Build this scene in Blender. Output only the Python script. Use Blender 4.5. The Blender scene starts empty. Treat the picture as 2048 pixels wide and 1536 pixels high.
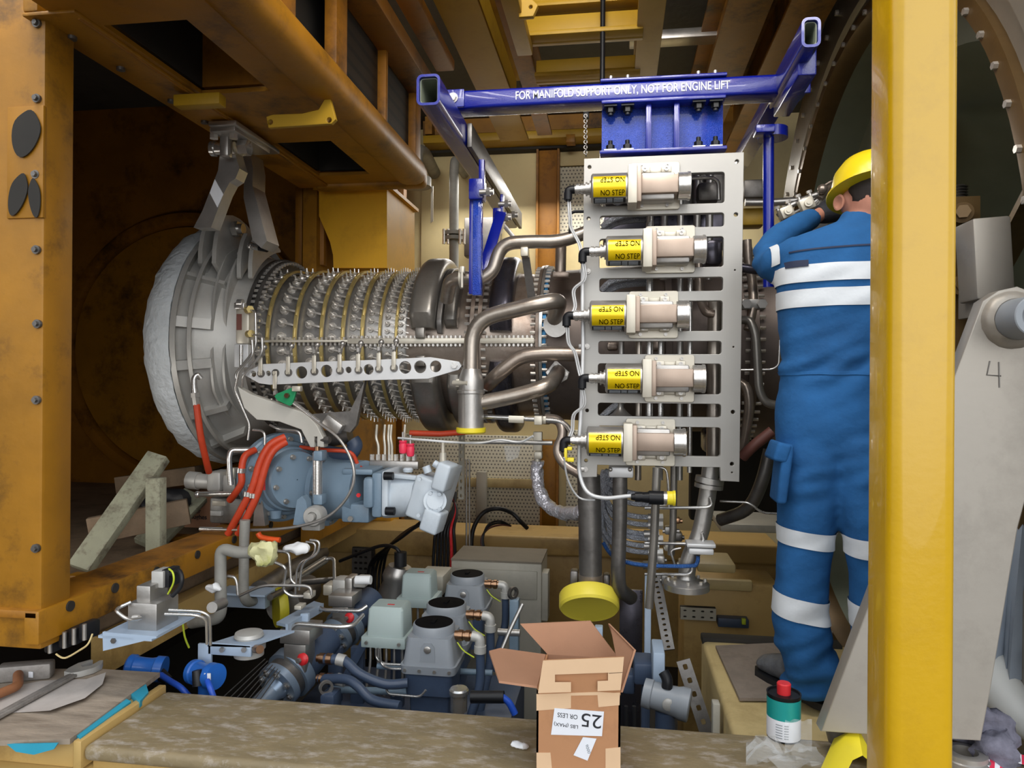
import bpy, bmesh, math, random
from mathutils import Vector, Matrix, Euler
random.seed(7)
C = bpy.context.scene.collection
SC = bpy.context.scene
# ---------------------------------------------------------------- camera, sky, sun, added fill lights, exposure
F = 1440.0
CZ = 1.9
YAW, PITCH, ROLL = math.radians(8.3), math.radians(0.0), math.radians(0.4)
cam_d = bpy.data.cameras.new('camera'); cam = bpy.data.objects.new('camera', cam_d); C.objects.link(cam)
cam_d.sensor_width = 36.0; cam_d.lens = 36.0*F/2048; cam_d.clip_start = 0.05
CM = Matrix.Rotation(YAW, 4, 'Z') @ Matrix.Rotation(math.pi/2+PITCH, 4, 'X') @ Matrix.Rotation(ROLL, 4, 'Z')
CM.translation = Vector((0, 0, CZ))
cam.matrix_world = CM
SC.camera = cam
CR = CM.to_3x3()
w = bpy.data.worlds.new('sky'); SC.world = w; w.use_nodes = True
nt = w.node_tree; nt.nodes.clear()
wo = nt.nodes.new('ShaderNodeOutputWorld'); bg = nt.nodes.new('ShaderNodeBackground')
tc = nt.nodes.new('ShaderNodeTexCoord'); sx = nt.nodes.new('ShaderNodeSeparateXYZ')
rp = nt.nodes.new('ShaderNodeValToRGB'); mr = nt.nodes.new('ShaderNodeMapRange')
mr.inputs[1].default_value = -1; mr.inputs[2].default_value = 1
nt.links.new(tc.outputs['Generated'], sx.inputs[0]); nt.links.new(sx.outputs[2], mr.inputs[0])
nt.links.new(mr.outputs[0], rp.inputs[0]); nt.links.new(rp.outputs[0], bg.inputs[0]); nt.links.new(bg.outputs[0], wo.inputs[0])
e = rp.color_ramp.elements
e[0].position = 0.0; e[0].color = (.10, .095, .085, 1)
e[1].position = 1.0; e[1].color = (.72, .86, 1.0, 1)
for p, c in ((.44, (.16, .15, .14)), (.5, (.75, .78, .80)), (.62, (1.0, 1.0, 1.0))):
    k = e.new(p); k.color = (*c, 1)
bg.inputs[1].default_value = 1.2
sun_d = bpy.data.lights.new('daylight', 'SUN'); sun_d.energy = 0.9; sun_d.angle = math.radians(50)
sun = bpy.data.objects.new('daylight', sun_d); C.objects.link(sun)
sun.rotation_euler = Vector((-.30, .92, -.24)).to_track_quat('-Z', 'Y').to_euler()
for nm, loc, aim, pw, sz in (('enclosure_fill', (-.6, 1.75, 4.0), (-.5, 5.2, 1.8), 150, (3.2, 1.0)), ('rear_fill', (-.3, 5.7, 3.5), (-.3, 5.35, .8), 28, (2.4, .25)), ('plenum_fill', (-2.6, 2.1, 1.5), (-3.3, 5.4, 1.6), 4, (.5, .5)),):  # invented fill lights without fixtures, added to brighten the interior
    ld = bpy.data.lights.new(nm, 'AREA'); ld.shape = 'RECTANGLE'; ld.size, ld.size_y = sz; ld.energy = pw; ld.color = (1, .96, .9)
    lo = bpy.data.objects.new(nm, ld); C.objects.link(lo); lo.location = loc; lo.rotation_euler = (Vector(aim)-Vector(loc)).to_track_quat('-Z', 'Y').to_euler()
SC.view_settings.view_transform = 'Standard'; SC.view_settings.look = 'None'
SC.view_settings.exposure = 0.25; SC.view_settings.gamma = 1.0; SC.view_settings.use_curve_mapping = False
# ---------------------------------------------------------------- pixel -> place
def ray(px, py):
    return CR @ Vector(((px-1024)/F, -(py-768)/F, -1.0))
def P(px, py, Y):
    d = ray(px, py); return Vector((0, 0, CZ)) + d*(Y/d.y)
def PZ(px, py, z):
    d = ray(px, py); return Vector((0, 0, CZ)) + d*((z-CZ)/d.z)
def PX(px, py, x):
    d = ray(px, py); return Vector((0, 0, CZ)) + d*(x/d.x)
def vd(p):
    return (CR.inverted() @ (p-Vector((0, 0, CZ)))).z*-1
def mpp(p):            # metres per photo pixel at a point
    return vd(p)/F
# ---------------------------------------------------------------- materials
def hx(h):
    h = h.lstrip('#'); v = [int(h[i:i+2], 16)/255 for i in (0, 2, 4)]
    return tuple(c/12.92 if c <= .04045 else ((c+.055)/1.055)**2.4 for c in v)
def mat(name, col, rough=.5, metal=0.0, var=.12, scale=6.0, bump=0.0, bscale=40.0, dirt=None, damt=.5, dscale=3.0, stretch=None, rvar=.1, coat=0.0, spec=.5):
    m = bpy.data.materials.new(name); m.use_nodes = True
    t = m.node_tree; b = t.nodes['Principled BSDF']
    co = t.nodes.new('ShaderNodeTexCoord'); src = co.outputs['Object']
    if stretch:
        mp = t.nodes.new('ShaderNodeMapping'); mp.inputs['Scale'].default_value = stretch
        t.links.new(src, mp.inputs[0]); src = mp.outputs[0]
    n = t.nodes.new('ShaderNodeTexNoise'); n.inputs['Scale'].default_value = scale; n.inputs['Detail'].default_value = 6; n.inputs['Roughness'].default_value = .62
    t.links.new(src, n.inputs['Vector'])
    r = t.nodes.new('ShaderNodeValToRGB'); c = hx(col)
    r.color_ramp.elements[0].position = .3; r.color_ramp.elements[1].position = .7
    r.color_ramp.elements[0].color = (*[max(0, x*(1-var)) for x in c], 1); r.color_ramp.elements[1].color = (*[min(1, x*(1+var)) for x in c], 1)
    t.links.new(n.outputs['Fac'], r.inputs[0]); out = r.outputs[0]
    if dirt:
        n2 = t.nodes.new('ShaderNodeTexNoise'); n2.inputs['Scale'].default_value = dscale; n2.inputs['Detail'].default_value = 9; n2.inputs['Roughness'].default_value = .72
        t.links.new(src, n2.inputs['Vector'])
        r2 = t.nodes.new('ShaderNodeValToRGB'); r2.color_ramp.elements[0].position = .5; r2.color_ramp.elements[1].position = .68
        r2.color_ramp.elements[0].color = (0, 0, 0, 1); r2.color_ramp.elements[1].color = (damt, damt, damt, 1)
        t.links.new(n2.outputs['Fac'], r2.inputs[0])
        mx = t.nodes.new('ShaderNodeMix'); mx.data_type = 'RGBA'
        t.links.new(r2.outputs[0], mx.inputs[0]); t.links.new(out, mx.inputs[6]); mx.inputs[7].default_value = (*hx(dirt), 1)
        out = mx.outputs[2]
    t.links.new(out, b.inputs['Base Color'])
    rm = t.nodes.new('ShaderNodeMapRange'); rm.inputs[3].default_value = max(.02, rough-rvar); rm.inputs[4].default_value = min(1, rough+rvar)
    t.links.new(n.outputs['Fac'], rm.inputs[0]); t.links.new(rm.outputs[0], b.inputs['Roughness'])
    b.inputs['Metallic'].default_value = metal; b.inputs['Coat Weight'].default_value = coat
    b.inputs['Specular IOR Level'].default_value = spec
    if bump:
        n3 = t.nodes.new('ShaderNodeTexNoise'); n3.inputs['Scale'].default_value = bscale; n3.inputs['Detail'].default_value = 4
        t.links.new(src, n3.inputs['Vector'])
        bp = t.nodes.new('ShaderNodeBump'); bp.inputs['Strength'].default_value = bump; bp.inputs['Distance'].default_value = .01
        t.links.new(n3.outputs['Fac'], bp.inputs['Height']); t.links.new(bp.outputs[0], b.inputs['Normal'])
    m.diffuse_color = (*c, 1)
    return m
def holes_mat(name, col, hole, pitch=.012, frac=.3):
    """perforated sheet: round holes on a fine grid, wall plane XZ"""
    m = mat(name, col, .6, 0, .06, 2)
    t = m.node_tree; b = t.nodes['Principled BSDF']
    lk = b.inputs['Base Color'].links[0].from_socket
    co = t.nodes.new('ShaderNodeTexCoord'); sp = t.nodes.new('ShaderNodeSeparateXYZ'); t.links.new(co.outputs['Object'], sp.inputs[0])
    def mth(op, a, bb=None):
        k = t.nodes.new('ShaderNodeMath'); k.operation = op
        for i, q in enumerate((a, bb)):
            if q is None: continue
            if isinstance(q, (int, float)): k.inputs[i].default_value = q
            else: t.links.new(q, k.inputs[i])
        return k.outputs[0]
    row = mth('FLOOR', mth('DIVIDE', sp.outputs[2], pitch))
    xo = mth('ADD', mth('DIVIDE', sp.outputs[0], pitch), mth('MULTIPLY', row, .5))
    fx = mth('SUBTRACT', mth('FRACT', xo), .5); fz = mth('SUBTRACT', mth('FRACT', mth('DIVIDE', sp.outputs[2], pitch)), .5)
    d = mth('SQRT', mth('ADD', mth('MULTIPLY', fx, fx), mth('MULTIPLY', fz, fz)))
    fac = mth('LESS_THAN', d, frac)
    mx = t.nodes.new('ShaderNodeMix'); mx.data_type = 'RGBA'; t.links.new(fac, mx.inputs[0]); t.links.new(lk, mx.inputs[6]); mx.inputs[7].default_value = (*hx(hole), 1)
    t.links.new(mx.outputs[2], b.inputs['Base Color'])
    return m
def rings_mat(name, col, rough, metal, axis_scale=400, bump=.6):
    """ribbed / braided hose look"""
    m = mat(name, col, rough, metal, .15, 30)
    t = m.node_tree; b = t.nodes['Principled BSDF']
    co = t.nodes.new('ShaderNodeTexCoord'); v = t.nodes.new('ShaderNodeTexVoronoi'); v.inputs['Scale'].default_value = axis_scale
    t.links.new(co.outputs['Object'], v.inputs['Vector'])
    bp = t.nodes.new('ShaderNodeBump'); bp.inputs['Strength'].default_value = bump; bp.inputs['Distance'].default_value = .004
    t.links.new(v.outputs['Distance'], bp.inputs['Height']); t.links.new(bp.outputs[0], b.inputs['Normal'])
    return m
M = {}
M['post'] = mat('post_yellow_paint', '#CFA20A', .3, 0, .04, 3, .05, 60, '#B0871A', .3, 7, coat=.3)
M['yel'] = mat('worn_yellow_paint', '#9E6C12', .48, 0, .18, 4, .1, 30, '#33220F', .9, 2.8)
M['yeld'] = mat('grimy_yellow_paint', '#9A6514', .55, 0, .2, 3, .1, 30, '#2A1A0C', .92, 2.2)
M['yelb'] = mat('box_yellow_paint', '#DDA51B', .5, 0, .05, 3, 0, 30, '#A87B1A', .4, 4)
M['yelc'] = mat('crane_yellow_paint', '#B58F1C', .5, 0, .10, 4, 0, 30, '#8A6A1A', .5, 4)
M['tan'] = mat('sand_paint', '#BD9D60', .5, 0, .08, 3, .05, 40, '#7A5C2C', .6, 3)
M['tanl'] = mat('pale_sand_paint', '#C6B17E', .5, 0, .06, 3, .05, 40, '#8C7448', .5, 4)
M['sill'] = mat('scuffed_sand_paint', '#86775A', .5, 0, .16, 9, .15, 60, '#B3A99E', .9, 15, (1, 2.2, 1))
M['cream'] = mat('cream_panel', '#DDCB98', .55, 0, .05, 2, 0, 30, '#A89878', .3, 2)
M['perf'] = holes_mat('perforated_cream_sheet', '#EAE6D2', '#8E8C80', .030, .25)
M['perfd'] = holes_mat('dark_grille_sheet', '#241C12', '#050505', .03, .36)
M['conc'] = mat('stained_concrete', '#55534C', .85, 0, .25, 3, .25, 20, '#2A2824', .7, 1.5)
M['dark'] = mat('dark_grime_and_shade', '#2A2723', .8, 0, .3, 4)  # also colours surfaces that stand for deep shade
M['black'] = mat('black_rubber', '#15161A', .5, 0, .2, 20)
M['blackp'] = mat('black_plastic', '#15161A', .42, 0, .15, 20, spec=.3)
M['steel'] = mat('bright_steel', '#CFCDCA', .26, .85, .10, 12, .05, 90)
M['steel2'] = mat('satin_steel', '#B2AFAB', .36, .8, .14, 8, .06, 60)
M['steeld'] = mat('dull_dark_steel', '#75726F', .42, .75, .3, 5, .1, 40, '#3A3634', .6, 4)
M['heat'] = mat('heat_tinted_steel', '#A3968B', .32, .75, .22, 5, .05, 60, '#6E5444', .7, 2.6)
M['pipe'] = mat('brushed_pipe_steel', '#ADA49A', .3, .82, .12, 6, .03, 90, '#7D6A58', .6, 4)
M['comb'] = mat('browned_casing', '#80746D', .5, .75, .15, 5, .06, 40, '#4A4442', .5, 3)
M['case'] = mat('compressor_casing', '#989693', .36, .72, .2, 6, .06, 50, '#5A5654', .5, 5)
M['alu'] = mat('cast_aluminium', '#B9B8B4', .48, .35, .07, 5, .04, 50, '#8E8C88', .4, 4)
M['plate'] = mat('matt_aluminium_plate', '#A9A7A3', .45, .35, .05, 4, 0, 50, '#A9A7A3', .35, 6)
M['bar'] = mat('pale_bracket_metal', '#D4D5D6', .42, .3, .05, 5)
M['cpl'] = mat('creamy_machined_metal', '#C8C2B4', .38, .4, .04, 8)
M['pink'] = mat('warm_machined_metal', '#A89688', .36, .5, .08, 8)
M['brass'] = mat('brass_ring', '#C2AE72', .4, .7, .15, 9)
M['stud'] = mat('stud_steel', '#D8D4CE', .3, .65, .12, 40)
M['boss'] = mat('boss_steel', '#B4B0AA', .34, 1, .15, 30)
M['blue'] = mat('blue_gloss_paint', '#081A86', .22, 0, .06, 8, .12, 260, coat=.5)
M['blueb'] = mat('blue_hammered_paint', '#1C43B4', .26, 0, .12, 30, .9, 220, coat=.6)
M['bgrey'] = mat('blue_grey_enamel', '#74899B', .38, 0, .07, 4, .03, 40, '#4F6070', .3, 5)
M['bgreyd'] = mat('dark_blue_grey_enamel', '#3E4C63', .42, 0, .1, 4, .03, 40, '#2A3342', .4, 5)
M['lgrey'] = mat('pale_grey_enamel', '#C3CDD6', .38, 0, .04, 4, .03, 60, '#9FA9B4', .35, 6)
M['bracket'] = mat('pale_blue_grey_bracket', '#9FB0C4', .45, 0, .06, 4)
M['jbox'] = mat('pale_green_grey_box', '#A3B2B0', .5, 0, .05, 4)
M['act'] = mat('actuator_grey', '#8B9198', .42, 0, .07, 5)
M['cab'] = mat('pale_steel_cabinet', '#B7B3A6', .5, .1, .05, 3, 0, 30, '#8D897E', .4, 4)
M['cabt'] = mat('dusty_cabinet_top', '#7F7769', .7, 0, .15, 5)
M['gpipe'] = mat('grey_lagged_pipe', '#96958F', .6, .1, .12, 6, .08, 30, '#6B6A66', .5, 5)
M['orange'] = mat('orange_hose_sleeve', '#BF4020', .5, 0, .1, 20, .1, 80)
M['orangel'] = mat('orange_short_hose', '#EE5A1E', .5, 0, .1, 20)
M['red'] = mat('red_plastic', '#D32D33', .4, 0, .08, 20)
M['redv'] = mat('signal_red_tag', '#E83A58', .45, 0, .08, 20)
M['green'] = mat('green_painted_plate', '#1E8C5A', .4, 0, .06, 10)
M['yelp'] = mat('yellow_plastic_cap', '#E6D22E', .42, 0, .05, 8)
M['yelcap'] = mat('soft_yellow_cap', '#E8D64A', .45, 0, .04, 6)
M['yelfoil'] = mat('glossy_yellow_label', '#E3C314', .22, .35, .06, 4)
M['ltxt'] = mat('label_print', '#171203', .9, 0, 0, 4, spec=.0)
M['white'] = mat('white_paint', '#E8EAEC', .5, 0, .03, 8)
M['cover'] = mat('white_crinkled_cover', '#CED5DA', .5, 0, .06, 12, 1.0, 34)
M['foil'] = rings_mat('silver_foil_wrap', '#DAD8E0', .3, .5, 90, 1.0)
M['braid'] = rings_mat('braided_hose', '#B4B8C2', .35, .6, 260, .9)
M['bluebraid'] = rings_mat('blue_braided_hose', '#3F6FB8', .4, .4, 300, .7)
M['overall'] = mat('blue_work_cloth', '#285A8E', .85, 0, .14, 7, .25, 45, '#264A74', .5, 3, spec=.15)
M['reflect'] = mat('grey_reflective_tape', '#D3D8DD', .45, 0, .05, 9, .08, 60)
M['navy'] = mat('navy_badge', '#1A2440', .7, 0, .05, 9)
M['helmet'] = mat('yellow_helmet_shell', '#E2C81E', .3, 0, .04, 6)
M['skin'] = mat('skin', '#B9806A', .55, 0, .08, 30, .05, 200)
M['hair'] = mat('dark_hair', '#2A221E', .7, 0, .3, 60)
M['glove'] = mat('black_work_glove', '#23242A', .75, 0, .2, 30, .2, 90)
M['boot'] = mat('grey_black_boot_leather', '#5C5E62', .55, 0, .35, 20, .4, 60)
M['card'] = mat('cardboard', '#B5835C', .8, 0, .06, 5, .05, 40, '#8A5F42', .4, 6)
M['cardi'] = mat('cardboard_inner', '#A87C60', .85, 0, .07, 5, .05, 40)
M['tape'] = mat('beige_packing_tape', '#DCB994', .55, 0, .04, 8)
M['paper'] = mat('white_paper', '#E4E6EC', .7, 0, .03, 8)
M['print'] = mat('black_print', '#26262C', .6, 0, 0, 8)
M['ply'] = mat('weathered_plywood', '#9A8C7C', .8, 0, .22, 7, .2, 50, '#6B5D4F', .6, 5, (1, 5, 1))
M['plyd'] = mat('dark_dusty_board', '#85796E', .8, 0, .2, 7, .2, 50, '#5B5148', .6, 4)
M['teal'] = mat('teal_paint_chip', '#2F9CB8', .5, 0, .08, 8)
M['wood'] = mat('worn_pale_painted_timber', '#A3A48E', .75, 0, .14, 6, .15, 40, '#54463A', .95, 9)
M['woodb'] = mat('brown_timber', '#8A7660', .8, 0, .2, 8, .2, 50, '#54483C', .6, 5)
M['handle'] = mat('brown_wooden_handle', '#8A5A3A', .6, 0, .15, 12)
M['exh'] = mat('grey_exhaust_casing', '#8C877E', .45, .25, .12, 3, .03, 40, '#5C564E', .5, 2)
M['exhd'] = mat('bronze_exhaust_liner', '#6A5434', .4, .4, .2, 3, .03, 40, '#2A2218', .6, 2)
M['exhin'] = mat('dim_green_grey_duct', '#7E8676', .6, .0, .15, 2)
M['armp'] = mat('grey_steel_arm', '#A39D94', .48, .45, .06, 4, .03, 50, '#7C766E', .35, 5)
M['tealcan'] = mat('teal_tin', '#1D9C98', .35, .2, .04, 8)
M['rag'] = mat('grey_rag_cloth', '#6C6B78', .95, 0, .25, 30, .4, 70, spec=.1)
M['bluedev'] = mat('blue_instrument_enamel', '#2767C0', .35, 0, .06, 8, coat=.3)
M['bluecab'] = mat('blue_cable', '#2858C8', .4, 0, .06, 8)
M['ygreen'] = mat('green_yellow_earth_wire', '#B8C832', .5, 0, .1, 8)
M['copper'] = mat('copper_brass_gland', '#A88468', .3, 1, .1, 20)
M['ducts'] = mat('satin_dark_duct', '#8A8680', .35, .68, .2, 4, .04, 40, '#5C5854', .5, 3)
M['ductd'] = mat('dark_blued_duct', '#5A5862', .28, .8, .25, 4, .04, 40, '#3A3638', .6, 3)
M['bluemark'] = mat('blue_marking_band', '#3E86B8', .5, .3, .1, 8)
M['rust'] = mat('brown_hose', '#6A4038', .55, 0, .1, 10)
M['red2'] = mat('red_tape', '#D8304E', .45, 0, .04, 8)
pl = bpy.data.materials.new('clear_plastic_film'); pl.use_nodes = True
b_ = pl.node_tree.nodes['Principled BSDF']; b_.inputs['Base Color'].default_value = (.85, .88, .9, 1); b_.inputs['Roughness'].default_value = .18; b_.inputs['Alpha'].default_value = .2
M['film'] = pl
M['win'] = mat('sight_window', '#0A0A0C', .8, 0, .1, 20, spec=.1)
M['bsteel'] = mat('blue_grey_metal', '#93A6BC', .35, .5, .1, 6)
M['offw'] = mat('warm_pale_bracket', '#C6C4BC', .45, .15, .05, 4)
M['gritty'] = mat('dusty_tool_steel', '#8A8580', .5, .2, .25, 12, .2, 60, '#5A5450', .7, 10)
# ---------------------------------------------------------------- mesh building
class MB:
    def __init__(s): s.b = bmesh.new()
    def _x(s, vs, mtx):
        if mtx is not None: bmesh.ops.transform(s.b, matrix=mtx, verts=vs)
    def box(s, c, size, rot=None, bev=0.0, seg=2):
        g = bmesh.ops.create_cube(s.b, size=1.0); vs = g['verts']
        for v in vs: v.co = Vector((v.co.x*size[0], v.co.y*size[1], v.co.z*size[2]))
        m = Matrix.Translation(Vector(c)) @ (rot.to_4x4() if rot is not None else Matrix.Identity(4))
        if bev > 0:
            es = list({e for v in vs for e in v.link_edges})
            r = bmesh.ops.bevel(s.b, geom=es, offset=min(bev, min(size)*.45), segments=seg, affect='EDGES', profile=.5)
            vs = list({v for f in r['faces'] for v in f.verts} | {v for v in vs if v.is_valid})
        s._x(vs, m); return s
    def bar(s, p0, p1, wd, th, up=(0, 0, 1), bev=0.0):
        p0, p1 = Vector(p0), Vector(p1); d = p1-p0; x = d.normalized(); y = Vector(up).cross(x)
        if y.length < 1e-4: y = Vector((1, 0, 0)).cross(x)
        y.normalize(); z = x.cross(y)
        return s.box((p0+p1)/2, (d.length, wd, th), Matrix((x, y, z)).transposed(), bev)
    def ring_loft(s, rings, cap=True, closed=True):
        R = [[s.b.verts.new(p) for p in r] for r in rings]; n = len(R[0])
        for a, b in zip(R, R[1:]):
            for i in range(n if closed else n-1):
                j = (i+1) % n
                s.b.faces.new((a[i], a[j], b[j], b[i]))
        if cap:
            try: s.b.faces.new(R[0][::-1]); s.b.faces.new(R[-1])
            except ValueError: pass
        return s
    def frame(s, d):
        d = d.normalized(); a = Vector((0, 0, 1)) if abs(d.z) < .95 else Vector((0, 1, 0))
        u = d.cross(a).normalized(); return u, d.cross(u).normalized()
    def cyl(s, p0, p1, r0, r1=None, n=20, cap=True):
        p0, p1 = Vector(p0), Vector(p1); r1 = r0 if r1 is None else r1; u, v = s.frame(p1-p0)
        def rg(p, r): return [p+(u*math.cos(t)+v*math.sin(t))*r for t in [2*math.pi*i/n for i in range(n)]]
        return s.ring_loft([rg(p0, r0), rg(p1, r1)], cap)
    def lathe(s, o, ax, prof, n=32, cap=True, a0=0, a1=None):
        """prof: (distance along axis, radius)"""
        o, ax = Vector(o), Vector(ax).normalized(); u, v = s.frame(ax)
        if a1 is None: an = [2*math.pi*i/n for i in range(n)]
        else: an = [a0+(a1-a0)*i/n for i in range(n+1)]
        rings = [[o+ax*t+(u*math.cos(q)+v*math.sin(q))*max(r, 1e-4) for q in an] for t, r in prof]
        return s.ring_loft(rings, cap, a1 is None)
    def tube(s, pts, r, n=10, fil=.03, cap=True, rs=None, steps=6):
        pts = [Vector(p) for p in pts]; path = [pts[0]]; rad = [rs[0] if rs else r]
        for i in range(1, len(pts)-1):
            a, b, c = pts[i-1], pts[i], pts[i+1]; l0, l1 = (a-b).length, (c-b).length
            f = min(fil, l0*.48, l1*.48)
            if f < 1e-4: path.append(b); rad.append(rs[i] if rs else r); continue
            q0, q1 = b+(a-b).normalized()*f, b+(c-b).normalized()*f
            for k in range(steps+1):
                t = k/steps; path.append(q0*(1-t)**2+b*2*t*(1-t)+q1*t*t); rad.append(rs[i] if rs else r)
        path.append(pts[-1]); rad.append(rs[-1] if rs else r)
        ds = [(path[min(i+1, len(path)-1)]-path[max(i-1, 0)]).normalized() for i in range(len(path))]
        u, v = s.frame(ds[0]); rings = []
        for p, d, rr in zip(path, ds, rad):
            u = (u-d*u.dot(d))
            if u.length < 1e-5: u = s.frame(d)[0]
            u.normalize(); v = d.cross(u)
            rings.append([p+(u*math.cos(2*math.pi*k/n)+v*math.sin(2*math.pi*k/n))*rr for k in range(n)])
        return s.ring_loft(rings, cap)
    def prism(s, poly, ext):
        ext = Vector(ext); A = [s.b.verts.new(Vector(p)) for p in poly]; B = [s.b.verts.new(Vector(p)+ext) for p in poly]; n = len(A)
        s.b.faces.new(A[::-1]); s.b.faces.new(B)
        for i in range(n): s.b.faces.new((A[i], A[(i+1) % n], B[(i+1) % n], B[i]))
        return s
    def ball(s, c, r, seg=16, sc=(1, 1, 1), rot=None):
        g = bmesh.ops.create_uvsphere(s.b, u_segments=seg, v_segments=max(6, seg*2//3), radius=r)
        m = Matrix.Translation(Vector(c)) @ (rot.to_4x4() if rot is not None else Matrix.Identity(4)) @ Matrix.Diagonal((*sc, 1))
        s._x(g['verts'], m); return s
    def hexa(s, p, d, r, h):
        p, d = Vector(p), Vector(d).normalized(); return s.cyl(p, p+d*h, r, r, 6)
    def mesh(s, me, mtx=None):
        b2 = bmesh.new(); b2.from_mesh(me)
        if mtx is not None: bmesh.ops.transform(b2, matrix=mtx, verts=b2.verts)
        tmp = bpy.data.meshes.new('tmp'); b2.to_mesh(tmp); b2.free(); s.b.from_mesh(tmp); bpy.data.meshes.remove(tmp); return s
    def noise(s, amp, sc, seed=0):
        from mathutils import noise as N
        s.b.normal_update()
        for v in s.b.verts: v.co += v.normal*(N.noise(v.co*sc+Vector((seed, 0, 0)))*amp)
        return s
    def done(s, name, m, o=Vector((0, 0, 0)), smooth=True, ang=38):
        bmesh.ops.recalc_face_normals(s.b, faces=s.b.faces)
        for v in s.b.verts: v.co -= o
        me = bpy.data.meshes.new(name); s.b.to_mesh(me); s.b.free()
        if m: me.materials.append(M[m] if isinstance(m, str) else m)
        if smooth and len(me.polygons):
            me.polygons.foreach_set('use_smooth', [True]*len(me.polygons)); me.set_sharp_from_angle(angle=math.radians(ang))
        return me
ORG = {}
def tag(o, label=None, cat=None, group=None, kind=None):
    if label: o['label'] = label
    if cat: o['category'] = cat
    if group: o['group'] = group
    if kind: o['kind'] = kind
    return o
def thing(name, label, cat, loc, group=None):
    o = bpy.data.objects.new(name, None); C.objects.link(o); o.location = loc; o.empty_display_size = .05
    ORG[o.name] = Vector(loc); return tag(o, label, cat, group)
def part(name, mb, m, par, label=None, kind=None, ang=38):
    o = bpy.data.objects.new(name, None if mb is None else mb.done(name, m, ORG[par.name], True, ang)); C.objects.link(o); o.parent = par
    ORG[o.name] = ORG[par.name]
    return tag(o, label, None, None, kind)
def solo(name, label, cat, mb, m, group=None, kind=None, ang=38):
    bb = [v.co for v in mb.b.verts]; lo = [min(v[i] for v in bb) for i in range(3)]; hi = [max(v[i] for v in bb) for i in range(3)]
    o0 = Vector(((lo[0]+hi[0])/2, (lo[1]+hi[1])/2, lo[2]))
    o = bpy.data.objects.new(name, mb.done(name, m, o0, True, ang)); C.objects.link(o); o.location = o0; ORG[o.name] = o0
    return tag(o, label, cat, group, kind)
def struct(name, mb, m, label=None):
    o = bpy.data.objects.new(name, mb.done(name, m)); C.objects.link(o); ORG[o.name] = Vector((0, 0, 0)); o['kind'] = 'structure'
    if label: o['label'] = label
    return o
def copy_tree(o, par=None):
    c = o.copy(); C.objects.link(c); c.parent = par
    for ch in list(o.children): copy_tree(ch, c)
    return c
def flat(outline, holes, th, bev=0.0):
    """flat plate with holes, in XY, thickness along Z"""
    cu = bpy.data.curves.new('flat', 'CURVE'); cu.dimensions = '2D'; cu.fill_mode = 'BOTH'; cu.extrude = max(th/2-bev, 1e-4); cu.bevel_depth = bev; cu.bevel_resolution = 1
    for poly in [outline]+list(holes):
        sp = cu.splines.new('POLY'); sp.points.add(len(poly)-1); sp.use_cyclic_u = True
        for q, pt in zip(sp.points, poly): q.co = (pt[0], pt[1], 0, 1)
    return conv(cu)
def conv(cu):
    ob = bpy.data.objects.new('tmp', cu); C.objects.link(ob)
    dg = bpy.context.evaluated_depsgraph_get(); dg.update()
    me = bpy.data.meshes.new_from_object(ob.evaluated_get(dg)); bpy.data.objects.remove(ob); bpy.data.curves.remove(cu); return me
def text(s, size, th=.0006, sx=1.0, off=0.0, align='CENTER'):
    cu = bpy.data.curves.new('txt', 'FONT'); cu.body = s; cu.size = size; cu.extrude = th; cu.offset = off
    cu.align_x = align; cu.align_y = 'CENTER'; me = conv(cu)
    me.transform(Matrix.Diagonal((sx, 1, 1, 1))); return me
def rrect(x0, y0, x1, y1, r, n=4):
    o = []
    for cx, cy, a in ((x1-r, y1-r, 0), (x0+r, y1-r, 90), (x0+r, y0+r, 180), (x1-r, y0+r, 270)):
        for k in range(n+1):
            t = math.radians(a+90*k/n); o.append((cx+r*math.cos(t), cy+r*math.sin(t)))
    return o
def circ(cx, cy, r, n=20): return [(cx+r*math.cos(2*math.pi*k/n), cy+r*math.sin(2*math.pi*k/n)) for k in range(n)]
def XZ(Y):             # plate drawn in (x, z) standing in the plane y = Y, its +Z side towards the camera
    return Matrix(((1, 0, 0, 0), (0, 0, -1, Y), (0, 1, 0, 0), (0, 0, 0, 1)))
def pp(pts, Y): return [(q.x, q.z) for q in [P(x, y, Y) for x, y in pts]]
def rect(x0, y0, x1, y1, Y):   # photo rectangle -> (x, z) bounds in plane Y
    a, b = P(x0, (y0+y1)/2, Y), P(x1, (y0+y1)/2, Y); c, d = P((x0+x1)/2, y0, Y), P((x0+x1)/2, y1, Y)
    return a.x, b.x, c.z, d.z
def pbox(mb, x0, y0, x1, y1, Y, D, bev=0.0):
    X0, X1, Z0, Z1 = rect(x0, y0, x1, y1, Y)
    return mb.box(((X0+X1)/2, Y+D/2, (Z0+Z1)/2), (X1-X0, D, Z0-Z1), None, bev)
def path(pts): return [P(*p) for p in pts]
def ptube(mb, pts, wpx, n=10, fil=.04, rs=None):
    q = path(pts); r = wpx/2*mpp(q[len(q)//2])
    return mb.tube(q, r, n, fil, True, [k/2*mpp(q[0]) for k in rs] if rs else None)
def pipe(name, label, cat, pts, wpx, m, n=10, fil=.05, group=None):
    return solo(name, label, cat, ptube(MB(), pts, wpx, n, fil), m, group, ang=60)
def smooth_pts(pts, k=5):
    """Catmull-Rom through photo points"""
    o = []; L = len(pts)
    for i in range(L-1):
        p0, p1, p2, p3 = pts[max(i-1, 0)], pts[i], pts[i+1], pts[min(i+2, L-1)]
        for j in range(k):
            t = j/k
            o.append(tuple(.5*((2*p1[c])+(-p0[c]+p2[c])*t+(2*p0[c]-5*p1[c]+4*p2[c]-p3[c])*t*t+(-p0[c]+3*p1[c]-3*p2[c]+p3[c])*t**3) for c in range(3)))
    o.append(tuple(pts[-1])); return o
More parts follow.
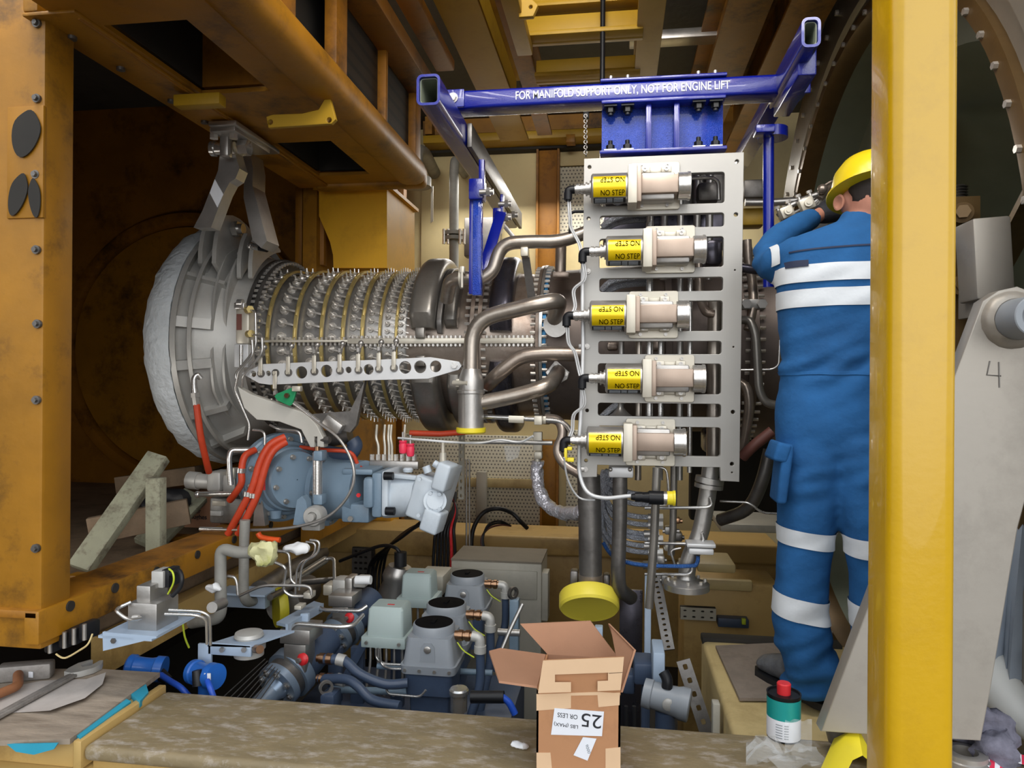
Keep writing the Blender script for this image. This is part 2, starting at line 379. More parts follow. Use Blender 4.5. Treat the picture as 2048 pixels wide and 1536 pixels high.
def hose(name, label, cat, pts, wpx, m, n=8, group=None, k=5):
    return solo(name, label, cat, ptube(MB(), smooth_pts(pts, k), wpx, n, .0), m, group, ang=60)
X_, Y_, Z_ = Vector((1, 0, 0)), Vector((0, 1, 0)), Vector((0, 0, 1))
# ================================================================ the setting
BX = -1.67           # bulkhead plane
FY = 1.9             # front plane of the enclosure
struct('floor', MB().box((-1.0, 3.5, -.05), (8.4, 6.4, .1)), 'dark')
struct('wall_back', MB().box((-1.0, 6.25, 2.05), (8.4, .1, 4.3)), 'cream')
struct('wall_left', MB().box((-5.2, 3.5, 2.05), (.1, 6.4, 4.3)), 'yeld')
struct('wall_right', MB().box((3.2, 4.2, 2.05), (.1, 4.2, 4.3)), 'exhin')
struct('ceiling', MB().box((-1.0, 3.9, 4.2), (8.4, 5.2, .1)), 'conc')
# plenum: far wall with a round recessed cover, floor, front wall
b = MB()
pc = P(372, 700, 5.36)
b.box((-3.4, 5.45, 2.05), (3.5, .08, 4.3)); struct('wall_plenum', b, 'yeld')
t = thing('round_hatch', 'large round yellow hatch on the dark plenum wall behind the engine inlet', 'hatch', (pc.x, 5.41, pc.z-1.02))
b = MB().lathe((pc.x, 5.38, pc.z), (0, -1, 0), [(0, 1.10), (.05, 1.10), (.06, 1.07), (.06, 1.02), (.02, 1.0), (.0, 1.0)], 64); part('rim', b, 'yeld', t)
b = MB().cyl((pc.x, 5.375, pc.z), (pc.x, 5.36, pc.z), .99, n=64); part('cover', b, 'yel', t)
struct('floor_plenum', MB().box((-3.55, 3.87, 1.02), (3.4, 3.06, .08)), 'woodb')
struct('wall_plenum_front', MB().box((-3.7, 1.97, 2.62), (2.8, .06, 3.16)), 'yeld')
# bulkhead beyond the opening
struct("wall_bulkhead", MB().box((BX-.05, 4.6, 2.6), (.08, 1.5, 3.2)).box((BX-.09, 2.9, 3.72), (.06, 1.9, .95)), "yel")
struct("wall_skirt", MB().box((BX-.12, 4.2, .94), (.08, 3.8, .12)), "tan")
struct("wall_pit", MB().box((BX-.5, 4.0, .3), (.08, 4.2, .62)), "dark")  # wall coloured dark to stand for the shade below the rail
# ---- left door post
t = thing('door_post', 'broad worn yellow steel post at the left edge with blackened oval patches', 'post', (-1.9, FY, 0))
X0 = P(86, 700, FY).x; ZPB = P(60, 1300, FY).z
part('column', MB().box(((X0-2.5)/2, FY+.06, (4.2+ZPB)/2), (abs(-2.5-X0), .12, 4.2-ZPB), None, .012), 'yel', t)
b = MB(); pbox(b, 14, 212, 86, 436, FY-.006, .012, .002); part('cover_plate', b, 'yel', t)
for cx, cy, rx, ry, rt in ((51, 267, 31, 46, -.25), (35, 389, 19, 42, -.3), (69, 396, 13, 38, .1)):
    c = P(cx, cy, FY-.013); k = mpp(c)
    ol = [(rx*k*math.cos(a)*(1+.06*math.sin(3*a)), ry*k*math.sin(a)*(1+.05*math.cos(4*a))) for a in [2*math.pi*i/28 for i in range(28)]]
    ol = [(x*math.cos(rt)-y*math.sin(rt)+c.x, x*math.sin(rt)+y*math.cos(rt)+c.z) for x, y in ol]
    part('black_patch', MB().mesh(flat(ol, [], .003), XZ(FY-.0125)), 'dark', t, 'blackened oval where paint is gone')
for cx, cy in ((76, 48), (76, 198), (74, 350), (75, 500), (77, 648), (75, 800), (74, 1096), (73, 1240)):
    c = P(cx, cy, FY); part('bolt', MB().cyl(c, c+Vector((0, -.008, 0)), .013, n=12).hexa(c+Vector((0, -.008, 0)), (0, -1, 0), .008, .008), 'steeld', t)
# ---- sill rail along the bulkhead opening, facing the engine
t = thing('sill_rail', 'scuffed yellow rail with bolt holes along the bottom of the bulkhead opening', 'rail', (BX, 1.9, 1.0))
q = [PX(80, 1222, BX), PX(432, 1083, BX), PX(432, 1127, BX), PX(0, 1316, BX)]
zt, zb = (q[0].z+q[1].z)/2, (q[2].z+PX(202, 1238, BX).z)/2
part('web', MB().box((BX-.02, 2.93, (zt+zb)/2), (.05, 2.1, zt-zb), None, .006), 'yel', t)
part('top_flange', MB().box((BX-.09, 2.93, zt-.012), (.18, 2.1, .025), None, .005), 'yeld', t)
for Yq in (2.0, 2.2, 2.42, 2.68, 2.96, 3.3):
    part('bolt_hole', MB().cyl((BX+.004, Yq, (zt+zb)/2+.03), (BX+.011, Yq, (zt+zb)/2+.03), .016, n=14), 'dark', t)
# continuation of the yellow skirt in front (front-left, over the pit edge)
# ---- header beam and overhead plate with openings
ZP = 2.98; XR = -1.03; YE = 3.72
t = thing('header_beam', 'grimy yellow beam above the dark bulkhead opening at upper left', 'beam', (BX, 1.9, ZP))
part('web', MB().box((BX-.03, 2.8, ZP+.12), (.05, 1.86, .25), None, .008), 'yel', t)
part('flange', MB().box((BX+.03, 2.8, ZP-.012), (.17, 1.86, .012), None, .004), 'yel', t)
part('weld_bead', MB().cyl((BX+.105, 1.9, ZP-.018), (BX+.105, 3.7, ZP-.018), .005, n=8), 'yeld', t)
for Yq in (2.0, 2.22, 2.5, 2.72): part('bolt', MB().cyl((BX+.0, Yq, ZP-.018), (BX+.0, Yq, ZP-.028), .014, n=12), 'steeld', t)
h1 = [PZ(x, y, ZP) for x, y in ((208, 44), (372, 36), (547, 180), (398, 182))]
h2 = [PZ(x, y, ZP) for x, y in ((556, 280), (652, 281), (752, 346), (624, 348))]
t = thing('overhead_duct', 'grimy yellow overhead duct with rectangular openings in its underside', 'duct', (-1.35, 2.8, ZP))
hl = []
for h in (h1, h2):
    hl.append([((h[0].x+h[3].x)/2, (h[0].y+h[1].y)/2), ((h[1].x+h[2].x)/2, (h[0].y+h[1].y)/2), ((h[1].x+h[2].x)/2, (h[2].y+h[3].y)/2), ((h[0].x+h[3].x)/2, (h[2].y+h[3].y)/2)])
part('underside', MB().mesh(flat([(BX+.03, 1.5), (XR, 1.5), (XR, YE), (BX+.03, YE)], hl, .016), Matrix.Translation((0, 0, ZP+.0))), 'yel', t)
part('edge_bar', MB().box((XR-.05, (1.5+YE)/2, ZP+.03), (.16, YE-1.5, .13), None, .055, 4), 'yel', t)
part('end_bar', MB().box(((BX+XR)/2+.02, YE+.03, ZP+.03), (XR-BX-.02, .10, .12), None, .03, 3), 'yel', t)
for hh in hl:
    (xl, y0), (xr, y1) = hh[0], hh[2]
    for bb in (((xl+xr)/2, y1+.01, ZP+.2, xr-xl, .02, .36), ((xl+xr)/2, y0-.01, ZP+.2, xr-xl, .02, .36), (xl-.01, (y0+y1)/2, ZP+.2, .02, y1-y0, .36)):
        part('opening_wall', MB().box(bb[:3], bb[3:]), 'dark' if bb[3] < .05 or hh is hl[1] else 'yeld', t)  # left sides and second opening coloured dark in place of shade
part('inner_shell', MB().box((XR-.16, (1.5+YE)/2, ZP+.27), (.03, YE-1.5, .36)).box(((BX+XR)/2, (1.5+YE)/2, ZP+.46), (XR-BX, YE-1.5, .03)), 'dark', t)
for Yq, wd in ((1.72, .12), (2.14, .17), (2.62, .11), (3.16, .03), (3.68, .10)):
    part('side_stiffener', MB().box((XR-.04, Yq, ZP+.26), (.05, wd, .36), None, .006), 'yeld', t)
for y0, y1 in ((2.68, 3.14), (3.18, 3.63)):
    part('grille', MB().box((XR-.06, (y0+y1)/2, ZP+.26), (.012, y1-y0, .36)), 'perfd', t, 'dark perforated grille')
part('top_rail', MB().box((XR+.0, (1.5+YE)/2, ZP+.47), (.16, YE-1.5, .08), None, .01), 'yeld', t)
part('top_rail', MB().box((XR+.12, (1.5+YE)/2, ZP+.60), (.10, YE-1.5, .06), None, .01), 'yeld', t)
t = pp([(536, 236), (548, 232), (606, 230), (640, 222), (655, 196), (661, 198), (672, 240), (664, 248), (540, 256)], 2.54)
solo('lifting_lug', 'bright yellow shaped lug plate with two holes under the overhead duct', 'lug', MB().mesh(flat(t, [circ(*pp([(543, 246)], 2.54)[0], .012), circ(*pp([(660, 242)], 2.54)[0], .012)], .02, .002), XZ(2.54)), 'yelc')
b = MB(); pbox(b, 346, 186, 438, 209, 2.42, .05, .004)
solo('cleat', 'short yellow cleat block under the overhead duct beside the header beam', 'cleat', b, 'yelc')
# ---- yellow duct box above and behind the compressor
Yb = 3.86
t = thing('duct_box', 'bright yellow sheet metal box with a curved cut behind the compressor', 'box', (P(720, 530, Yb).x, Yb, 2.5))
pb = pp([(638, 376), (774, 376), (774, 536), (667, 536), (666, 510), (660, 484), (650, 460), (638, 432)], Yb)
b = MB().prism([(x, Yb, z) for x, z in pb], (0, .55, 0)); part('shell', b, 'yelb', t, ang=20)
b = MB(); pbox(b, 626, 370, 780, 377, Yb-.02, .58); part('top_lip', b, 'yelb', t)
for x, lab in ((590, 'narrow grimy yellow upright strip at the far side of the bulkhead opening, left one'), (618, 'broad grimy upright strip beside the yellow duct box')):
    b = MB(); pbox(b, x, 374, x+(14 if x < 600 else 30), 530, 3.9, .05, .005)
    solo('jamb_strip', lab, 'strip', b, 'yeld')
# ---- back wall panels, columns
for nm, (x0, y0, x1, y1), m, lab in (('wall_panel', (842, 300, 958, 560), 'cream', 'cream wall panel with seams behind the grey standpipe'),
        ('wall_panel', (961, 296, 1072, 560), 'cream', 'plain cream wall panel left of the stained column'),
        ('perforated_panel', (806, 870, 1082, 1062), 'perf', 'perforated cream acoustic panel behind the hydraulic pump and foil hose'),
        ('perforated_panel', (1132, 860, 1166, 1070), 'perf', 'narrow perforated panel strip right of the yellow column'),
        ('wall_panel', (1118, 292, 1240, 330), 'cream', 'cream wall panel strip right of the stained column'),
        ('perforated_panel', (1118, 332, 1240, 470), 'perf', 'perforated wall panel just left of the manifold plate top')):
    b = MB(); pbox(b, x0, y0, x1, y1, 6.16, .03, .006); solo(nm, lab, 'panel', b, m)
for (x0, y0, x1, y1), m, lab in (((1076, 290, 1114, 560), 'yeld', 'stained yellow steel column on the back wall above the turbine'),
                              ((1084, 880, 1112, 1062), 'yel', 'yellow steel column behind the silver foil hose')):
    t = thing('steel_column', lab, 'column', P((x0+x1)/2, y1, 6.1))
    b = MB(); pbox(b, x0, y0, x1, y1, 6.1, .05, .006); part('shaft', b, m, t)
    b = MB(); pbox(b, x0-4, y0, x0, y1, 6.06, .1); pbox(b, x1, y0, x1+4, y1, 6.06, .1); part('flange', b, 'yeld', t)
b = MB(); pbox(b, 806, 956, 1086, 974, 6.12, .03, .004)
solo('wall_strip', 'cream fixing strip across the perforated panel', 'strip', b, 'tanl')
b = MB(); pbox(b, 952, 944, 972, 1050, 6.05, .07, .004)
solo('cable_duct', 'pale upright trunking strip in front of the perforated panel', 'trunking', b, 'cab')
b = MB(); pbox(b, 820, 375, 1000, 379, 6.13, .03)
# sand coloured skid beam across the back
t = thing('skid_beam', 'sand painted hollow beam running across the back below the wall panels', 'beam', P(1000, 1110, 4.9))
X0, X1, Zt, Zb = rect(640, 1074, 1560, 1112, 4.9)
part('upper_beam', MB().box(((X0+X1)/2, 5.1, (Zt+Zb)/2), (X1-X0, .42, Zt-Zb), None, .02, 3), 'tan', t)
part('lower_web', MB().box(((X0+X1)/2, 5.1, Zb/2), (X1-X0, .3, Zb), None, .01), 'tan', t)
t = thing('skid_beam', 'sand painted beam behind the gearbox, left of the cable bundle', 'beam', P(700, 1110, 4.75))
X0, X1, Zt, Zb = rect(590, 1058, 866, 1108, 4.7)
part('upper_beam', MB().box(((X0+X1)/2, 4.9, (Zt+Zb)/2), (X1-X0, .4, Zt-Zb), None, .015), 'tan', t)
part('lower_web', MB().box(((X0+X1)/2, 4.9, Zb/2), (X1-X0, .3, Zb), None, .01), 'tan', t)
b = MB(); pbox(b, 700, 1020, 782, 1062, 5.0, .2, .01)
solo('support_pad', 'yellow support block under the hydraulic pump on the beam', 'block', b, 'yelb')
# ---- crane beams under the ceiling
def ibeam(name, lab, X, y0, y1, z, wd, h, m, cat='beam'):
    t = thing(name, lab, cat, (X, (y0+y1)/2, z))
    part('bottom_flange', MB().box((X, (y0+y1)/2, z+.012), (wd, y1-y0, .024), None, .004), m, t)
    part('web', MB().box((X, (y0+y1)/2, z+h/2), (.02, y1-y0, h-.05)), m, t)
    part('top_flange', MB().box((X, (y0+y1)/2, z+h-.012), (wd, y1-y0, .024), None, .004), m, t)
    return t
ibeam('runway_beam', 'pale yellow runway beam under the ceiling passing behind the blue beam', -.73, 1.5, 5.05, 3.62, .2, .45, 'yelc')
ibeam('ladder_rail', 'yellow ceiling rail at the right ends of the cross members', .14, 1.5, 4.6, 3.56, .12, .24, 'yelc')
ibeam('ladder_rail', 'yellow ceiling rail at the left ends of the cross members', -.5, 1.5, 4.9, 3.6, .10, .2, 'yeld')
for yb, z, h, lab in ((78, 3.55, .13, 'yellow cross member under the ceiling nearest the lug'), (158, 3.55, .12, 'yellow cross member under the ceiling just above the blue beam'), (20, 3.72, .1, 'highest yellow cross member at the top edge')):
    Yq = PZ(1150, yb, z).y
    t = thing('cross_member', lab, 'beam', (-.15, Yq, z))
    part('web', MB().box((-.17, Yq+.03, z+h/2), (.56, .03, h), None, .004), 'yelc', t)
    part('flange', MB().box((-.17, Yq+.0, z+.012), (.56, .12, .022), None, .004), 'yelc', t)
q = PZ(1050, 114, 3.5)
solo('hanger_bar', 'pale yellow flat bar hanging beside the lug under the ceiling', 'bar', MB().box((q.x, q.y-.55, 3.53), (.075, 1.1, .05), None, .004), 'yelc')
lg = pp([(1036, 0), (1062, 0), (1075, 14), (1066, 34), (1040, 36)], 3.1)
solo('ceiling_lug', 'yellow rounded lug plate with one hole under the ceiling', 'lug', MB().mesh(flat(lg, [circ(*pp([(1062, 17)], 3.1)[0], .011)], .03, .003), XZ(3.1)), 'yelc')
t = thing('wall_plate_beam', 'deep yellow beam along the top of the back wall', 'beam', P(1040, 285, 5.9))
b = MB(); pbox(b, 846, 205, 1250, 262, 6.0, .06); part('web', b, 'yel', t)
b = MB(); pbox(b, 846, 262, 1250, 278, 5.86, .2, .006); part('bottom_flange', b, 'yelc', t)
b = MB(); pbox(b, 846, 198, 1250, 206, 5.86, .2, .006); part('top_flange', b, 'yeld', t)
b = MB(); pbox(b, 850, 205, 864, 268, 5.9, .1); pbox(b, 1132, 268, 1150, 284, 5.85, .1, .004); part('stiffener', b, 'yel', t)
b = MB(); pbox(b, 820, 279, 1500, 294, 6.05, .12)  # plain dark strip across the gap above the panels
solo('dark_gap_strip', 'dark strip between the yellow beam and the cream panels', 'channel', b, 'dark')
for x, lab in ((.58, 'orange brown roof beam at upper right, left one of the pair'), (.86, 'orange brown roof beam at upper right beside the blue tube end')):
    ibeam('roof_beam', lab, x, 1.5, 5.6, 3.62, .2, .4, 'yel')
b = MB(); pbox(b, 1420, 205, 1512, 310, 5.95, .1, .01)
solo('lamp_box', 'yellow wall box high at the back right behind the blue bracket', 'box', b, 'yel')
q0 = P(1206, -20, 3.4)
solo('hanging_rod', 'thin dark rod hanging from the ceiling behind the blue beam', 'rod', MB().cyl((q0.x, 3.4, 4.15), (q0.x, 3.4, P(1206, 172, 3.4).z), .012), 'blackp')
t = thing('light_fixture', 'grey metal light tray under the dark ceiling at upper right', 'light fixture', PZ(1350, 90, 4.0))
q = PZ(1350, 92, 3.95)
part('tray', MB().box((q.x, q.y, 4.0), (.55, .12, .06), None, .01), 'steel2', t)
part('strap', MB().box((q.x+.22, q.y-.5, 4.06), (.1, 1.0, .02)), 'heat', t)
HC_ = 1
t = thing('hanging_chain', 'short dark chain hanging left of the manifold bracket', 'chain', P(1172, 310, 3.6))
b = MB()
for k in range(16):
    c = P(1171+(k % 2), 232+k*5.2, 3.6)
    b.lathe(c, X_ if k % 2 else Y_, [(-.003, .010), (.003, .010), (.003, .006), (-.003, .006), (-.003, .010)], 10, False)
part('links', b, 'steeld', t, None, 'stuff')
b = MB(); pbox(b, 1166, 222, 1178, 236, 3.6, .03, .004); part('hook_block', b, 'blackp', t)
# ---- exhaust casing at the right
EY, EZ = 3.7, 2.1
XE_ = 1.15
t = thing('exhaust_casing', 'huge round grey exhaust collector with a dark bronze lined mouth at right', 'exhaust', (XE_, EY, 0))
N = 96
b = MB().lathe((XE_, EY-.05, EZ), X_, [(.10, 1.95), (0, 1.93), (-.02, 1.9), (-.02, 1.64), (0, 1.62), (0, 1.54)], N, False); part('flange_ring', b, 'exh', t)
b = MB().lathe((XE_, EY-.05, EZ), X_, [(0, 1.56), (-.03, 1.56), (-.035, 1.54), (-.035, 1.50), (.0, 1.485), (.06, 1.48)], N, False); part('liner', b, 'exhd', t)
b = MB().lathe((XE_, EY-.05, EZ), X_, [(.06, 1.48), (.25, 1.46), (.28, 1.30), (.5, 1.22), (.8, 1.05), (1.0, .9), (1.5, .8), (1.5, .02)], N, False); part('duct', b, 'exhin', t)
b = MB()
for k in range(60):
    a = 2*math.pi*k/60; p = Vector((XE_-.035, EY-.05+1.52*math.cos(a), EZ+1.52*math.sin(a))); b.hexa(p, (-1, 0, 0), .012, .014)
    a += .03; p = Vector((XE_-.02, EY-.05+1.78*math.cos(a), EZ+1.78*math.sin(a))); b.hexa(p, (-1, 0, 0), .014, .016)
part('flange_bolts', b, 'stud', t, None, 'stuff')
# struts seen through the mouth
for a in (20, 80, 140, 200, 260, 320):
    a = math.radians(a); b = MB().bar((XE_+.45, EY+.5*math.cos(a), EZ+.5*math.sin(a)), (XE_+.45, EY+1.2*math.cos(a), EZ+1.2*math.sin(a)), .1, .03); part('strut', b, 'exhd', t)
# ---- front post
t = thing('front_post', 'thick bright yellow square steel post in the right foreground', 'post', (.72, 1.4, -.6))
xa, xb_ = P(1781, 700, 1.40).x, P(1920, 700, 1.40).x
wdt = xb_-xa
part('tube', MB().box(((xa+xb_)/2, 1.40+wdt*.55, 1.6), (wdt, wdt*1.1, 4.6), None, .024, 5), 'post', t)
# ---- sand sill beam across the front
ZS = .945
t = thing('front_sill', 'wide scuffed sand painted sill beam across the foreground', 'sill', (-.5, 1.87, 0))
xl, xr = P(331, 1375, 2.05).x, 1.3
part('top_flange', MB().box(((xl+xr)/2, 1.875, ZS-.02), (xr-xl, .35, .04), None, .014, 3), 'sill', t)
part('web', MB().box(((xl+xr)/2, 1.80, ZS/2-.02), (xr-xl, .12, ZS-.04)), 'tan', t)
part('end_plate', MB().box((xl-.012, 1.875, ZS-.022), (.024, .36, .075), None, .004), 'tan', t)
t = thing('side_sill', 'lower sand painted beam under the plywood board at lower left', 'beam', (-2, 1.9, 0))
part('face', MB().box(((xl-3.4)/2, 1.86, .44), (abs(-3.4-xl), .36, .88), None, .01), 'tan', t)
# ================================================================ the engine
def XE(px, r): return P(px, 690, EY-r).x
AX = (0, EY, EZ)
def pol(x, r, el):     # point on the casing; el = elevation, 0 faces the camera side
    return Vector((x, EY-r*math.cos(el), EZ+r*math.sin(el)))
def el_at(py, px, r):  # elevation whose photo height is py
    best = 0
    for k in range(-88, 89):
        p = pol(XE(px, r), r, math.radians(k)); d = CR.inverted() @ (p-Vector((0, 0, CZ))); y = 768+d.y/d.z*F
        if k == -88 or abs(y-py) < bd: best, bd = k, abs(y-py)
    return math.radians(best)
def rev(prof, n=96): return MB().lathe((0, EY, EZ), X_, prof, n, False)
def pxprof(l): return [(XE(p, r), r) for p, r in l]
eng = thing('gas_turbine_engine', 'large horizontal gas turbine engine of bright and heat tinted metal', 'engine', (XE(760, .4), EY, EZ-.6))
part('inlet_cover', rev(pxprof([(287, .40), (287, .58), (290, .61), (300, .632), (318, .642), (336, .635), (340, .60)])).noise(.012, 26), 'cover', eng, 'white crinkled cover wrapped around the inlet mouth')
part('inlet_frame', rev(pxprof([(338, .58), (338, .632), (349, .63), (351, .572), (372, .558), (373, .602), (381, .60), (383, .545), (430, .50), (470, .452), (484, .445)])), 'alu', eng, ang=25)
b = MB()
def web(b, px, e0, e1, rb, rp, th=.012, n=14):
    x = XE(px, rb); rings = []
    for k in range(n+1):
        t = k/n; e = e0+(e1-e0)*t; r = rb+(rp-rb)*(1-abs(2*t-1))**.8
        rings.append([pol(x-th/2, rb-.03, e), pol(x+th/2, rb-.03, e), pol(x+th/2, r, e), pol(x-th/2, r, e)])
    b.ring_loft(rings)
D = math.radians
for px, rb in ((425, .50), (449, .475)):
    b = MB(); web(b, px, D(8), D(88), rb, rb+.075); part('rib', b, 'alu', eng)
    b = MB(); web(b, px, D(-52), D(-2), rb, rb+.045); part('rib', b, 'alu', eng)
def axrib(b, p0, p1, r0, r1, r0b, r1b, el, wd=.03):
    x0, x1 = XE(p0, r0), XE(p1, r1); t = Vector((0, math.sin(el), math.cos(el)))*wd/2
    q = [pol(x0, r0b, el), pol(x1, r1b, el), pol(x1, r1, el), pol(x0, r0, el)]
    b.ring_loft([[v-t for v in q], [v+t for v in q]])
for el, wd in ((8, .05), (-12, .045), (32, .02), (58, .02), (-38, .03), (-62, .03)):
    b = MB(); axrib(b, 340, 430 if abs(el) > 12 else 420, .615, .53, .5, .46, D(el), wd); part('strut_pad', b, 'alu', eng)
# mounting lugs with pin at the top of the inlet frame
for px in (368, 397, 432, 456):
    hi = .735 if px < 410 else .64
    x = XE(px, .6)
    b = MB(); rings = []
    for k in range(9):
        e = D(38+5*k); r = hi-.02*abs(k-4)**1.35
        rings.append([pol(x-.011, .5, e), pol(x+.011, .5, e), pol(x+.011, r, e), pol(x-.011, r, e)])
    b.ring_loft(rings); part('mount_lug', b, 'alu', eng)
b = MB(); pe = D(60); b.cyl(pol(XE(362, .6), .655, pe), pol(XE(425, .6), .655, pe), .026).cyl(pol(XE(380, .6), .655, pe), pol(XE(394, .6), .655, pe), .045)
b.hexa(pol(XE(404, .6), .655, pe), X_, .04, .03); part('mount_pin', b, 'steel', eng)
# compressor casing
part('front_flange', rev(pxprof([(484, .42), (484, .462), (492, .462), (492, .43), (500, .428), (500, .452), (508, .452), (508, .385)])), 'steeld', eng, ang=25)
b = MB()
for px, r, n, s in ((494, .446, 84, .009), (510, .438, 84, .008)):
    for k in range(n):
        e = 2*math.pi*k/n; p = pol(XE(px, r)-.012, r, e); b.cyl(p, p+Vector((.03, 0, 0)), s, s*.8, 6)
part('flange_bolts', b, 'stud', eng, None, 'stuff')
part('compressor_case', rev(pxprof([(506, .385), (520, .372), (600, .370), (700, .366), (806, .36), (812, .352)])), 'case', eng)
rows = [(515, 32, .021), (563, 34, .021), (618, 38, .020), (664, 42, .018), (706, 46, .016), (741, 54, .0135), (774, 64, .0115), (801, 66, .0105)]
ringp = [533, 588, 641, 684, 723, 758, 791]
for k, px in enumerate(ringp):
    r = .402-.002*k; wd = .017 if k < 5 else .013
    x = XE(px, r); pr = [(x-wd/2, r-.012), (x-wd/2, r), (x+wd/2, r), (x+wd/2, r-.012), (x-wd/2, r-.012)]
    rg = part('actuation_ring', rev(pr, 96), 'brass', eng, ang=25)
    for el in (6, 22, -14, 40, 60):
        p = pol(x, r, D(el)); b = MB().box(p, (wd*.7, .012, .05), Matrix.Rotation(-D(el), 3, 'X'), .003); part('ring_shoe', b, 'brass', rg)
def stem_mesh(s, arm):
    b = MB()
    b.lathe((0, 0, 0), (0, -1, 0), [(-.012, s*1.1), (.007, s*1.1), (.010, s*1.02), (.010, s*.78), (.006, s*.7), (.006, s*.5), (.014, s*.5), (.014, 0)], 20)
    b.hexa((0, -.012, 0), (0, -1, 0), s*.5, .012).cyl((0, -.024, 0), (0, -.044, 0), s*.27, s*.2, 8)
    b.box((arm/2, -.020, -s*.5), (arm, .004, s*.5), Matrix.Rotation(.25, 3, 'Y'), .001)
    return b
rest = MB(); made = 0
for (px, n, s), nxt in zip(rows, ringp+[815]):
    r = .371 if px < 640 else .364
    x = XE(px, r); arm = abs(XE(nxt, .40)-x)
    if abs(arm) > .1: arm = .06
    me = stem_mesh(s, arm).done('vane_stem', 'stud')
    for k in range(n):
        el = (k+.35)/n*2*math.pi
        el = (el+math.pi) % (2*math.pi)-math.pi
        if not (-1.75 < el < 1.85): continue
        if abs(el) < .02: continue
        if made < 100:
            o = bpy.data.objects.new('vane_stem', me); C.objects.link(o); o.parent = eng
            o.location = Vector((x, EY-r*math.cos(el), EZ+r*math.sin(el)))-ORG[eng.name]; o.rotation_euler = (-el, 0, 0); made += 1
        else:
            rest.mesh(me, Matrix.Translation((x, EY-r*math.cos(el), EZ+r*math.sin(el))) @ Matrix.Rotation(-el, 4, 'X'))
part('vane_stems', rest, 'stud', eng, 'dense rows of small vane stems', 'stuff')
# rear compressor frame, split flange, bolted flanges
part('rear_case', rev(pxprof([(808, .352), (830, .352), (900, .356), (934, .365), (938, .405), (946, .405), (947, .38), (952, .38), (953, .405), (961, .405), (962, .372), (1000, .368), (1068, .362), (1070, .405), (1076, .407), (1077, .385)])), 'heat', eng, ang=25)
part('marking_band', rev(pxprof([(1084, .36), (1084, .388), (1091, .388), (1091, .36)])), 'bluemark', eng, 'blue painted band')
part('rear_flange', rev(pxprof([(1076, .36), (1077, .408), (1083, .408), (1083, .36)])), 'steel2', eng, ang=25)
part('combustor_case', rev(pxprof([(1088, .36), (1090, .378), (1170, .385), (1260, .40), (1330, .42), (1332, .46), (1345, .46), (1346, .43), (1450, .43), (1500, .45), (1502, .49), (1520, .49), (1521, .45), (1560, .46), (1600, .47), (1700, .48)])), 'comb', eng, ang=25)
b = MB()
for px, r, n in ((934, .392, 60), (950, .394, 60), (964, .39, 60), (1066, .393, 64), (1087, .396, 64), (1498, .472, 60), (1524, .474, 60)):
    for k in range(n):
        e = 2*math.pi*(k+.5*(px % 2))/n; p = pol(XE(px, r)-.014, r, e); b.cyl(p, p+Vector((.03, 0, 0)), .0085, .0075, 6)
part('flange_bolts', b, 'stud', eng, None, 'stuff')
b = MB()
for p0, p1, hh in ((508, 700, .006), (700, 938, .013), (962, 1070, .013)):
    for k in range(12):
        pass
    x0, x1 = XE(p0, .37), XE(p1, .38)
    b.box(((x0+x1)/2, EY-.385, EZ), (x1-x0, .05, hh*2), None, .003)
part('split_flange', b, 'cpl', eng, 'bright horizontal split flange')
b = MB()
for k in range(60):
    px = 548+k*8.9
    if 925 < px < 975: continue
    x = XE(px, .38); h = .026 if px > 700 else .02
    b.cyl((x, EY-.395, EZ-h), (x, EY-.395, EZ+h), .006, n=6)
    if px > 700: b.hexa((x, EY-.395, EZ-.024), Z_, .009, .010).hexa((x, EY-.395, EZ+.014), Z_, .009, .010)
part('split_bolts', b, 'stud', eng, None, 'stuff')
# ring ducts
def ringduct(px0, px1, r0, r1, e0, e1, n=40, taper=True, rnd=.02):
    b = MB(); xa, xb2 = XE(px0, r1), XE(px1, r1); rings = []
    for k in range(n+1):
        t = k/n; e = e0+(e1-e0)*t; s = 1.0
        if taper: s = min(1, .55+.45*min(1, (min(t, 1-t)*n/3.0)))
        rr = r0+(r1-r0)*s; cx = (xa+xb2)/2; hw = (xb2-xa)/2*(.86+.14*s)
        sec = rrect(cx-hw, r0, cx+hw, rr, min(rnd, (rr-r0)*.45, hw*.6), 4)
        rings.append([pol(x, r, e) for x, r in sec])
    return b.ring_loft(rings)
part('bleed_manifold', ringduct(811, 864, .345, .452, D(9), D(118), rnd=.034), 'ducts', eng, 'wide dark ring duct over the top')
part('bleed_manifold', ringduct(811, 868, .345, .458, D(-128), D(-17), rnd=.034), 'ducts', eng, 'wide dark ring duct around the underside')
part('bleed_manifold', ringduct(884, 910, .345, .425, D(10), D(60), rnd=.028), 'ducts', eng)
part('bleed_manifold', ringduct(886, 914, .345, .425, D(-118), D(-24), rnd=.028), 'ducts', eng)
part('bleed_manifold', ringduct(972, 1020, .345, .452, D(7), D(118), rnd=.045), 'ductd', eng, 'blued ring duct')
part('bleed_manifold', ringduct(972, 1020, .345, .45, D(-110), D(-14), rnd=.045), 'ductd', eng)
part('duct_strap', ringduct(870, 882, .345, .40, D(6), D(100), rnd=.006), 'steeld', eng)
for el in (5, -13): part('duct_bracket', MB().box(pol(XE(838, .44), .42, D(el)), (.045, .03, .05), None, .006), 'ducts', eng)
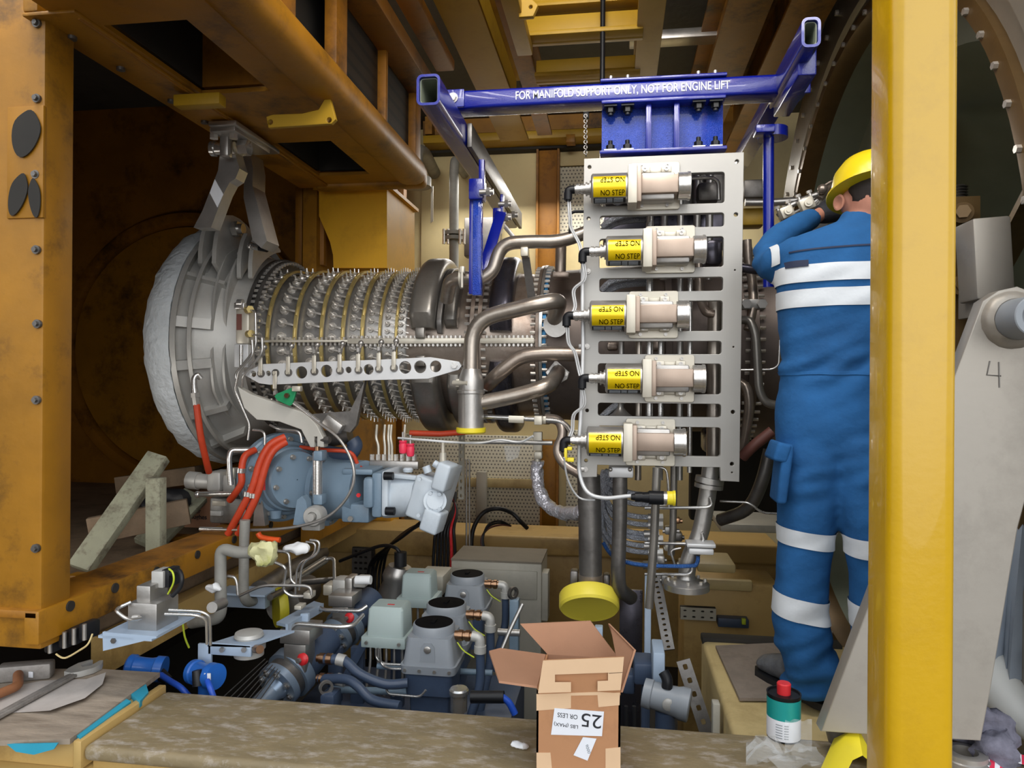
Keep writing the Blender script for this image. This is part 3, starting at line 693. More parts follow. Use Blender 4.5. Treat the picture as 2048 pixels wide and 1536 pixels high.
# perforated-hole actuator beam with links (bolted to the engine side)
Yb2 = 3.10
bar = thing('actuator_beam', 'long pale drilled metal beam along the compressor side, pointed at both ends', 'bracket', P(690, 765, Yb2))
ol = pp([(486, 747), (526, 729), (640, 724), (760, 720), (862, 715), (918, 724), (923, 732), (918, 739), (857, 757), (740, 760), (541, 769), (520, 766)], Yb2)
hs = [(508, 748, 7), (538, 747, 6), (604, 745, 13), (654, 742, 13), (698, 740, 7), (738, 739, 11), (811, 735, 13), (841, 734, 13), (872, 733, 12)]
k = mpp(P(690, 745, Yb2))
part('drilled_plate', MB().mesh(flat(ol, [circ(*pp([(x, y)], Yb2)[0], r*k) for x, y, r in hs], .016, .0015), XZ(Yb2)), 'bar', bar)
for i, (x, y) in enumerate(((522, 747), (577, 745), (629, 743), (680, 741), (717, 740), (758, 738), (788, 736), (551, 746))):
    c = P(x, y, Yb2-.010); up = 1 if i < 7 else -1
    b = MB().cyl(c+Vector((0, .004, 0)), c+Vector((0, -.002, 0)), 9*k*.9, n=18)
    pv = part('pivot', b, 'steeld', bar)
    b = MB().box(c+Vector((0, -.006, up*14*k)), (8.5*k, .006, 36*k), None, .002).cyl(c+Vector((0, -.004, 0)), c+Vector((0, -.016, 0)), 3.2*k, n=10)
    part('link', b, 'cpl', bar)
    b = MB().cyl(c+Vector((0, -.004, up*30*k)), c+Vector((0, .03, up*52*k)), 3.2*k, n=8).hexa(c+Vector((0, 0, up*36*k)), (0, 0, up), 5*k, 8*k).ball(c+Vector((0, .03, up*54*k)), 6*k, 10)
    part('rod_end', b, 'steel2', bar)
c = P(909, 731, Yb2-.008); part('end_bolt', MB().hexa(c, (0, -1, 0), .014, .012).cyl(c, c+Vector((0, .25, 0)), .012), 'steel', bar)
part('standoff', MB().cyl(P(500, 747, Yb2), P(500, 747, Yb2)+Vector((0, .25, 0)), .012), 'steel', bar)
# actuator cylinder on the front of the compressor
t = thing('vane_actuator', 'cream hydraulic actuator with brown label beside the front vane row', 'actuator', P(484, 690, 3.12))
b = MB(); pbox(b, 470, 615, 498, 688, 3.13, .06, .012); part('body', b, 'cpl', t)
b = MB(); pbox(b, 473, 628, 483, 660, 3.127, .006); part('label_plate', b, 'rust', t)
for x, y in ((495, 620), (497, 668)):
    c = P(x, y, 3.12); part('port', MB().cyl(c, c+Vector((.03, -.03, 0)), .017, .013).hexa(c+Vector((.02, -.02, 0)), (1, -1, 0), .018, .014), 'brass', t)
b = MB(); pbox(b, 468, 688, 496, 735, 3.14, .04, .004); part('foot', b, 'bar', t)
part('clevis', MB().cyl(P(476, 606, 3.12), P(486, 606, 3.12), .018).box(P(481, 612, 3.12), (.05, .03, .03), None, .004), 'steel', t)
part('rod', MB().cyl(P(482, 690, 3.125), P(482, 735, 3.125), .008), 'steel', t)
for i, (pts, lab) in enumerate((([(497, 620, 3.1), (511, 622, 3.08), (512, 690, 3.08), (505, 706, 3.08), (470, 748, 3.08), (474, 764, 3.08)], 'thin steel tube looping from the top port of the cream actuator'),
        ([(500, 668, 3.1), (524, 672, 3.06), (525, 705, 3.06), (486, 752, 3.06), (484, 775, 3.08)], 'thin steel tube from the lower port of the cream actuator'),
        ([(504, 680, 3.05), (506, 710, 3.05), (478, 742, 3.05), (470, 780, 3.07), (500, 850, 3.1), (496, 880, 3.1)], 'thin steel tube running down behind the pale bracket'))):
    pipe('fluid_tube', lab, 'tube', pts, 5, 'steel', 8, .02, 'fluid tubes at the vane actuator')
# pale support bracket below, turnbuckle link, green plate
Yk = 3.08
t = thing('support_bracket', 'pale grey angled bracket below the compressor holding the vertical link', 'bracket', P(560, 890, Yk))
part('bracket_plate', MB().mesh(flat(pp([(478, 776), (500, 789), (612, 828), (634, 852), (648, 880), (647, 893), (636, 893), (636, 872), (628, 872), (628, 893), (622, 893), (604, 858), (560, 842), (515, 838), (490, 815)], Yk), [], .05, .003), XZ(Yk+.02)), 'offw', t)
part('pivot_bolt', MB().cyl(P(610, 880, Yk+.02), P(660, 880, Yk), .012).hexa(P(650, 880, Yk), X_, .018, .02), 'steeld', t)
t = thing('turnbuckle_link', 'vertical chrome turnbuckle rod between the pale bracket and the gearbox', 'link', P(635, 1012, 3.02))
part('rod', MB().cyl(P(635, 905, 3.04), P(635, 1005, 3.04), .022, n=20), 'steel', t)
b = MB(); pbox(b, 626, 902, 644, 922, 3.01, .06, .006); part('clevis', b, 'bgrey', t)
b = MB(); pbox(b, 626, 990, 644, 1010, 3.01, .06, .006); part('clevis', b, 'bgrey', t)
part('rod_end', MB().cyl(P(635, 893, 3.04), P(635, 903, 3.04), .012).cyl(P(635, 1008, 3.04), P(635, 1016, 3.04), .014), 'copper', t)
t = thing('green_bellcrank', 'bright green triangular plate hanging under the drilled beam', 'plate', P(575, 810, 3.04))
part('plate', MB().mesh(flat(pp([(551, 793), (555, 788), (588, 775), (594, 778), (585, 808), (580, 811), (556, 800)], 3.04), [circ(*pp([(575, 791)], 3.04)[0], 5*k)], .014, .002), XZ(3.04)), 'green', t)
b = MB(); pbox(b, 583, 772, 600, 783, 3.02, .03, .004); part('fork', b, 'cpl', t)
part('bolt', MB().hexa(P(575, 791, 3.03), (0, -1, 0), .012, .012), 'copper', t)
hose('control_cable', 'long thin silver control cable looping from the green plate down past the gearbox', 'cable', [(588, 806, 3.0), (630, 840, 2.98), (680, 880, 2.95), (707, 935, 2.93), (700, 985, 2.93), (660, 1030, 2.93), (600, 1052, 2.93), (520, 1060, 2.93), (400, 1058, 2.95)], 6, 'steel2', 8, None, 7)
pipe('cable_sleeve', 'thicker chrome sleeve on the control cable beside the green plate', 'sleeve', [(588, 806, 3.0), (640, 845, 2.98)], 8, 'steel')
pipe('cable_sleeve', 'thicker chrome sleeve at the lower left end of the control cable', 'sleeve', [(400, 1058, 2.95), (445, 1059, 2.95)], 9, 'steel')
b = MB(); b.box(P(668, 848, 3.1), (.09, .05, .05), Matrix.Rotation(.6, 3, 'Y'), .006)
solo('sensor_block', 'small silver sensor block under the compressor beside the control cable', 'sensor', b, 'steel2')
b = MB(); b.prism([P(x, y, 3.12) for x, y in ((625, 828), (700, 822), (730, 760), (712, 850), (700, 865), (640, 850))], (0, .03, 0))
solo('drip_shield', 'dark steel shield plate under the middle vane rows', 'plate', b, 'steeld')
# ---------------- big pipes
t = thing('bleed_pipe', 'fat polished steel pipe rising from a capped canister and bending right across the engine', 'pipe', P(942, 862, 3.05))
part('tube', ptube(MB(), [(942, 752, 3.05), (944, 640, 3.05), (1076, 608, 3.02), (1120, 600, 3.05), (1108, 640, 3.25)], 33, 18, .16), 'pipe', t, ang=60)
q0, q1 = P(942, 738, 3.05), P(942, 858, 3.05)
part('canister', MB().lathe(q0, (q1-q0), [(0, .038), (.03, .05), (.05, .055), (.09, .055), (.093, .060), (.105, .060), (.108, .055), (q0.z-q1.z, .055)], 28), 'steel2', t)
part('end_cap', MB().lathe(q1, (0, 0, -1), [(-.006, .064), (.012, .064), (.018, .058)], 28), 'yelp', t, 'yellow plastic cap')
b = MB(); c = P(918, 766, 3.05); b.box(c+Vector((0, -.01, 0)), (.02, .03, .035), None, .004).cyl(c+Vector((-.02, -.02, 0)), c+Vector((.05, -.05, 0)), .011); part('clamp', b, 'cpl', t)
c = P(1111, 650, 3.22); part('end_flange', MB().cyl(c, c+Vector((0, .03, 0)), .055, n=24), 'steel2', t)
pipe('bleed_pipe', 'steel pipe from a round elbow below the duct up and level into the manifold', 'pipe', [(978, 768, 3.2), (992, 752, 3.1), (1040, 712, 3.1), (1090, 707, 3.1), (1175, 708, 3.1)], 30, 'heat', 18, .1)
pipe('bleed_pipe', 'steel pipe from the canister sloping up right to a four bolt flange', 'pipe', [(962, 806, 3.06), (1040, 790, 3.06), (1100, 772, 3.06), (1116, 745, 3.2), (1116, 744, 3.32)], 32, 'pipe', 18, .1)
t = thing('pipe_flange', 'diamond shaped four bolt flange on the browned casing under the level pipe', 'flange', P(1112, 745, 3.3))
part('plate', MB().mesh(flat(pp([(1112, 722), (1138, 745), (1134, 758), (1112, 770), (1092, 745)], 3.28), [], .02, .003), XZ(3.28)), 'steel2', t)
for x, y in ((1112, 727), (1132, 748), (1097, 745), (1114, 764)): part('bolt', MB().hexa(P(x, y, 3.265), (0, -1, 0), .010, .01), 'stud', t)
pipe('bleed_pipe', 'brushed steel pipe curving from the ring duct up over the top into the manifold', 'pipe', [(958, 560, 3.12), (985, 545, 3.12), (1003, 487, 3.12), (1060, 483, 3.12), (1120, 484, 3.12), (1180, 462, 3.12)], 27, 'pipe', 18, .14)
t = thing('elbow_pipe', 'short steel elbow with band clamp between the narrow duct and the blue hanger bar', 'pipe', P(905, 560, 3.12))
part('tube', ptube(MB(), [(893, 600, 3.22), (900, 560, 3.14), (930, 556, 3.12), (958, 557, 3.12)], 28, 16, .1), 'pipe', t, ang=60)
part('band_clamp', MB().cyl(P(921, 556, 3.12), P(926, 556, 3.12), .048).box(P(925, 540, 3.07), (.02, .03, .03), None, .004).cyl(P(924, 535, 3.06), P(924, 575, 3.06), .006), 'cpl', t)
t = thing('down_pipe', 'short browned vertical pipe with square flange on top of the combustor', 'pipe', P(1122, 550, 3.3))
part('tube', ptube(MB(), [(1122, 485, 3.3), (1121, 548, 3.3)], 22, 14), 'heat', t)
b = MB(); pbox(b, 1105, 543, 1138, 554, 3.26, .09, .004); part('flange', b, 'heat', t)
t = thing('pipe_strap', 'grey pipe support strap standing on the engine below the top pipe', 'bracket', P(1056, 600, 3.16))
b = MB().bar(P(1050, 505, 3.18), P(1064, 600, 3.25), .035, .01, (0, 1, 0)); part('leg', b, 'steeld', t)
b = MB(); pbox(b, 1041, 494, 1056, 512, 3.1, .05, .004); part('clamp', b, 'cpl', t)
pipe('elbow_pipe', 'steel elbow dropping beside the lower flange left of the manifold', 'pipe', [(1092, 836, 3.1), (1120, 840, 3.08), (1128, 870, 3.05), (1112, 900, 3.05), (1128, 930, 3.02), (1160, 948, 3.0)], 20, 'heat', 14, .1)
pipe('fuel_tube', 'long horizontal steel tube below the turbine, upper of the pair', 'tube', [(965, 833, 3.1), (1060, 838, 3.08), (1130, 842, 3.06), (1150, 880, 3.0)], 10, 'steel', 10, .05)
pipe('fuel_tube', 'long horizontal steel tube below the turbine, lower of the pair', 'tube', [(940, 884, 3.1), (1010, 884, 3.1), (1105, 886, 3.08)], 9, 'steel2', 10, .03)
pipe('tube_coupling', 'long hexagon coupling on the upper horizontal tube', 'coupling', [(1018, 838, 3.08), (1048, 839, 3.08)], 16, 'cpl', 6)
pipe('tube_coupling', 'short hexagon nut near the right bend of the upper horizontal tube', 'coupling', [(1082, 840, 3.07), (1092, 840, 3.07)], 17, 'cpl', 6)
hose('sensor_lead', 'pale twisted sensor lead running right under the canister', 'cable', [(796, 876, 3.05), (850, 880, 3.03), (900, 884, 3.03), (960, 886, 3.03), (1000, 880, 3.03), (1040, 884, 3.03), (1066, 872, 3.0)], 5, 'bar', 6)
# front lifting link
t = thing('lifting_link', 'bright steel V shaped lifting links on a clevis above the engine inlet', 'link', P(450, 460, 3.15))
b = MB(); pbox(b, 416, 241, 472, 250, 2.70, .38, .003); pbox(b, 420, 248, 470, 262, 2.72, .3, .004); part('base_block', b, 'steel2', t)
b = MB(); pbox(b, 438, 260, 456, 312, 2.78, .04, .008); part('tongue', b, 'steel2', t)
part('pin', MB().cyl(P(428, 298, 2.84), P(470, 296, 2.84), .026).hexa(P(480, 296, 2.84), X_, .034, .042).cyl(P(424, 298, 2.84), P(432, 298, 2.84), .032), 'steel', t)
for x, y in ((428, 268), (467, 268)): part('bolt', MB().hexa(P(x, y, 2.76)+Vector((0, 0, -.02)), Z_, .018, .04), 'stud', t)
part('front_link', MB().prism([P(x, y, 2.86) for x, y in ((440, 306), (458, 296), (468, 300), (479, 337), (471, 357), (459, 365), (448, 386), (422, 455), (387, 455), (405, 421), (424, 372), (436, 341))], (0, .07, 0)), 'steel2', t, ang=15)
part('rear_link', MB().prism([P(x, y, 3.12) for x, y in ((474, 300), (500, 300), (506, 337), (505, 372), (534, 482), (522, 496), (505, 480), (487, 395), (488, 350))], (-.0, .12, 0)), 'steel2', t, ang=15)
q = [P(x, y, 2.859) for x, y in ((430, 359), (447, 389), (435, 415), (420, 386))]; part('tag_plate', MB().prism(q, (0, -.002, 0)), 'paper', t)
# ================================================================ blue support frame
YB = 2.88
fr = thing('lifting_rig', 'glossy blue tubular frame carrying white lettering above the engine', 'frame', P(1250, 300, YB))
X0, X1, Zt, Zb = rect(884, 176, 1618, 216, YB)
a, c = P(884, 198, YB), P(1618, 168, YB)
zt, zb = (P(900, 180, YB).z+P(1590, 146, YB).z)/2, (P(900, 214, YB).z+P(1590, 187, YB).z)/2
zm, hh = (zt+zb)/2, zt-zb
part('cross_beam', MB().box(((a.x+c.x)/2, YB+.055, zm), (c.x-a.x, .11, hh), None, .012, 3), 'blue', fr)
tx = text('FOR MANIFOLD SUPPORT ONLY, NOT FOR ENGINE LIFT', .046, .0012, .74, .0004)
l0, l1 = P(1031, 190, YB).x, P(1459, 172, YB).x
w0 = max(v.co.x for v in tx.vertices)-min(v.co.x for v in tx.vertices); tx.transform(Matrix.Diagonal(((l1-l0)/w0, 1, 1, 1)))
part('lettering', MB().mesh(tx, Matrix.Translation(((l0+l1)/2, 0, (P(1031, 189, YB).z+P(1459, 174, YB).z)/2)) @ XZ(YB-.002)), 'white', fr, 'white stencilled lettering')
def hollow(name, x0, y0, x1, y1, Yf, Yb_, m, par, lab=None):
    X0, X1, Z0, Z1 = rect(x0, y0, x1, y1, Yf); tk = .009
    ol = rrect(X0, Z1, X1, Z0, .02); il = rrect(X0+tk, Z1+tk, X1-tk, Z0-tk, .013)
    def rg(pl, Yq): return [Vector((x, Yq, z)) for x, z in pl]
    o_ = part(name, MB().ring_loft([rg(ol, Yf), rg(ol, Yb_), rg(il, Yb_), rg(il, Yf), rg(ol, Yf)], False), m, par, lab)
    i2 = rrect(X0+tk*1.15, Z1+tk*1.15, X1-tk*1.15, Z0-tk*1.15, .012); i3 = rrect(X0+tk*1.5, Z1+tk*1.5, X1-tk*1.5, Z0-tk*1.5, .010)
    part('inner_lining', MB().ring_loft([rg(i2, Yf+.012), rg(i2, Yb_-.05), rg(i3, Yb_-.05), rg(i3, Yf+.012), rg(i2, Yf+.012)], False).box(((X0+X1)/2, Yb_-.06, (Z0+Z1)/2), (X1-X0-.03, .01, Z0-Z1-.03)), 'exhin', o_, 'bare grey inside')
    return o_
hollow('side_beam', 833, 148, 880, 210, 2.5, 4.55, 'blue', fr)
hollow('side_beam', 1603, 34, 1642, 94, 2.5, 4.7, 'blue', fr)
for x0, y0, x1, y1 in ((884, 178, 928, 214), (1584, 140, 1622, 186)):
    b = MB(); pbox(b, x0, y0, x1, y1, YB-.012, .012, .004); g = part('joint_plate', b, 'blue', fr)
    cc = P((x0+x1)/2, (y0+y1)/2, YB-.014); part('bolt', MB().cyl(cc, cc+Vector((0, -.004, 0)), .021, n=16).hexa(cc+Vector((0, -.004, 0)), (0, -1, 0), .016, .012), 'steel2', g)
b = MB(); pbox(b, 1596, 92, 1634, 150, 2.62, .4, .006); part('riser', b, 'blue', fr)
# lugs and hanger bars
b = MB(); pbox(b, 937, 356, 966, 398, 3.02, .08, .006); pbox(b, 957, 318, 968, 396, 3.03, .03, .004); part('hanger_bracket', b, 'blue', fr)
b = MB(); pbox(b, 945, 392, 962, 590, 3.04, .045, .003); part('hanger_bar', b, 'blueb', fr)
b = MB(); pbox(b, 938, 360, 946, 588, 3.05, .03, .003); part('hanger_bar', b, 'blue', fr)
part('brace', MB().bar(P(1003, 428, 3.3), P(962, 560, 3.12), .05, .04, (0, 1, 0), .004), 'blue', fr)
b = MB(); pbox(b, 985, 415, 1004, 450, 3.3, .08, .006); pbox(b, 1000, 388, 1006, 446, 3.3, .05, .003); part('hanger_bracket', b, 'blue', fr)
for x, y, yy in ((973, 384, 3.0), (1010, 408, 3.3), (1010, 435, 3.3), (1024, 430, 3.5)):
    cc = P(x, y, yy); part('bolt', MB().cyl(cc+Vector((-.03, 0, 0)), cc+Vector((.03, 0, 0)), .012).hexa(cc, X_, .019, .016), 'steel2', fr)
part('hanger_post', MB().cyl(P(1537, 275, 2.95), P(1537, 575, 2.95), .021, n=20), 'blue', fr)
part('hanger_flange', MB().cyl(P(1545, 258, 2.98), P(1545, 278, 2.98), .058, n=32).box(P(1528, 262, 2.9), (.07, .07, .03), None, .004), 'blue', fr)
part('brace', MB().bar(P(1560, 200, 3.0), P(1490, 320, 3.6), .06, .05, (0, 1, 0), .004), 'blue', fr)
# grey steel link along the left side beam
t = thing('grey_slide_bar', 'grey flat steel bar beside the left blue side beam sloping to the back', 'bar', P(1040, 470, 3.6))
xe_ = P(880, 180, 2.5).x; ze_ = P(857, 182, 2.5).z
part('bar', MB().box((xe_+.014, 3.75, ze_-.005), (.02, 1.6, .10), None, .003), 'steeld', t)
b = MB().bar(P(1003, 445, 3.5), P(1032, 480, 3.5), .02, .035, (0, 1, 0), .003); part('end_link', b, 'steel2', t)
# blue bracket under the beam
br = thing('manifold_bracket', 'hammered blue bracket bolted between the lettered beam and the manifold plate', 'bracket', P(1326, 310, YB))
YP = 2.90
X0, X1, Zt, Zb = rect(1203, 213, 1449, 308, YP)
zt = zb; zbot = (P(1203, 313, YP).z+P(1450, 303, YP).z)/2
part('web', MB().box(((X0+X1)/2, YP+.05, (zt+zbot)/2), (X1-X0, .014, zt-zbot)), 'blueb', br)
part('top_flange', MB().box(((X0+X1)/2, YP+.03, zt-.008), (X1-X0, .13, .014), None, .003), 'blue', br)
part('bottom_flange', MB().box(((X0+X1)/2, YP+.03, zbot+.007), (X1-X0+.012, .13, .014), None, .003), 'blue', br)
part('top_strap', MB().box(((X0+X1)/2, YB+.055, zm+hh/2+.006), (X1-X0+.01, .13, .012), None, .003), 'blue', br)
for px in (1297, 1353):
    x = P(px, 260, YP).x; part('rib', MB().box((x, YP+.02, (zt+zbot)/2), (.022, .07, zt-zbot-.02), None, .003), 'blue', br)
for px in (1221, 1255, 1397, 1431):
    x = P(px, 260, YP).x
    b = MB().hexa((x, YP+.0, zt-.042), Z_, .018, .022).cyl((x, YP, zt-.052), (x, YP, zt-.04), .011).box((x, YP, zt-.018), (.05, .05, .008))
    part('nut', b, 'blackp', br, 'black nut and bolt end')
    b = MB().hexa((x, YP, zbot+.018), Z_, .017, .024).cyl((x, YP, zbot+.04), (x, YP, zbot+.06), .009)
    part('nut', b, 'blackp', br, 'black nut and bolt end')
    part('washer', MB().box((x, YP, zbot+.017), (.048, .05, .007)), 'steel2', br)
    b = MB().cyl((x, YB+.04, zm+hh/2+.01), (x, YB+.04, zm+hh/2+.04), .008).hexa((x, YB+.04, zm+hh/2+.012), Z_, .014, .012)
    part('top_bolt', b, 'steel2', br)
# ================================================================ manifold plate
YM = 2.86
mp = thing('manifold_plate', 'tall matt aluminium plate with wide slots in front of the engine', 'plate', P(1325, 955, YM))
ol = pp([(1169, 318), (1487, 305), (1487, 312), (1478, 963), (1442, 961), (1441, 934), (1194, 929), (1193, 953), (1162, 954), (1164, 760)], YM)
hs = []
for x0, x1, a0, a1, b0, b1 in ((1200, 1450, 352, 342, 413, 407), (1199, 1449, 431, 424, 459, 454), (1198, 1448, 478, 471, 538, 534), (1198, 1447, 557, 552, 585, 582),
                              (1197, 1446, 604, 599, 663, 663), (1196, 1444, 682, 681, 709, 709), (1195, 1443, 726, 727, 787, 790), (1195, 1443, 805, 807, 832, 836), (1195, 1442, 851, 854, 909, 915)):
    A, B, Cc, Dd = P(x0, a0, YM), P(x1, a1, YM), P(x1, b1, YM), P(x0, b0, YM)
    hs.append(rrect((A.x+Dd.x)/2, (Cc.z+Dd.z)/2, (B.x+Cc.x)/2, (A.z+B.z)/2, .012))
kk = mpp(P(1325, 630, YM))
for x, y, r in ((1179, 334, 4.6), (1177, 437, 4.6), (1474, 323, 5), (1472, 429, 5), (1174, 821, 4.4), (1172, 921, 4.4), (1466, 824, 4.8), (1464, 928, 4.8), (1464, 945, 2.5), (1467, 694, 2.5), (1470, 540, 2.5)):
    q = P(x, y, YM); hs.append(circ(q.x, q.z, r*kk, 14))
part('slotted_plate', MB().mesh(flat(ol, hs, .03, .0015), XZ(YM+.015)), 'plate', mp)
X0, X1, Zt, Zb = rect(1200, 336, 1450, 920, YM+.03)
for x, y in ((1176, 543), (1174, 693), (1171, 938)):
    q = P(x, y, YM); part('cable_clip', MB().cyl(q, q+Vector((0, -.008, 0)), .011, n=16).hexa(q+Vector((0, -.008, 0)), (0, -1, 0), .007, .006).box(q+Vector((-.018, -.01, 0)), (.03, .012, .018), None, .003), 'steel2', mp)
# ---------------- fuel valves
def valve(idx, px, py, lab):
    k = mpp(P(1325, 630, YM)); o = P(px, py, YM)
    v = thing('fuel_valve', lab, 'valve', o, 'fuel metering valves on the manifold plate')
    R_ = 31*k; cy = YM-.012-R_*.82-.012
    pl_ = o.copy(); o = Vector((o.x*cy/YM, YM, CZ+(o.z-CZ)*cy/YM)); k *= cy/YM
    def Lx(d): return o.x+d*k
    def cy_(x0, x1, r0, r1=None, n=32): return MB().cyl((Lx(x0), cy, o.z), (Lx(x1), cy, o.z), r0*k, None if r1 is None else r1*k, n)
    # o = middle of the mounting plate; cylinder runs to the left
    part('mounting_plate', MB().mesh(flat(rrect(pl_.x-47*kk, pl_.z-46*kk, pl_.x+48*kk, pl_.z+46*kk, .008), [], .014, .002), XZ(YM-.0075)), 'cpl', v)
    ax = (1, 0, 0)
    can = part('motor_can', MB().lathe((Lx(-126), cy, o.z), X_, [(0, 26*k), (.003, 29*k), (.006, 30*k), (72*k, 30*k)], 40), 'steel2', v)
    sl = []
    a0, a1 = math.radians(-20), math.radians(38)
    def band(r, x0, x1, d0, d1, m, nm, lab2=None):
        b = MB(); rings = []
        for i in range(25):
            e = math.radians(d0+(d1-d0)*i/24); rings.append([Vector((Lx(x), cy-r*math.cos(e), o.z+r*math.sin(e))) for x in (x0, x1)])
        b.ring_loft(rings, False, False); return part(nm, b, m, can, lab2)
    band(30.4*k, -121, -57, -47, 36, 'yelfoil', 'warning_label', 'glossy yellow label')
    band(30.4*k, -121, -57, -88, -52, 'blackp', 'data_label', 'black label with fine print')
    def wrap(me, el, r, m, nm):
        b3 = bmesh.new(); b3.from_mesh(me)
        for j in range(-5, 6): bmesh.ops.bisect_plane(b3, geom=b3.verts[:]+b3.edges[:]+b3.faces[:], plane_co=(0, j*1.1*k, 0), plane_no=(0, 1, 0))
        b3.to_mesh(me); b3.free()
        for q in me.vertices:
            e = el+q.co.y/r; rr = r+.0018+q.co.z; x = q.co.x
            q.co = Vector((x, cy-rr*math.cos(e), o.z+rr*math.sin(e)))
        return part(nm, MB().mesh(me), m, can)
    for el, flip in ((-31, 1), (19, -1)):
        me = text('NO STEP', 15*k, .0002, 1.0, .0); ww = max(q.co.x for q in me.vertices)-min(q.co.x for q in me.vertices)
        me.transform(Matrix.Diagonal((47*k/ww*flip, flip, 1, 1)))
        for q in me.vertices: q.co.x += Lx(-83)
        if flip < 0: pass
        wrap(me, math.radians(el), 30.4*k, 'ltxt', 'lettering')
    b = MB()
    for j, el in enumerate((-56, -62, -68, -75)):
        e = math.radians(el)
        for s0, s1 in ((-118, -96), (-94, -83), (-81, -62)):
            p0 = Vector((Lx(s0), cy-30.7*k*math.cos(e), o.z+30.7*k*math.sin(e))); b.box(p0+Vector(((s1-s0)/2*k, 0, 0)), ((s1-s0)*k, .001, 1.4*k), Matrix.Rotation(-e, 3, 'X'))
    part('fine_print', b, 'act', can)
    part('neck', cy_(-58, -52, 27), 'steeld', v)
    part('flange', MB().box((Lx(-44), cy, o.z), (18*k, 64*k, 76*k), None, .003), 'cpl', v)
    part('gasket_flange', MB().box((Lx(-31), cy, o.z), (9*k, 60*k, 70*k), None, .003), 'pink', v)
    part('body', MB().box((Lx(9), cy+4*k, o.z+1*k), (74*k, 50*k, 36*k), None, .004), 'pink', v)
    part('lower_body', MB().box((Lx(6), cy+14*k, o.z), (66*k, 44*k, 54*k), None, .006), 'steel2', v)
    for sz in (-1, 1):
        b = MB()
        for x in (-18, 24): b.box((Lx(x), YM-.03, pl_.z+sz*29*k), (20*k, .034, 13*k), None, .004)
        b.box((Lx(3), YM-.022, pl_.z+sz*29*k), (30*k, .018, 9*k), None, .003); part('foot', b, 'cpl', v)
    for sz in (-1, 1):
        for x, yy, hz in ((-19, -.048, 29), (24, -.048, 29), (-24, -.016, 40.5), (27, -.016, 40.5)):
            q = Vector((Lx(x), YM+yy, pl_.z+sz*hz*k)); r_ = 4.6 if hz < 35 else 3.4
            part('socket_screw', MB().lathe(q, (0, -1, 0), [(0, r_*k), (.007, r_*k), (.007, r_*.5*k), (.003, r_*.5*k), (.003, 0)], 14), 'steel2', v)
    part('end_cap', MB().lathe((Lx(46), cy, o.z), X_, [(0, 27*k), (18*k, 27*k), (18*k, 28.5*k), (23*k, 28.5*k), (24*k, 27*k), (24*k, 0)], 36), 'steel', v)
    # connector
    part('receptacle', MB().lathe((Lx(-126), cy, o.z), X_*-1, [(0, 17*k), (3*k, 17*k), (3*k, 12*k), (8*k, 12*k), (8*k, 14*k), (11*k, 14*k), (11*k, 10*k), (18*k, 10*k)], 24), 'steel2', v)
    part('coupling_ring', MB().lathe((Lx(-143), cy, o.z), X_*-1, [(0, 9*k), (0, 11*k), (4*k, 11*k), (4*k, 9.5*k), (7*k, 9.5*k), (7*k, 11*k), (13*k, 11*k), (13*k, 9*k), (16*k, 9*k)], 24), 'steel', v)
    pg = part('elbow_plug', MB().tube([(Lx(-157), cy, o.z), (Lx(-173), cy, o.z), (Lx(-173), cy, o.z-21*k)], 8.6*k, 16, 8*k, True).cyl((Lx(-172.9), cy, o.z-8*k), (Lx(-172.9), cy, o.z-24*k), 7*k, 5*k), 'blackp', v)
    return o.x-173*k, cy, o.z-24*k
vl = []
for i, (px, py, lab) in enumerate(((1309, 374, 'topmost fuel valve with yellow motor can on the manifold plate'), (1339, 500, 'second fuel valve from the top, set further right'),
        (1306, 630, 'middle fuel valve of the five on the manifold plate'), (1338, 757, 'fourth fuel valve from the top, set further right'), (1300, 884, 'lowest fuel valve just above the open bottom of the plate'))):
    vl.append(valve(i, px, py, lab))
# leads between the valve plugs
wn = ('pale lead from the topmost valve plug down to the second plug', 'pale lead from the second valve plug down past the middle plug', 'pale lead from the middle valve plug down to the fourth plug', 'pale lead from the fourth valve plug down to the lowest plug')
bow = (-4, -26, 16, -22)
for i in range(4):
    (x0, y0, z0), (x1, y1, z1) = vl[i], vl[i+1]; k = kk
    pts = [Vector((x0, y0, z0)), Vector((x0+2*k, y0+.01, z0-30*k)), Vector((x0+(x1-x0)*.2+bow[i]*k*.5, y0+.02, z0*.6+z1*.4)), Vector((x1+(-10 if i % 2 == 0 else 14)*k, y1+.03, z1+44*k)), Vector((x1+(8 if i % 2 else -6)*k, y1+.03, z1+28*k))]
    sp = smooth_pts([tuple(p) for p in pts], 6)
    b = MB().tube(sp, 1.9*k, 6, 0).tube([Vector(p)+Vector((4*k, .004, 0)) for p in sp], 1.7*k, 6, 0)
    solo('valve_lead', wn[i], 'cable', b, 'bar', 'leads between the fuel valves')
hose('harness', 'silver braided harness down the left edge of the manifold plate to the capped plug', 'cable', [(1166, 500, 2.83), (1165, 600, 2.83), (1166, 690, 2.83), (1163, 800, 2.83), (1158, 900, 2.83), (1160, 950, 2.83), (1176, 985, 2.8), (1210, 996, 2.78), (1260, 992, 2.76), (1296, 995, 2.75)], 8, 'bar', 10, None, 8)
hose('valve_lead', 'pale lead hanging from the lowest valve plug to the harness', 'cable', [(1128, 915, 2.76), (1136, 960, 2.8), (1158, 995, 2.82), (1190, 1000, 2.8)], 4, 'bar', 6, 'leads between the fuel valves')
t = thing('harness_plug', 'black cylindrical harness plug with a bright yellow end cap below the manifold plate', 'plug', P(1320, 1008, 2.75))
part('boot', MB().cyl(P(1262, 994, 2.75), P(1300, 995, 2.75), .011, .022, 20).cyl(P(1270, 994, 2.75), P(1285, 994, 2.75), .018, n=20), 'blackp', t)
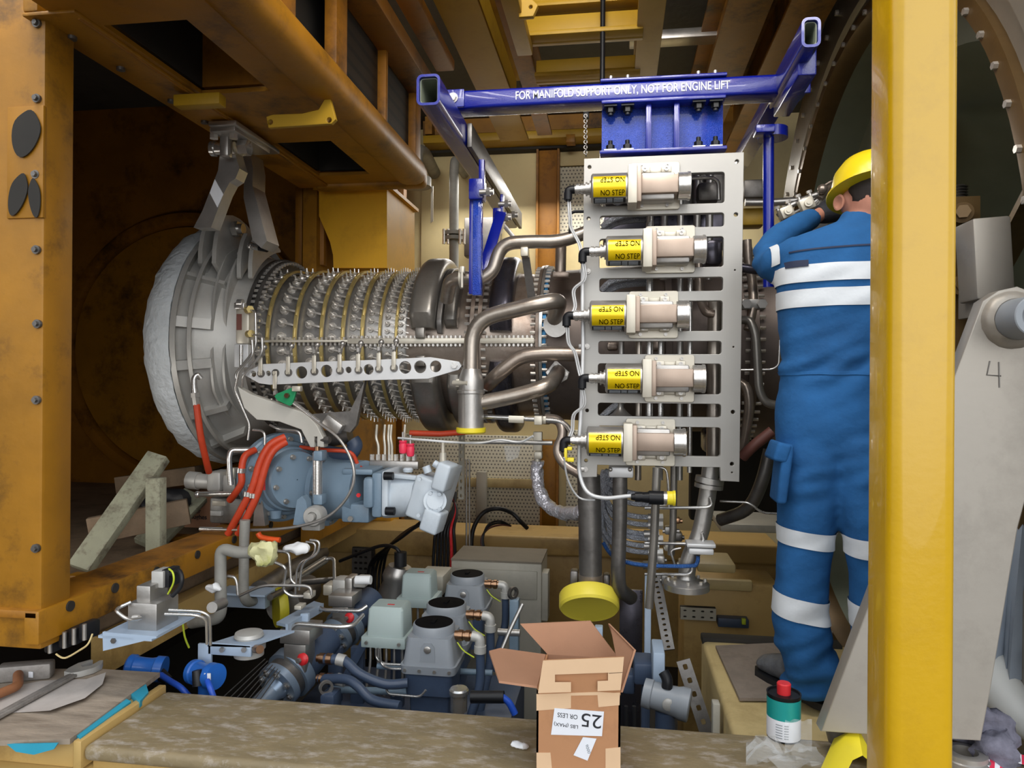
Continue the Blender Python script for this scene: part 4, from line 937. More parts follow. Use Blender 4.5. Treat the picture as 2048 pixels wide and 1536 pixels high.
part('shell', MB().cyl(P(1298, 995, 2.75), P(1327, 996, 2.75), .026, n=24), 'blackp', t)
part('ferrule', MB().cyl(P(1327, 996, 2.75), P(1336, 996, 2.75), .024, n=24), 'steel', t)
part('end_cap', MB().lathe(P(1334, 996, 2.75), X_, [(0, .026), (.02, .026), (.022, .029), (.03, .029), (.03, .001)], 24), 'yelp', t, 'bright yellow cap')
# ---------------- pipes and hoses behind the plate
for i, (x, y0, y1, wpx, m, Y, lab) in enumerate((
        (1300, 345, 930, 15, 'steel', 3.02, 'bright upright tube behind the plate, left of centre'), (1361, 340, 960, 13, 'steel2', 3.05, 'upright tube behind the plate at the centre'),
        (1243, 640, 830, 12, 'steel2', 3.05, 'short upright tube behind the plate under the middle valve'), (1278, 640, 960, 13, 'pipe', 3.0, 'upright tube behind the lower slots near the centre left'),
        (1322, 640, 960, 12, 'steel', 3.03, 'upright tube behind the lower slots under the valve bodies'), (1381, 480, 945, 10, 'steel', 3.0, 'slim upright tube right of the valve ends'))):
    pipe('riser_tube', lab, 'tube', [(x, y0, Y), (x-2, y1, Y)], wpx, m, 12, .02, 'upright tubes behind the manifold plate')
pipe('riser_tube', 'fat upright steel pipe seen through the right ends of the lower slots', 'pipe', [(1432, 590, 3.02), (1430, 700, 3.02), (1428, 930, 3.02)], 31, 'pipe', 18, .02)
pipe('elbow_tube', 'curved steel tube behind the third slot beside the fat pipe', 'tube', [(1396, 520, 3.05), (1400, 600, 3.05), (1412, 625, 3.0), (1428, 628, 3.0)], 18, 'heat', 12, .06)
pipe('elbow_tube', 'small steel tube bent down at the right end of the top slot', 'tube', [(1370, 357, 2.98), (1425, 355, 2.98), (1437, 364, 2.98), (1438, 400, 2.98)], 8, 'steel2', 8, .03)
pipe('elbow_tube', 'straight dark tube along the top edge of the top slot', 'tube', [(1380, 346, 3.0), (1446, 344, 3.0)], 9, 'steeld')
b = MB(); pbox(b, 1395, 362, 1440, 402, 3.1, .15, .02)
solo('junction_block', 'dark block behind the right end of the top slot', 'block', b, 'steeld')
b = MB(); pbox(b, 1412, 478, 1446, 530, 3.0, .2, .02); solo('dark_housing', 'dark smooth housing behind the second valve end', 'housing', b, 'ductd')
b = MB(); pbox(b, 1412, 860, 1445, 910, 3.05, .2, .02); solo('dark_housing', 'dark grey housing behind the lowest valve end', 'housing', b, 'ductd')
for i, (pts, lab) in enumerate((
        ([(1204, 455, 3.0), (1225, 440, 3.0), (1260, 430, 3.02), (1300, 428, 3.05)], 'braided hose arching behind the upper narrow slot, outermost'),
        ([(1204, 462, 3.03), (1232, 446, 3.03), (1270, 440, 3.05), (1300, 440, 3.08)], 'braided hose arching behind the upper narrow slot, inner one'),
        ([(1202, 582, 3.0), (1222, 564, 3.0), (1260, 557, 3.02), (1300, 556, 3.05)], 'braided hose arching behind the third narrow slot, outermost'),
        ([(1206, 590, 3.03), (1232, 574, 3.03), (1265, 568, 3.05), (1300, 566, 3.08)], 'braided hose arching behind the third narrow slot, inner one'),
        ([(1202, 405, 3.0), (1215, 392, 3.0), (1235, 405, 3.0), (1250, 396, 3.0), (1262, 408, 3.0)], 'wavy braided hose under the topmost valve'),
        ([(1202, 835, 3.0), (1225, 815, 3.0), (1250, 800, 3.02), (1285, 790, 3.05)], 'braided hose behind the lowest narrow slot'))):
    hose('braided_hose', lab, 'hose', pts, 13, 'braid', 10, 'braided hoses behind the plate')
b = MB(); b.lathe(P(1241, 800, 3.0), (0, 0, -1), [(0, .012), (.03, .014), (.05, .03), (.07, .055), (.1, .06)], 20)
solo('cone_fitting', 'steel cone fitting seen through the lowest narrow slot', 'fitting', b, 'steel2')
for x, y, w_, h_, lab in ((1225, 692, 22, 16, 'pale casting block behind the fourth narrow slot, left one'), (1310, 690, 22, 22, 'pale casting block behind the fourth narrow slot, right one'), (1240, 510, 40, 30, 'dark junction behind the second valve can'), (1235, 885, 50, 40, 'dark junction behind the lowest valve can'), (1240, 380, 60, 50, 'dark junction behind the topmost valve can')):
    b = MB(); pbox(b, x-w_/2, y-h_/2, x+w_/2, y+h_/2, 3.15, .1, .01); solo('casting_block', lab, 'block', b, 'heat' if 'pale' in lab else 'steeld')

t = thing('added_slot_backing', 'dark boxes added to darken the view behind the upper slots of the plate', 'housing', P(1320, 480, 3.25))  # dark boxes put in so the upper slots look dark
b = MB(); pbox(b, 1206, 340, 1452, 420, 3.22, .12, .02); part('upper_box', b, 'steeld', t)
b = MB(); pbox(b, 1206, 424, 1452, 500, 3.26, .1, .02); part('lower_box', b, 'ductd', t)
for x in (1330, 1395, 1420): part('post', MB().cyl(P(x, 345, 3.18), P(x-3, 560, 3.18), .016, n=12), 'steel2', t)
# ================================================================ gearbox and hydraulic pump under the compressor
GY = 3.12
gd = Vector((.80, -.60, 0)).normalized()
t = thing('starter_gearbox', 'blue grey round starter gearbox with bolted cover facing the sill', 'gearbox', P(590, 1060, GY))
o = P(562, 953, 3.2)
k = mpp(o)
def gl(prof, n=56): return MB().lathe(o, gd, [(a*k, r*k) for a, r in prof], n, False)
part('housing', gl([(-60, 2), (-60, 52), (-40, 72), (-6, 78), (-6, 88), (12, 88), (14, 84), (20, 84), (22, 74), (30, 72), (33, 66), (46, 62), (48, 58)]), 'bgrey', t)
part('cover', gl([(44, 59), (60, 57), (66, 54), (66, 1)]), 'bgrey', t)
u, v = MB().frame(gd)
for r, a0, n, s, nm in ((76, 22, 14, 4.2, 'flange_bolt'), (46, 66, 8, 4.0, 'cover_bolt')):
    for i in range(n):
        q = 2*math.pi*(i+.3)/n; p = o+gd*a0*k+(u*math.cos(q)+v*math.sin(q))*r*k
        part(nm, MB().cyl(p, p+gd*.006, s*k*1.3, n=10).hexa(p+gd*.005, gd, s*k, .014), 'steel2', t)
b = MB(); b.cyl(P(552, 1020, 3.1), P(552, 1036, 3.1), .028, .024, 20); part('drain_boss', b, 'bgrey', t)
b = MB().prism([P(x, y, 3.05) for x, y in ((506, 1052), (513, 968), (520, 964), (530, 1052))], (0, .04, 0)); part('mount_bracket', b, 'steel2', t)
b = MB().prism([P(x, y, 2.98) for x, y in ((586, 1050), (594, 1000), (604, 992), (612, 1002), (618, 1050))], (0, .05, 0)); part('mount_bracket', b, 'bgrey', t)
b = MB(); c = P(626, 1033, 2.98); b.lathe(c, (0, -1, 0), [(-.05, .045), (.0, .045), (.01, .04), (.01, .022), (.0, .02)], 28); b.cyl(c+Vector((0, -.0, 0)), c+Vector((0, -.03, 0)), .017); part('pivot_eye', b, 'alu', t)
b = MB(); pbox(b, 602, 1020, 640, 1062, 3.0, .06, .008); part('pivot_block', b, 'alu', t)
part('warning_lamp', MB().ball(P(523, 931, 3.0), .013, 12).cyl(P(527, 946, 3.0), P(527, 980, 3.0), .008), 'red', t, 'red plug and sight glass')
# adapter housing between gearbox and pump
t = thing('pump_adapter', 'blue grey barrel housing joining the gearbox to the hydraulic pump', 'housing', P(690, 1050, 3.25))
o2 = P(640, 975, 3.3); k2 = mpp(o2); xd = Vector((.985, -.17, 0)).normalized()
def g2(prof, n=48, c=o2): return MB().lathe(c, xd, [(a*k2, r*k2) for a, r in prof], n, False)
part('barrel', g2([(-30, 2), (-30, 60), (14, 66), (14, 74), (24, 74), (26, 64), (34, 60), (52, 58), (100, 58), (100, 2)]), 'bgrey', t)
u, v = MB().frame(xd)
for i in range(12):
    q = 2*math.pi*i/12; p = o2+xd*24*k2+(u*math.cos(q)+v*math.sin(q))*68*k2
    part('flange_bolt', MB().cyl(p, p+xd*.004, 5.5*k2, n=10).hexa(p+xd*.003, xd, 4*k2, .012), 'steel2', t)
b = MB(); pbox(b, 682, 1008, 738, 1046, 3.14, .16, .012); part('sump', b, 'bgrey', t)
b = MB(); pbox(b, 742, 945, 764, 1036, 3.1, .3, .014); part('square_flange', b, 'bgrey', t)
b = MB(); c = P(738, 985, 3.1); b.box(c, (.05, .04, .14), None, .018); part('side_boss', b, 'bgrey', t)
part('sight_plug', MB().hexa(P(718, 990, 3.1), (0, -1, 0), .010, .01), 'red', t, 'red plug')
part('plug', MB().hexa(P(702, 1037, 3.13), (0, -1, 0), .013, .012), 'steel2', t)
b = MB(); pbox(b, 684, 938, 745, 950, 3.15, .2, .008); part('top_pad', b, 'bgrey', t)
# hydraulic pump
t = thing('hydraulic_pump', 'pale grey bent axis hydraulic pump with angled end cover', 'pump', P(830, 1060, 3.1))
b = MB(); pbox(b, 762, 942, 776, 1034, 3.08, .3, .012); part('mount_flange', b, 'lgrey', t)
o3 = P(774, 990, 3.22)
ax3 = (P(862, 990, 3.14)-o3)
b = MB().lathe(o3, ax3, [(0, .001), (0, .105), (.03, .104), (.10, .098), (.16, .090), (.2, .088), (.2, .001)], 36, False); part('barrel', b, 'lgrey', t)
part('spine', MB().bar(P(778, 950, 3.12), P(858, 958, 3.1), .03, .02, bev=.004), 'lgrey', t)
ang = Matrix.Rotation(math.radians(-17), 3, 'Y') @ Matrix.Rotation(.15, 3, 'Z')
def rp_(px, py, Yq, sx_, sy_, sz_, m='lgrey', nm='end_cover', bev=.012, rot=None):
    kq = mpp(P(px, py, Yq)); b = MB().box(P(px, py, Yq), (sx_*kq, sy_*kq, sz_*kq), rot or ang.inverted(), bev, 3); return part(nm, b, m, t)
rp_(853, 992, 3.14, 42, 70, 86)
rp_(885, 993, 3.12, 22, 74, 130, nm='valve_plate', bev=.006)
rp_(890, 952, 3.05, 30, 50, 56, nm='control_block')
rp_(868, 1040, 3.06, 38, 46, 46, nm='lower_block')
part('boss', MB().cyl(P(870, 1002, 3.06), P(870, 1002, 3.03), .05, n=30).cyl(P(870, 1002, 3.03), P(870, 1002, 3.022), .036, n=30), 'lgrey', t)
for x, y in ((862, 986), (880, 988), (862, 1018), (880, 1017), (840, 958), (838, 1030)): part('cap_screw', MB().hexa(P(x, y, 3.03), (0, -1, 0), .009, .012), 'lgrey', t)
for x, y in ((773, 952), (776, 1022)): part('corner_bolt', MB().cyl(P(x, y, 3.06)+Vector((-.01, 0, 0)), P(x, y, 3.06)+Vector((.03, 0, 0)), .018, n=14), 'blackp', t)
part('stub', MB().cyl(P(857, 945, 3.1), P(852, 932, 3.1), .018).cyl(P(878, 932, 3.08), P(868, 926, 3.08), .016), 'lgrey', t)
part('fitting', MB().cyl(P(886, 928, 3.08), P(886, 905, 3.08), .016).cyl(P(886, 908, 3.08), P(886, 880, 3.08), .009), 'cpl', t)
part('vent_cap', MB().lathe(P(816, 944, 3.15), Z_, [(0, .02), (.012, .024), (.02, .018), (.02, 0)], 18), 'lgrey', t)
# servo unit left of gearbox
t = thing('servo_unit', 'dull grey cast servo unit at the left of the gearbox behind the orange hoses', 'actuator', P(420, 1050, 3.2))
part('cylinder', MB().cyl(P(378, 960, 3.2), P(398, 962, 3.2), .042, n=22).cyl(P(396, 962, 3.2), P(475, 966, 3.2), .036, n=20), 'alu', t)
b = MB(); pbox(b, 412, 944, 440, 984, 3.14, .12, .012); pbox(b, 444, 950, 470, 990, 3.14, .12, .012); part('valve_body', b, 'alu', t)
b = MB(); pbox(b, 418, 996, 492, 1048, 3.16, .2, .012); part('lower_housing', b, 'case', t)
b = MB(); pbox(b, 424, 1002, 450, 1012, 3.15, .02, .002); part('name_plate', b, 'cpl', t)
b = MB(); pbox(b, 420, 1022, 442, 1032, 3.14, .03, .003); part('terminal', b, 'alu', t)
part('cross_rod', MB().cyl(P(394, 989, 3.08), P(470, 987, 3.08), .012).ball(P(395, 989, 3.08), .016, 10), 'steel', t)
b = MB(); pbox(b, 452, 936, 468, 958, 3.05, .03, .004); part('port_block', b, 'cpl', t)
pipe('hydraulic_elbow', 'bright hooked steel elbow tube above the servo unit', 'tube', [(500, 900, 3.08), (462, 900, 3.05), (458, 915, 3.04), (460, 950, 3.04), (462, 970, 3.04)], 11, 'steel', 12, .05)
pipe('hydraulic_elbow', 'bright hooked steel elbow tube on the inlet frame above the long orange hose', 'tube', [(402, 757, 3.0), (395, 748, 2.99), (388, 756, 2.98), (388, 775, 2.98), (391, 795, 2.98)], 11, 'steel', 12, .03)
# orange hoses
for pts, wpx, lab in (([(393, 808, 2.98), (401, 870, 3.0), (412, 920, 3.05), (418, 944, 3.1)], 13, 'straight orange sleeved hose from the inlet frame down to the servo unit'),
        ([(510, 900, 3.04), (490, 912, 2.99), (483, 940, 2.97), (483, 965, 2.97), (472, 985, 2.98), (460, 1000, 3.02)], 14, 'curved orange sleeved hose at the left of the gearbox'),
        ([(570, 874, 3.0), (540, 890, 2.96), (520, 925, 2.94), (505, 975, 2.93), (482, 1020, 2.93), (456, 1068, 2.95)], 15, 'long orange sleeved hose over the gearbox, left of the pair'),
        ([(572, 884, 3.0), (548, 900, 2.96), (532, 930, 2.94), (516, 985, 2.93), (496, 1030, 2.93), (476, 1068, 2.95)], 15, 'long orange sleeved hose over the gearbox, right of the pair'),
        ([(600, 894, 3.18), (650, 900, 3.18), (700, 905, 3.2), (716, 930, 3.22), (726, 938, 3.25)], 8, 'thin orange hose running behind the turnbuckle rod'),
        ([(516, 1066, 2.95), (522, 1074, 2.95), (540, 1078, 2.95), (560, 1080, 2.95)], 11, 'short bright orange hose below the gearbox')):
    hose('orange_hose', lab, 'hose', pts, wpx, 'orange' if 'short' not in lab else 'orangel', 12, 'orange hoses', 7)
b = MB()
for (x, y, yy, a) in ((483, 936, 2.97, 0), (497, 983, 2.93, 0), (508, 986, 2.93, 0)):
    b.cyl(P(x, y, yy), P(x-1, y+9, yy), .0215, n=16)
solo('hose_clamps', 'bright steel clamp bands around the orange hoses', 'clamp', b, 'steel')
b = MB(); b.cyl(P(391, 794, 2.98), P(393, 810, 2.98), .016, n=6).cyl(P(390, 786, 2.98), P(391, 795, 2.98), .02, n=6)
solo('hose_fitting', 'steel hose nut at the top of the straight orange hose', 'fitting', b, 'steel2')
pipe('red_tube', 'red orange sleeved tube running behind the capped canister', 'tube', [(820, 866, 3.4), (880, 868, 3.4), (955, 862, 3.4)], 12, 'orange', 10, .02)
# manifold of small tubes with red plugs above the pump
t = thing('tube_manifold', 'dark silver tube manifold with small upright tubes above the hydraulic pump', 'manifold', P(785, 940, 3.35))
b = MB(); pbox(b, 738, 922, 836, 938, 3.3, .1, .005); part('block', b, 'steel2', t)
for x in (744, 756, 768, 780, 792, 804, 816, 828): part('nut', MB().hexa(P(x, 921, 3.33), Z_, .012, .03), 'stud', t)
for i, (x0, x1) in enumerate(((757, 752), (778, 776), (784, 781), (806, 808), (770, 768))):
    part('tube', ptube(MB(), [(x0, 922, 3.33), (x0, 890, 3.33), (x1, 876, 3.33), (x1+2, 850, 3.36)], 5.5, 8, .04), 'cpl', t)
for x, y in ((806, 894), (821, 900)):
    tt = thing('red_plug', 'ribbed pink red transit plug on the upper left tube' if x < 810 else 'ribbed pink red transit plug, slightly lower right one', 'plug', P(x, y+14, 3.2))
    part('body', MB().lathe(P(x, y-13, 3.2), (0, 0, -1), [(0, .008), (0, .017), (.004, .019), (.014, .016), (.02, .019), (.05, .018), (.058, .015), (.062, 0)], 16), 'redv', tt)
    part('stem', MB().cyl(P(x, y-30, 3.2), P(x, y-12, 3.2), .006), 'steel2', tt)
# more under-engine clutter: tubes and pipes from the casing
for i, (pts, wpx, m, lab) in enumerate((
        ([(462, 905, 3.25), (500, 898, 3.25), (560, 905, 3.25), (640, 905, 3.3), (720, 900, 3.35)], 16, 'steeld', 'dark tube running behind the gearbox top'),
        ([(540, 850, 3.1), (556, 858, 3.08), (600, 862, 3.08), (604, 885, 3.08)], 5, 'steel', 'thin tube bent along the pale bracket foot'),
        ([(506, 860, 3.1), (530, 862, 3.08), (530, 890, 3.08)], 5, 'steel', 'thin tube hooked left of the pale bracket'),
        ([(650, 905, 3.3), (700, 912, 3.3), (712, 890, 3.3), (705, 880, 3.3)], 30, 'bgreyd', 'short blue grey pipe behind the turnbuckle rod'),
        ([(560, 856, 3.35), (640, 880, 3.35), (700, 870, 3.35)], 34, 'steeld', 'fat dark sump pipe under the compressor'))):
    pipe('service_tube', lab, 'tube', pts, wpx, m, 12, .05)
# ================================================================ skid pit: grey equipment
# --- big back cabinet
t = thing('steel_cabinet', 'large pale steel cabinet with dusty top behind the round headed actuators', 'cabinet', P(990, 1250, 3.9))
X0, X1, Zt, Zb = rect(902, 1124, 1083, 1250, 3.9)
part('body', MB().box(((X0+X1)/2, 4.06, Zt/2), (X1-X0, .32, Zt), None, .006), 'cab', t)
part('top_plate', MB().box(((X0+X1)/2, 4.06, Zt+.004), (X1-X0, .33, .01)), 'cabt', t, 'dusty brown top')
b = MB(); pbox(b, 1082, 1146, 1096, 1242, 3.92, .1, .004); part('side_flange', b, 'cab', t)
b = MB(); pbox(b, 905, 1140, 1074, 1196, 3.89, .012, .003); part('door', b, 'cab', t)
# --- electric actuators with round black windows
def actuator(cx, ytop, rx, Y, dy, lab):
    c = P(cx, ytop, Y); k = mpp(c)*rx/38
    t = thing('valve_actuator', lab, 'actuator', (c.x, c.y, c.z-160*k), 'round topped grey valve actuators')
    def bx(w0, w1, d0, d1, z0, z1, m, nm, r=.25):
        b = MB(); R0 = [Vector((c.x+x*k, c.y+y*k, c.z-z0*k)) for x, y in rrect(-w0, -d0, w0, d0, min(w0, d0)*r)]
        R1 = [Vector((c.x+x*k, c.y+y*k, c.z-z1*k)) for x, y in rrect(-w1, -d1, w1, d1, min(w1, d1)*r)]
        return part(nm, b.ring_loft([R0, R1]), m, t)
    part('head', MB().lathe((c.x, c.y, c.z), Z_, [(-22*k, 42*k), (-4*k, 42*k), (0, 40*k), (0, 36*k), (-3*k, 35*k)], 40), 'act', t)
    part('window', MB().cyl((c.x, c.y, c.z-6*k), (c.x, c.y, c.z+1*k), 38*k, n=40).box((c.x, c.y, c.z+2.5*k), (9*k, 22*k, 3*k), None, .002), 'win', t, 'round black window')
    bx(44, 52, 44, 50, 18, 72, 'act', 'neck')
    bx(56, 54, 54, 52, 70, 86, 'act', 'lid_flange')
    bx(48, 46, 46, 44, 86, 130, 'bgreyd', 'motor_case')
    bx(40, 38, 36, 36, 130, 172, 'bgreyd', 'gear_base', .15)
    b = MB().prism([(c.x+x*k, c.y-49*k, c.z-z*k) for x, z in ((-16, 70), (-13, 34), (-7, 26), (7, 26), (13, 34), (16, 70))], (0, 14*k, 0)); part('front_boss', b, 'act', t)
    part('boss_plug', MB().lathe((c.x, c.y-49*k, c.z-38*k), (0, -1, 0), [(0, 7*k), (.004, 7*k), (.006, 5*k), (.006, 0)], 18), 'steel2', t)
    for sx_ in (-44, -15, 15, 44): part('lid_bolt', MB().hexa((c.x+sx_*k, c.y-52*k, c.z-78*k), (0, -1, 0), 3.5*k, .006), 'steel2', t)
    g = part('cable_gland', MB().lathe((c.x+44*k, c.y-4*k, c.z-22*k), X_, [(0, 9*k), (8*k, 9*k), (8*k, 11*k), (16*k, 11*k), (17*k, 9*k), (22*k, 9*k), (22*k, 11*k), (30*k, 11*k), (31*k, 8*k), (42*k, 8*k)], 16), 'copper', t, 'brass cable gland')
    part('elbow', MB().tube([(c.x+78*k, c.y-4*k, c.z-22*k), (c.x+94*k, c.y-4*k, c.z-24*k), (c.x+95*k, c.y-4*k, c.z-48*k)], 10*k, 14, 16*k).cyl((c.x+95*k, c.y-4*k, c.z-40*k), (c.x+95*k, c.y-4*k, c.z-54*k), 12*k), 'alu', t)
    part('earth_wire', MB().tube([tuple(v) for v in [Vector((c.x+50*k, c.y-10*k, c.z-34*k)), Vector((c.x+62*k, c.y-14*k, c.z-48*k)), Vector((c.x+84*k, c.y-10*k, c.z-62*k))]], 1.4*k, 6, 10*k), 'ygreen', t)
    return c.x+95*k, c.y-4*k, c.z-54*k, k
acts = []
for a in ((868, 1244, 38, 2.72, 0, 'grey valve actuator nearest the sill with round black window on top'), (893, 1205, 36, 3.02, 0, 'middle grey valve actuator partly hidden by the nearest one'), (935, 1147, 31, 3.5, 0, 'rearmost grey valve actuator in front of the steel cabinet')):
    acts.append(actuator(*a))
for (x, y, z, k), lab, dx in zip(acts, ('grey ribbed conduit dropping from the nearest actuator', 'grey ribbed conduit dropping from the middle actuator', 'grey ribbed conduit dropping from the rearmost actuator'), (-30, -20, -28)):
    pts = smooth_pts([(x, y, z), (x+.0, y, z-60*k), (x+dx*.4*k, y-.02, z-110*k), (x+dx*k, y-.04, z-170*k)], 6)
    solo('flexible_conduit', lab, 'conduit', MB().tube(pts, 9*k, 12, 0), 'bgreyd', 'flexible conduits')
# --- junction boxes
def jbox(x0, y0, x1, y1, bx0, bx1, by1, Y, lab, m='jbox'):
    t = thing('junction_box', lab, 'box', P((x0+x1)/2, by1, Y), 'pale green grey junction boxes')
    X0, X1, Zt, Zb = rect(x0, y0, x1, y1, Y); A0, A1, Zc, Zd = rect(bx0, y1, bx1, by1, Y)
    w_ = (X1-X0)
    b = MB(); ins = .008
    R1 = [Vector((x, y, Zb)) for x, y in rrect(X0-.006, Y-.01, X1+.006, Y+w_*.85+.01, .012)]; R2 = [Vector((x, y, Zt+.01)) for x, y in rrect(X0, Y, X1, Y+w_*.85, .012)]; R3 = [Vector((x, y, Zt)) for x, y in rrect(X0-.002, Y-.002, X1+.002, Y+w_*.85+.002, .012)]
    R4 = [Vector((x, y, Zt+.012)) for x, y in rrect(X0+ins, Y+ins, X1-ins, Y+w_*.85-ins, .01)]
    part('lid', b.ring_loft([R1, R3, R4]), m, t)
    part('base', MB().box(((A0+A1)/2, Y+w_*.42, (Zc+Zd)/2), (A1-A0, w_*.85+.04, Zc-Zd), None, .005), m, t)
    for x in (A0+.025, A1-.025): part('screw', MB().cyl((x, Y-.022, (Zc+Zd)/2), (x, Y-.03, (Zc+Zd)/2), .007, n=10), 'steel2', t)
    part('logo_print', MB().box(((X0+X1)/2+.01, Y+w_*.3, Zt+.0125), (.03, .01, .001)), 'red', t)
    for i in range(5):
        x = A0+(i+.7)*(A1-A0)/5.5; part('wire', MB().tube([(x, Y+.03, Zd), (x+.004, Y+.02, Zd-.08), (x-.01+.006*i, Y, Zd-.2)], .006, 8, .03), 'steel2', t)
jbox(737, 1221, 805, 1272, 725, 813, 1294, 2.85, 'pale green grey junction box nearest the sill, left of the front actuator')
jbox(805, 1153, 861, 1195, 795, 871, 1214, 3.3, 'pale green grey junction box further back with a metal box behind it')
t = thing('terminal_box', 'dark silver metal box with a yellow triangle label behind the rear junction box', 'box', P(860, 1185, 3.6))
b = MB(); pbox(b, 834, 1152, 886, 1190, 3.55, .2, .006); part('body', b, 'cab', t)
q = [PZ(x, y, P(860, 1150, 3.55).z+.001) for x, y in ((836, 1145), (858, 1145), (847, 1151))]; part('triangle_label', MB().prism(q, (0, 0, .001)), 'yelp', t, 'yellow warning triangle')
# --- flanged valves
def flanged(cx, cy, r, Y, lab, blk, knob):
    c = P(cx, cy, Y); k = mpp(c); d = Vector((-.30, -.88, -.36)).normalized()
    t = thing('flanged_valve', lab, 'valve', (c.x, c.y, c.z-r*k), 'flanged pipe valves')
    part('near_flange', MB().lathe(c, d, [(-.012, .02), (-.012, r*k), (.018, r*k), (.02, r*.55*k), (.05, r*.42*k)], 40, False), 'bsteel', t)
    c2 = c-d*.06; part('far_flange', MB().lathe(c2, d, [(-.03, .02), (-.03, r*1.12*k), (.015, r*1.12*k), (.016, .02)], 40), 'bsteel', t)
    part('gasket', MB().lathe(c2, d, [(.015, r*.95*k), (.05, r*.95*k)], 36), 'steeld', t)
    part('pipe_stub', MB().cyl(c+d*.03, c+d*.30, r*.42*k, n=28), 'bsteel', t)
    part('valve_body', MB().cyl(c2-d*.02, c2-d*.22, r*.95*k, r*.8*k, 28), 'bgreyd', t)
    u, v = MB().frame(d)
    for i in range(8):
        q = 2*math.pi*(i+.5)/8; p = c+(u*math.cos(q)+v*math.sin(q))*r*.76*k
        part('stud', MB().cyl(p-d*.08, p+d*.032, .008, n=8).hexa(p+d*.014, d, .015, .012), 'steel', t)
    x0, y0, x1, y1, ny = blk
    b = MB(); pbox(b, x0, y0, x1, y1, Y-.02, .13, .004); part('top_block', b, 'steel2', t)
    b = MB(); pbox(b, x0+8, y1, x1-8, ny, Y, .09, .004); part('neck', b, 'steel2', t)
    q = P(knob[0], knob[1], Y-.1)
    part('red_knob', MB().lathe(q, (-.3, -.9, .1), [(-.01, .0), (-.01, .016), (.0, .022), (.005, .018), (.010, .022), (.015, .017), (.017, .008), (.022, .008), (.022, 0)], 20), 'red', t, 'round red knob')
    part('knob_nut', MB().hexa(q+Vector((-.006, -.02, .002)), (-.3, -.9, .1), .010, .012), 'steel2', t)
flanged(560, 1368, 46, 2.62, 'large flanged blue grey valve nearest the sill with red knob', (559, 1260, 619, 1289, 1345), (607, 1318))
flanged(672, 1272, 36, 3.1, 'second flanged valve further back with red knob', (656, 1192, 704, 1214, 1255), (700, 1235))
# --- conduits, pipes between
for pts, wpx, m, lab in (
        ([(640, 1318, 2.6), (665, 1318, 2.6), (690, 1322, 2.6), (720, 1348, 2.58), (770, 1368, 2.58), (815, 1366, 2.6)], 19, 'bgreyd', 'dark ribbed conduit from the near valve knob toward the nearest actuator'),
        ([(640, 1358, 2.55), (690, 1358, 2.52), (715, 1372, 2.5), (745, 1400, 2.48), (800, 1412, 2.46)], 19, 'bgreyd', 'dark ribbed conduit low beside the near valve, dipping behind the sill'),):
    hose('flexible_conduit', lab, 'conduit', pts, wpx, m, 12, 'flexible conduits', 6)
    x, y, yy = pts[0]
    tt = thing('cable_gland', 'brass cable gland on the %s' % ('upper dark conduit by the red knob' if y < 1340 else 'lower dark conduit beside the near valve'), 'gland', P(x, y, yy))
    part('body', MB().lathe(P(x-6, y-2, yy), X_, [(0, .014), (.012, .014), (.012, .02), (.03, .02), (.03, .016), (.04, .016), (.04, .021), (.06, .021), (.062, .016), (.08, .016)], 16), 'copper', tt)
    part('collar', MB().cyl(P(x+34, y, yy), P(x+50, y+4, yy), .022, n=16), 'alu', tt)
pipe('actuator_shaft', 'blue grey horizontal shaft tube left of the nearest actuator base', 'tube', [(665, 1379, 2.66), (830, 1384, 2.66)], 14, 'bgrey', 14, .02)
pipe('actuator_shaft', 'blue grey horizontal shaft tube at the middle height of the nearest actuator', 'tube', [(755, 1332, 2.8), (820, 1336, 2.8)], 12, 'bgrey', 14, .02)
pipe('actuator_shaft', 'blue grey shaft tube right of the nearest actuator', 'tube', [(905, 1342, 2.85), (985, 1346, 2.85)], 12, 'bgrey', 14, .02)
t = thing('filter_bowl', 'small polished round filter bowl beside the nearest actuator base', 'filter', P(918, 1430, 2.5))
part('bowl', MB().lathe(P(918, 1376, 2.52), (0, 0, -1), [(0, .001), (0, .030), (.006, .035), (.02, .035), (.022, .03), (.08, .03), (.085, .02), (.1, .018)], 28), 'steel', t)
pipe('gauge_lead', 'black sleeved plug lying right of the filter bowl', 'plug', [(942, 1394, 2.5), (960, 1394, 2.5), (1008, 1394, 2.5)], 24, 'black', 16, .02)
pipe('blue_cable', 'bright blue cable end right of the black sleeved plug', 'cable', [(1004, 1394, 2.5), (1018, 1404, 2.5), (1030, 1428, 2.5)], 14, 'bluecab', 10, .05)
t = thing('eye_bolt', 'steel lifting eye on a dark lug in front of the near valve', 'eye bolt', P(652, 1400, 2.5))
part('ring', MB().lathe(P(652, 1375, 2.5), (.6, -.8, .0), [(-.006, .026), (.006, .026), (.006, .017), (-.006, .017), (-.006, .026)], 24, False), 'steel2', t)
b = MB(); pbox(b, 638, 1390, 668, 1450, 2.48, .08, .012); part('lug', b, 'bgreyd', t)
t = thing('eye_bolt', 'dark steel lifting eye on a grey post behind the cardboard box', 'eye bolt', P(1026, 1240, 3.3))
part('ring', MB().lathe(P(1026, 1186, 3.4), (.8, -.6, 0), [(-.008, .03), (.008, .03), (.008, .018), (-.008, .018), (-.008, .03)], 24, False), 'steeld', t)
b = MB(); pbox(b, 1017, 1200, 1036, 1570, 3.38, .06, .008); part('post', b, 'bgrey', t)
pipe('lever_tube', 'grey sloping lever tube behind the back flap of the cardboard box', 'tube', [(1045, 1208, 2.95), (1020, 1260, 2.9), (995, 1320, 2.85)], 8, 'steel2', 10, .02)
pipe('actuator_shaft', 'steel shaft running left from the grey post with the eye', 'tube', [(996, 1264, 3.2), (1040, 1266, 3.2)], 14, 'steel2', 14, .02)
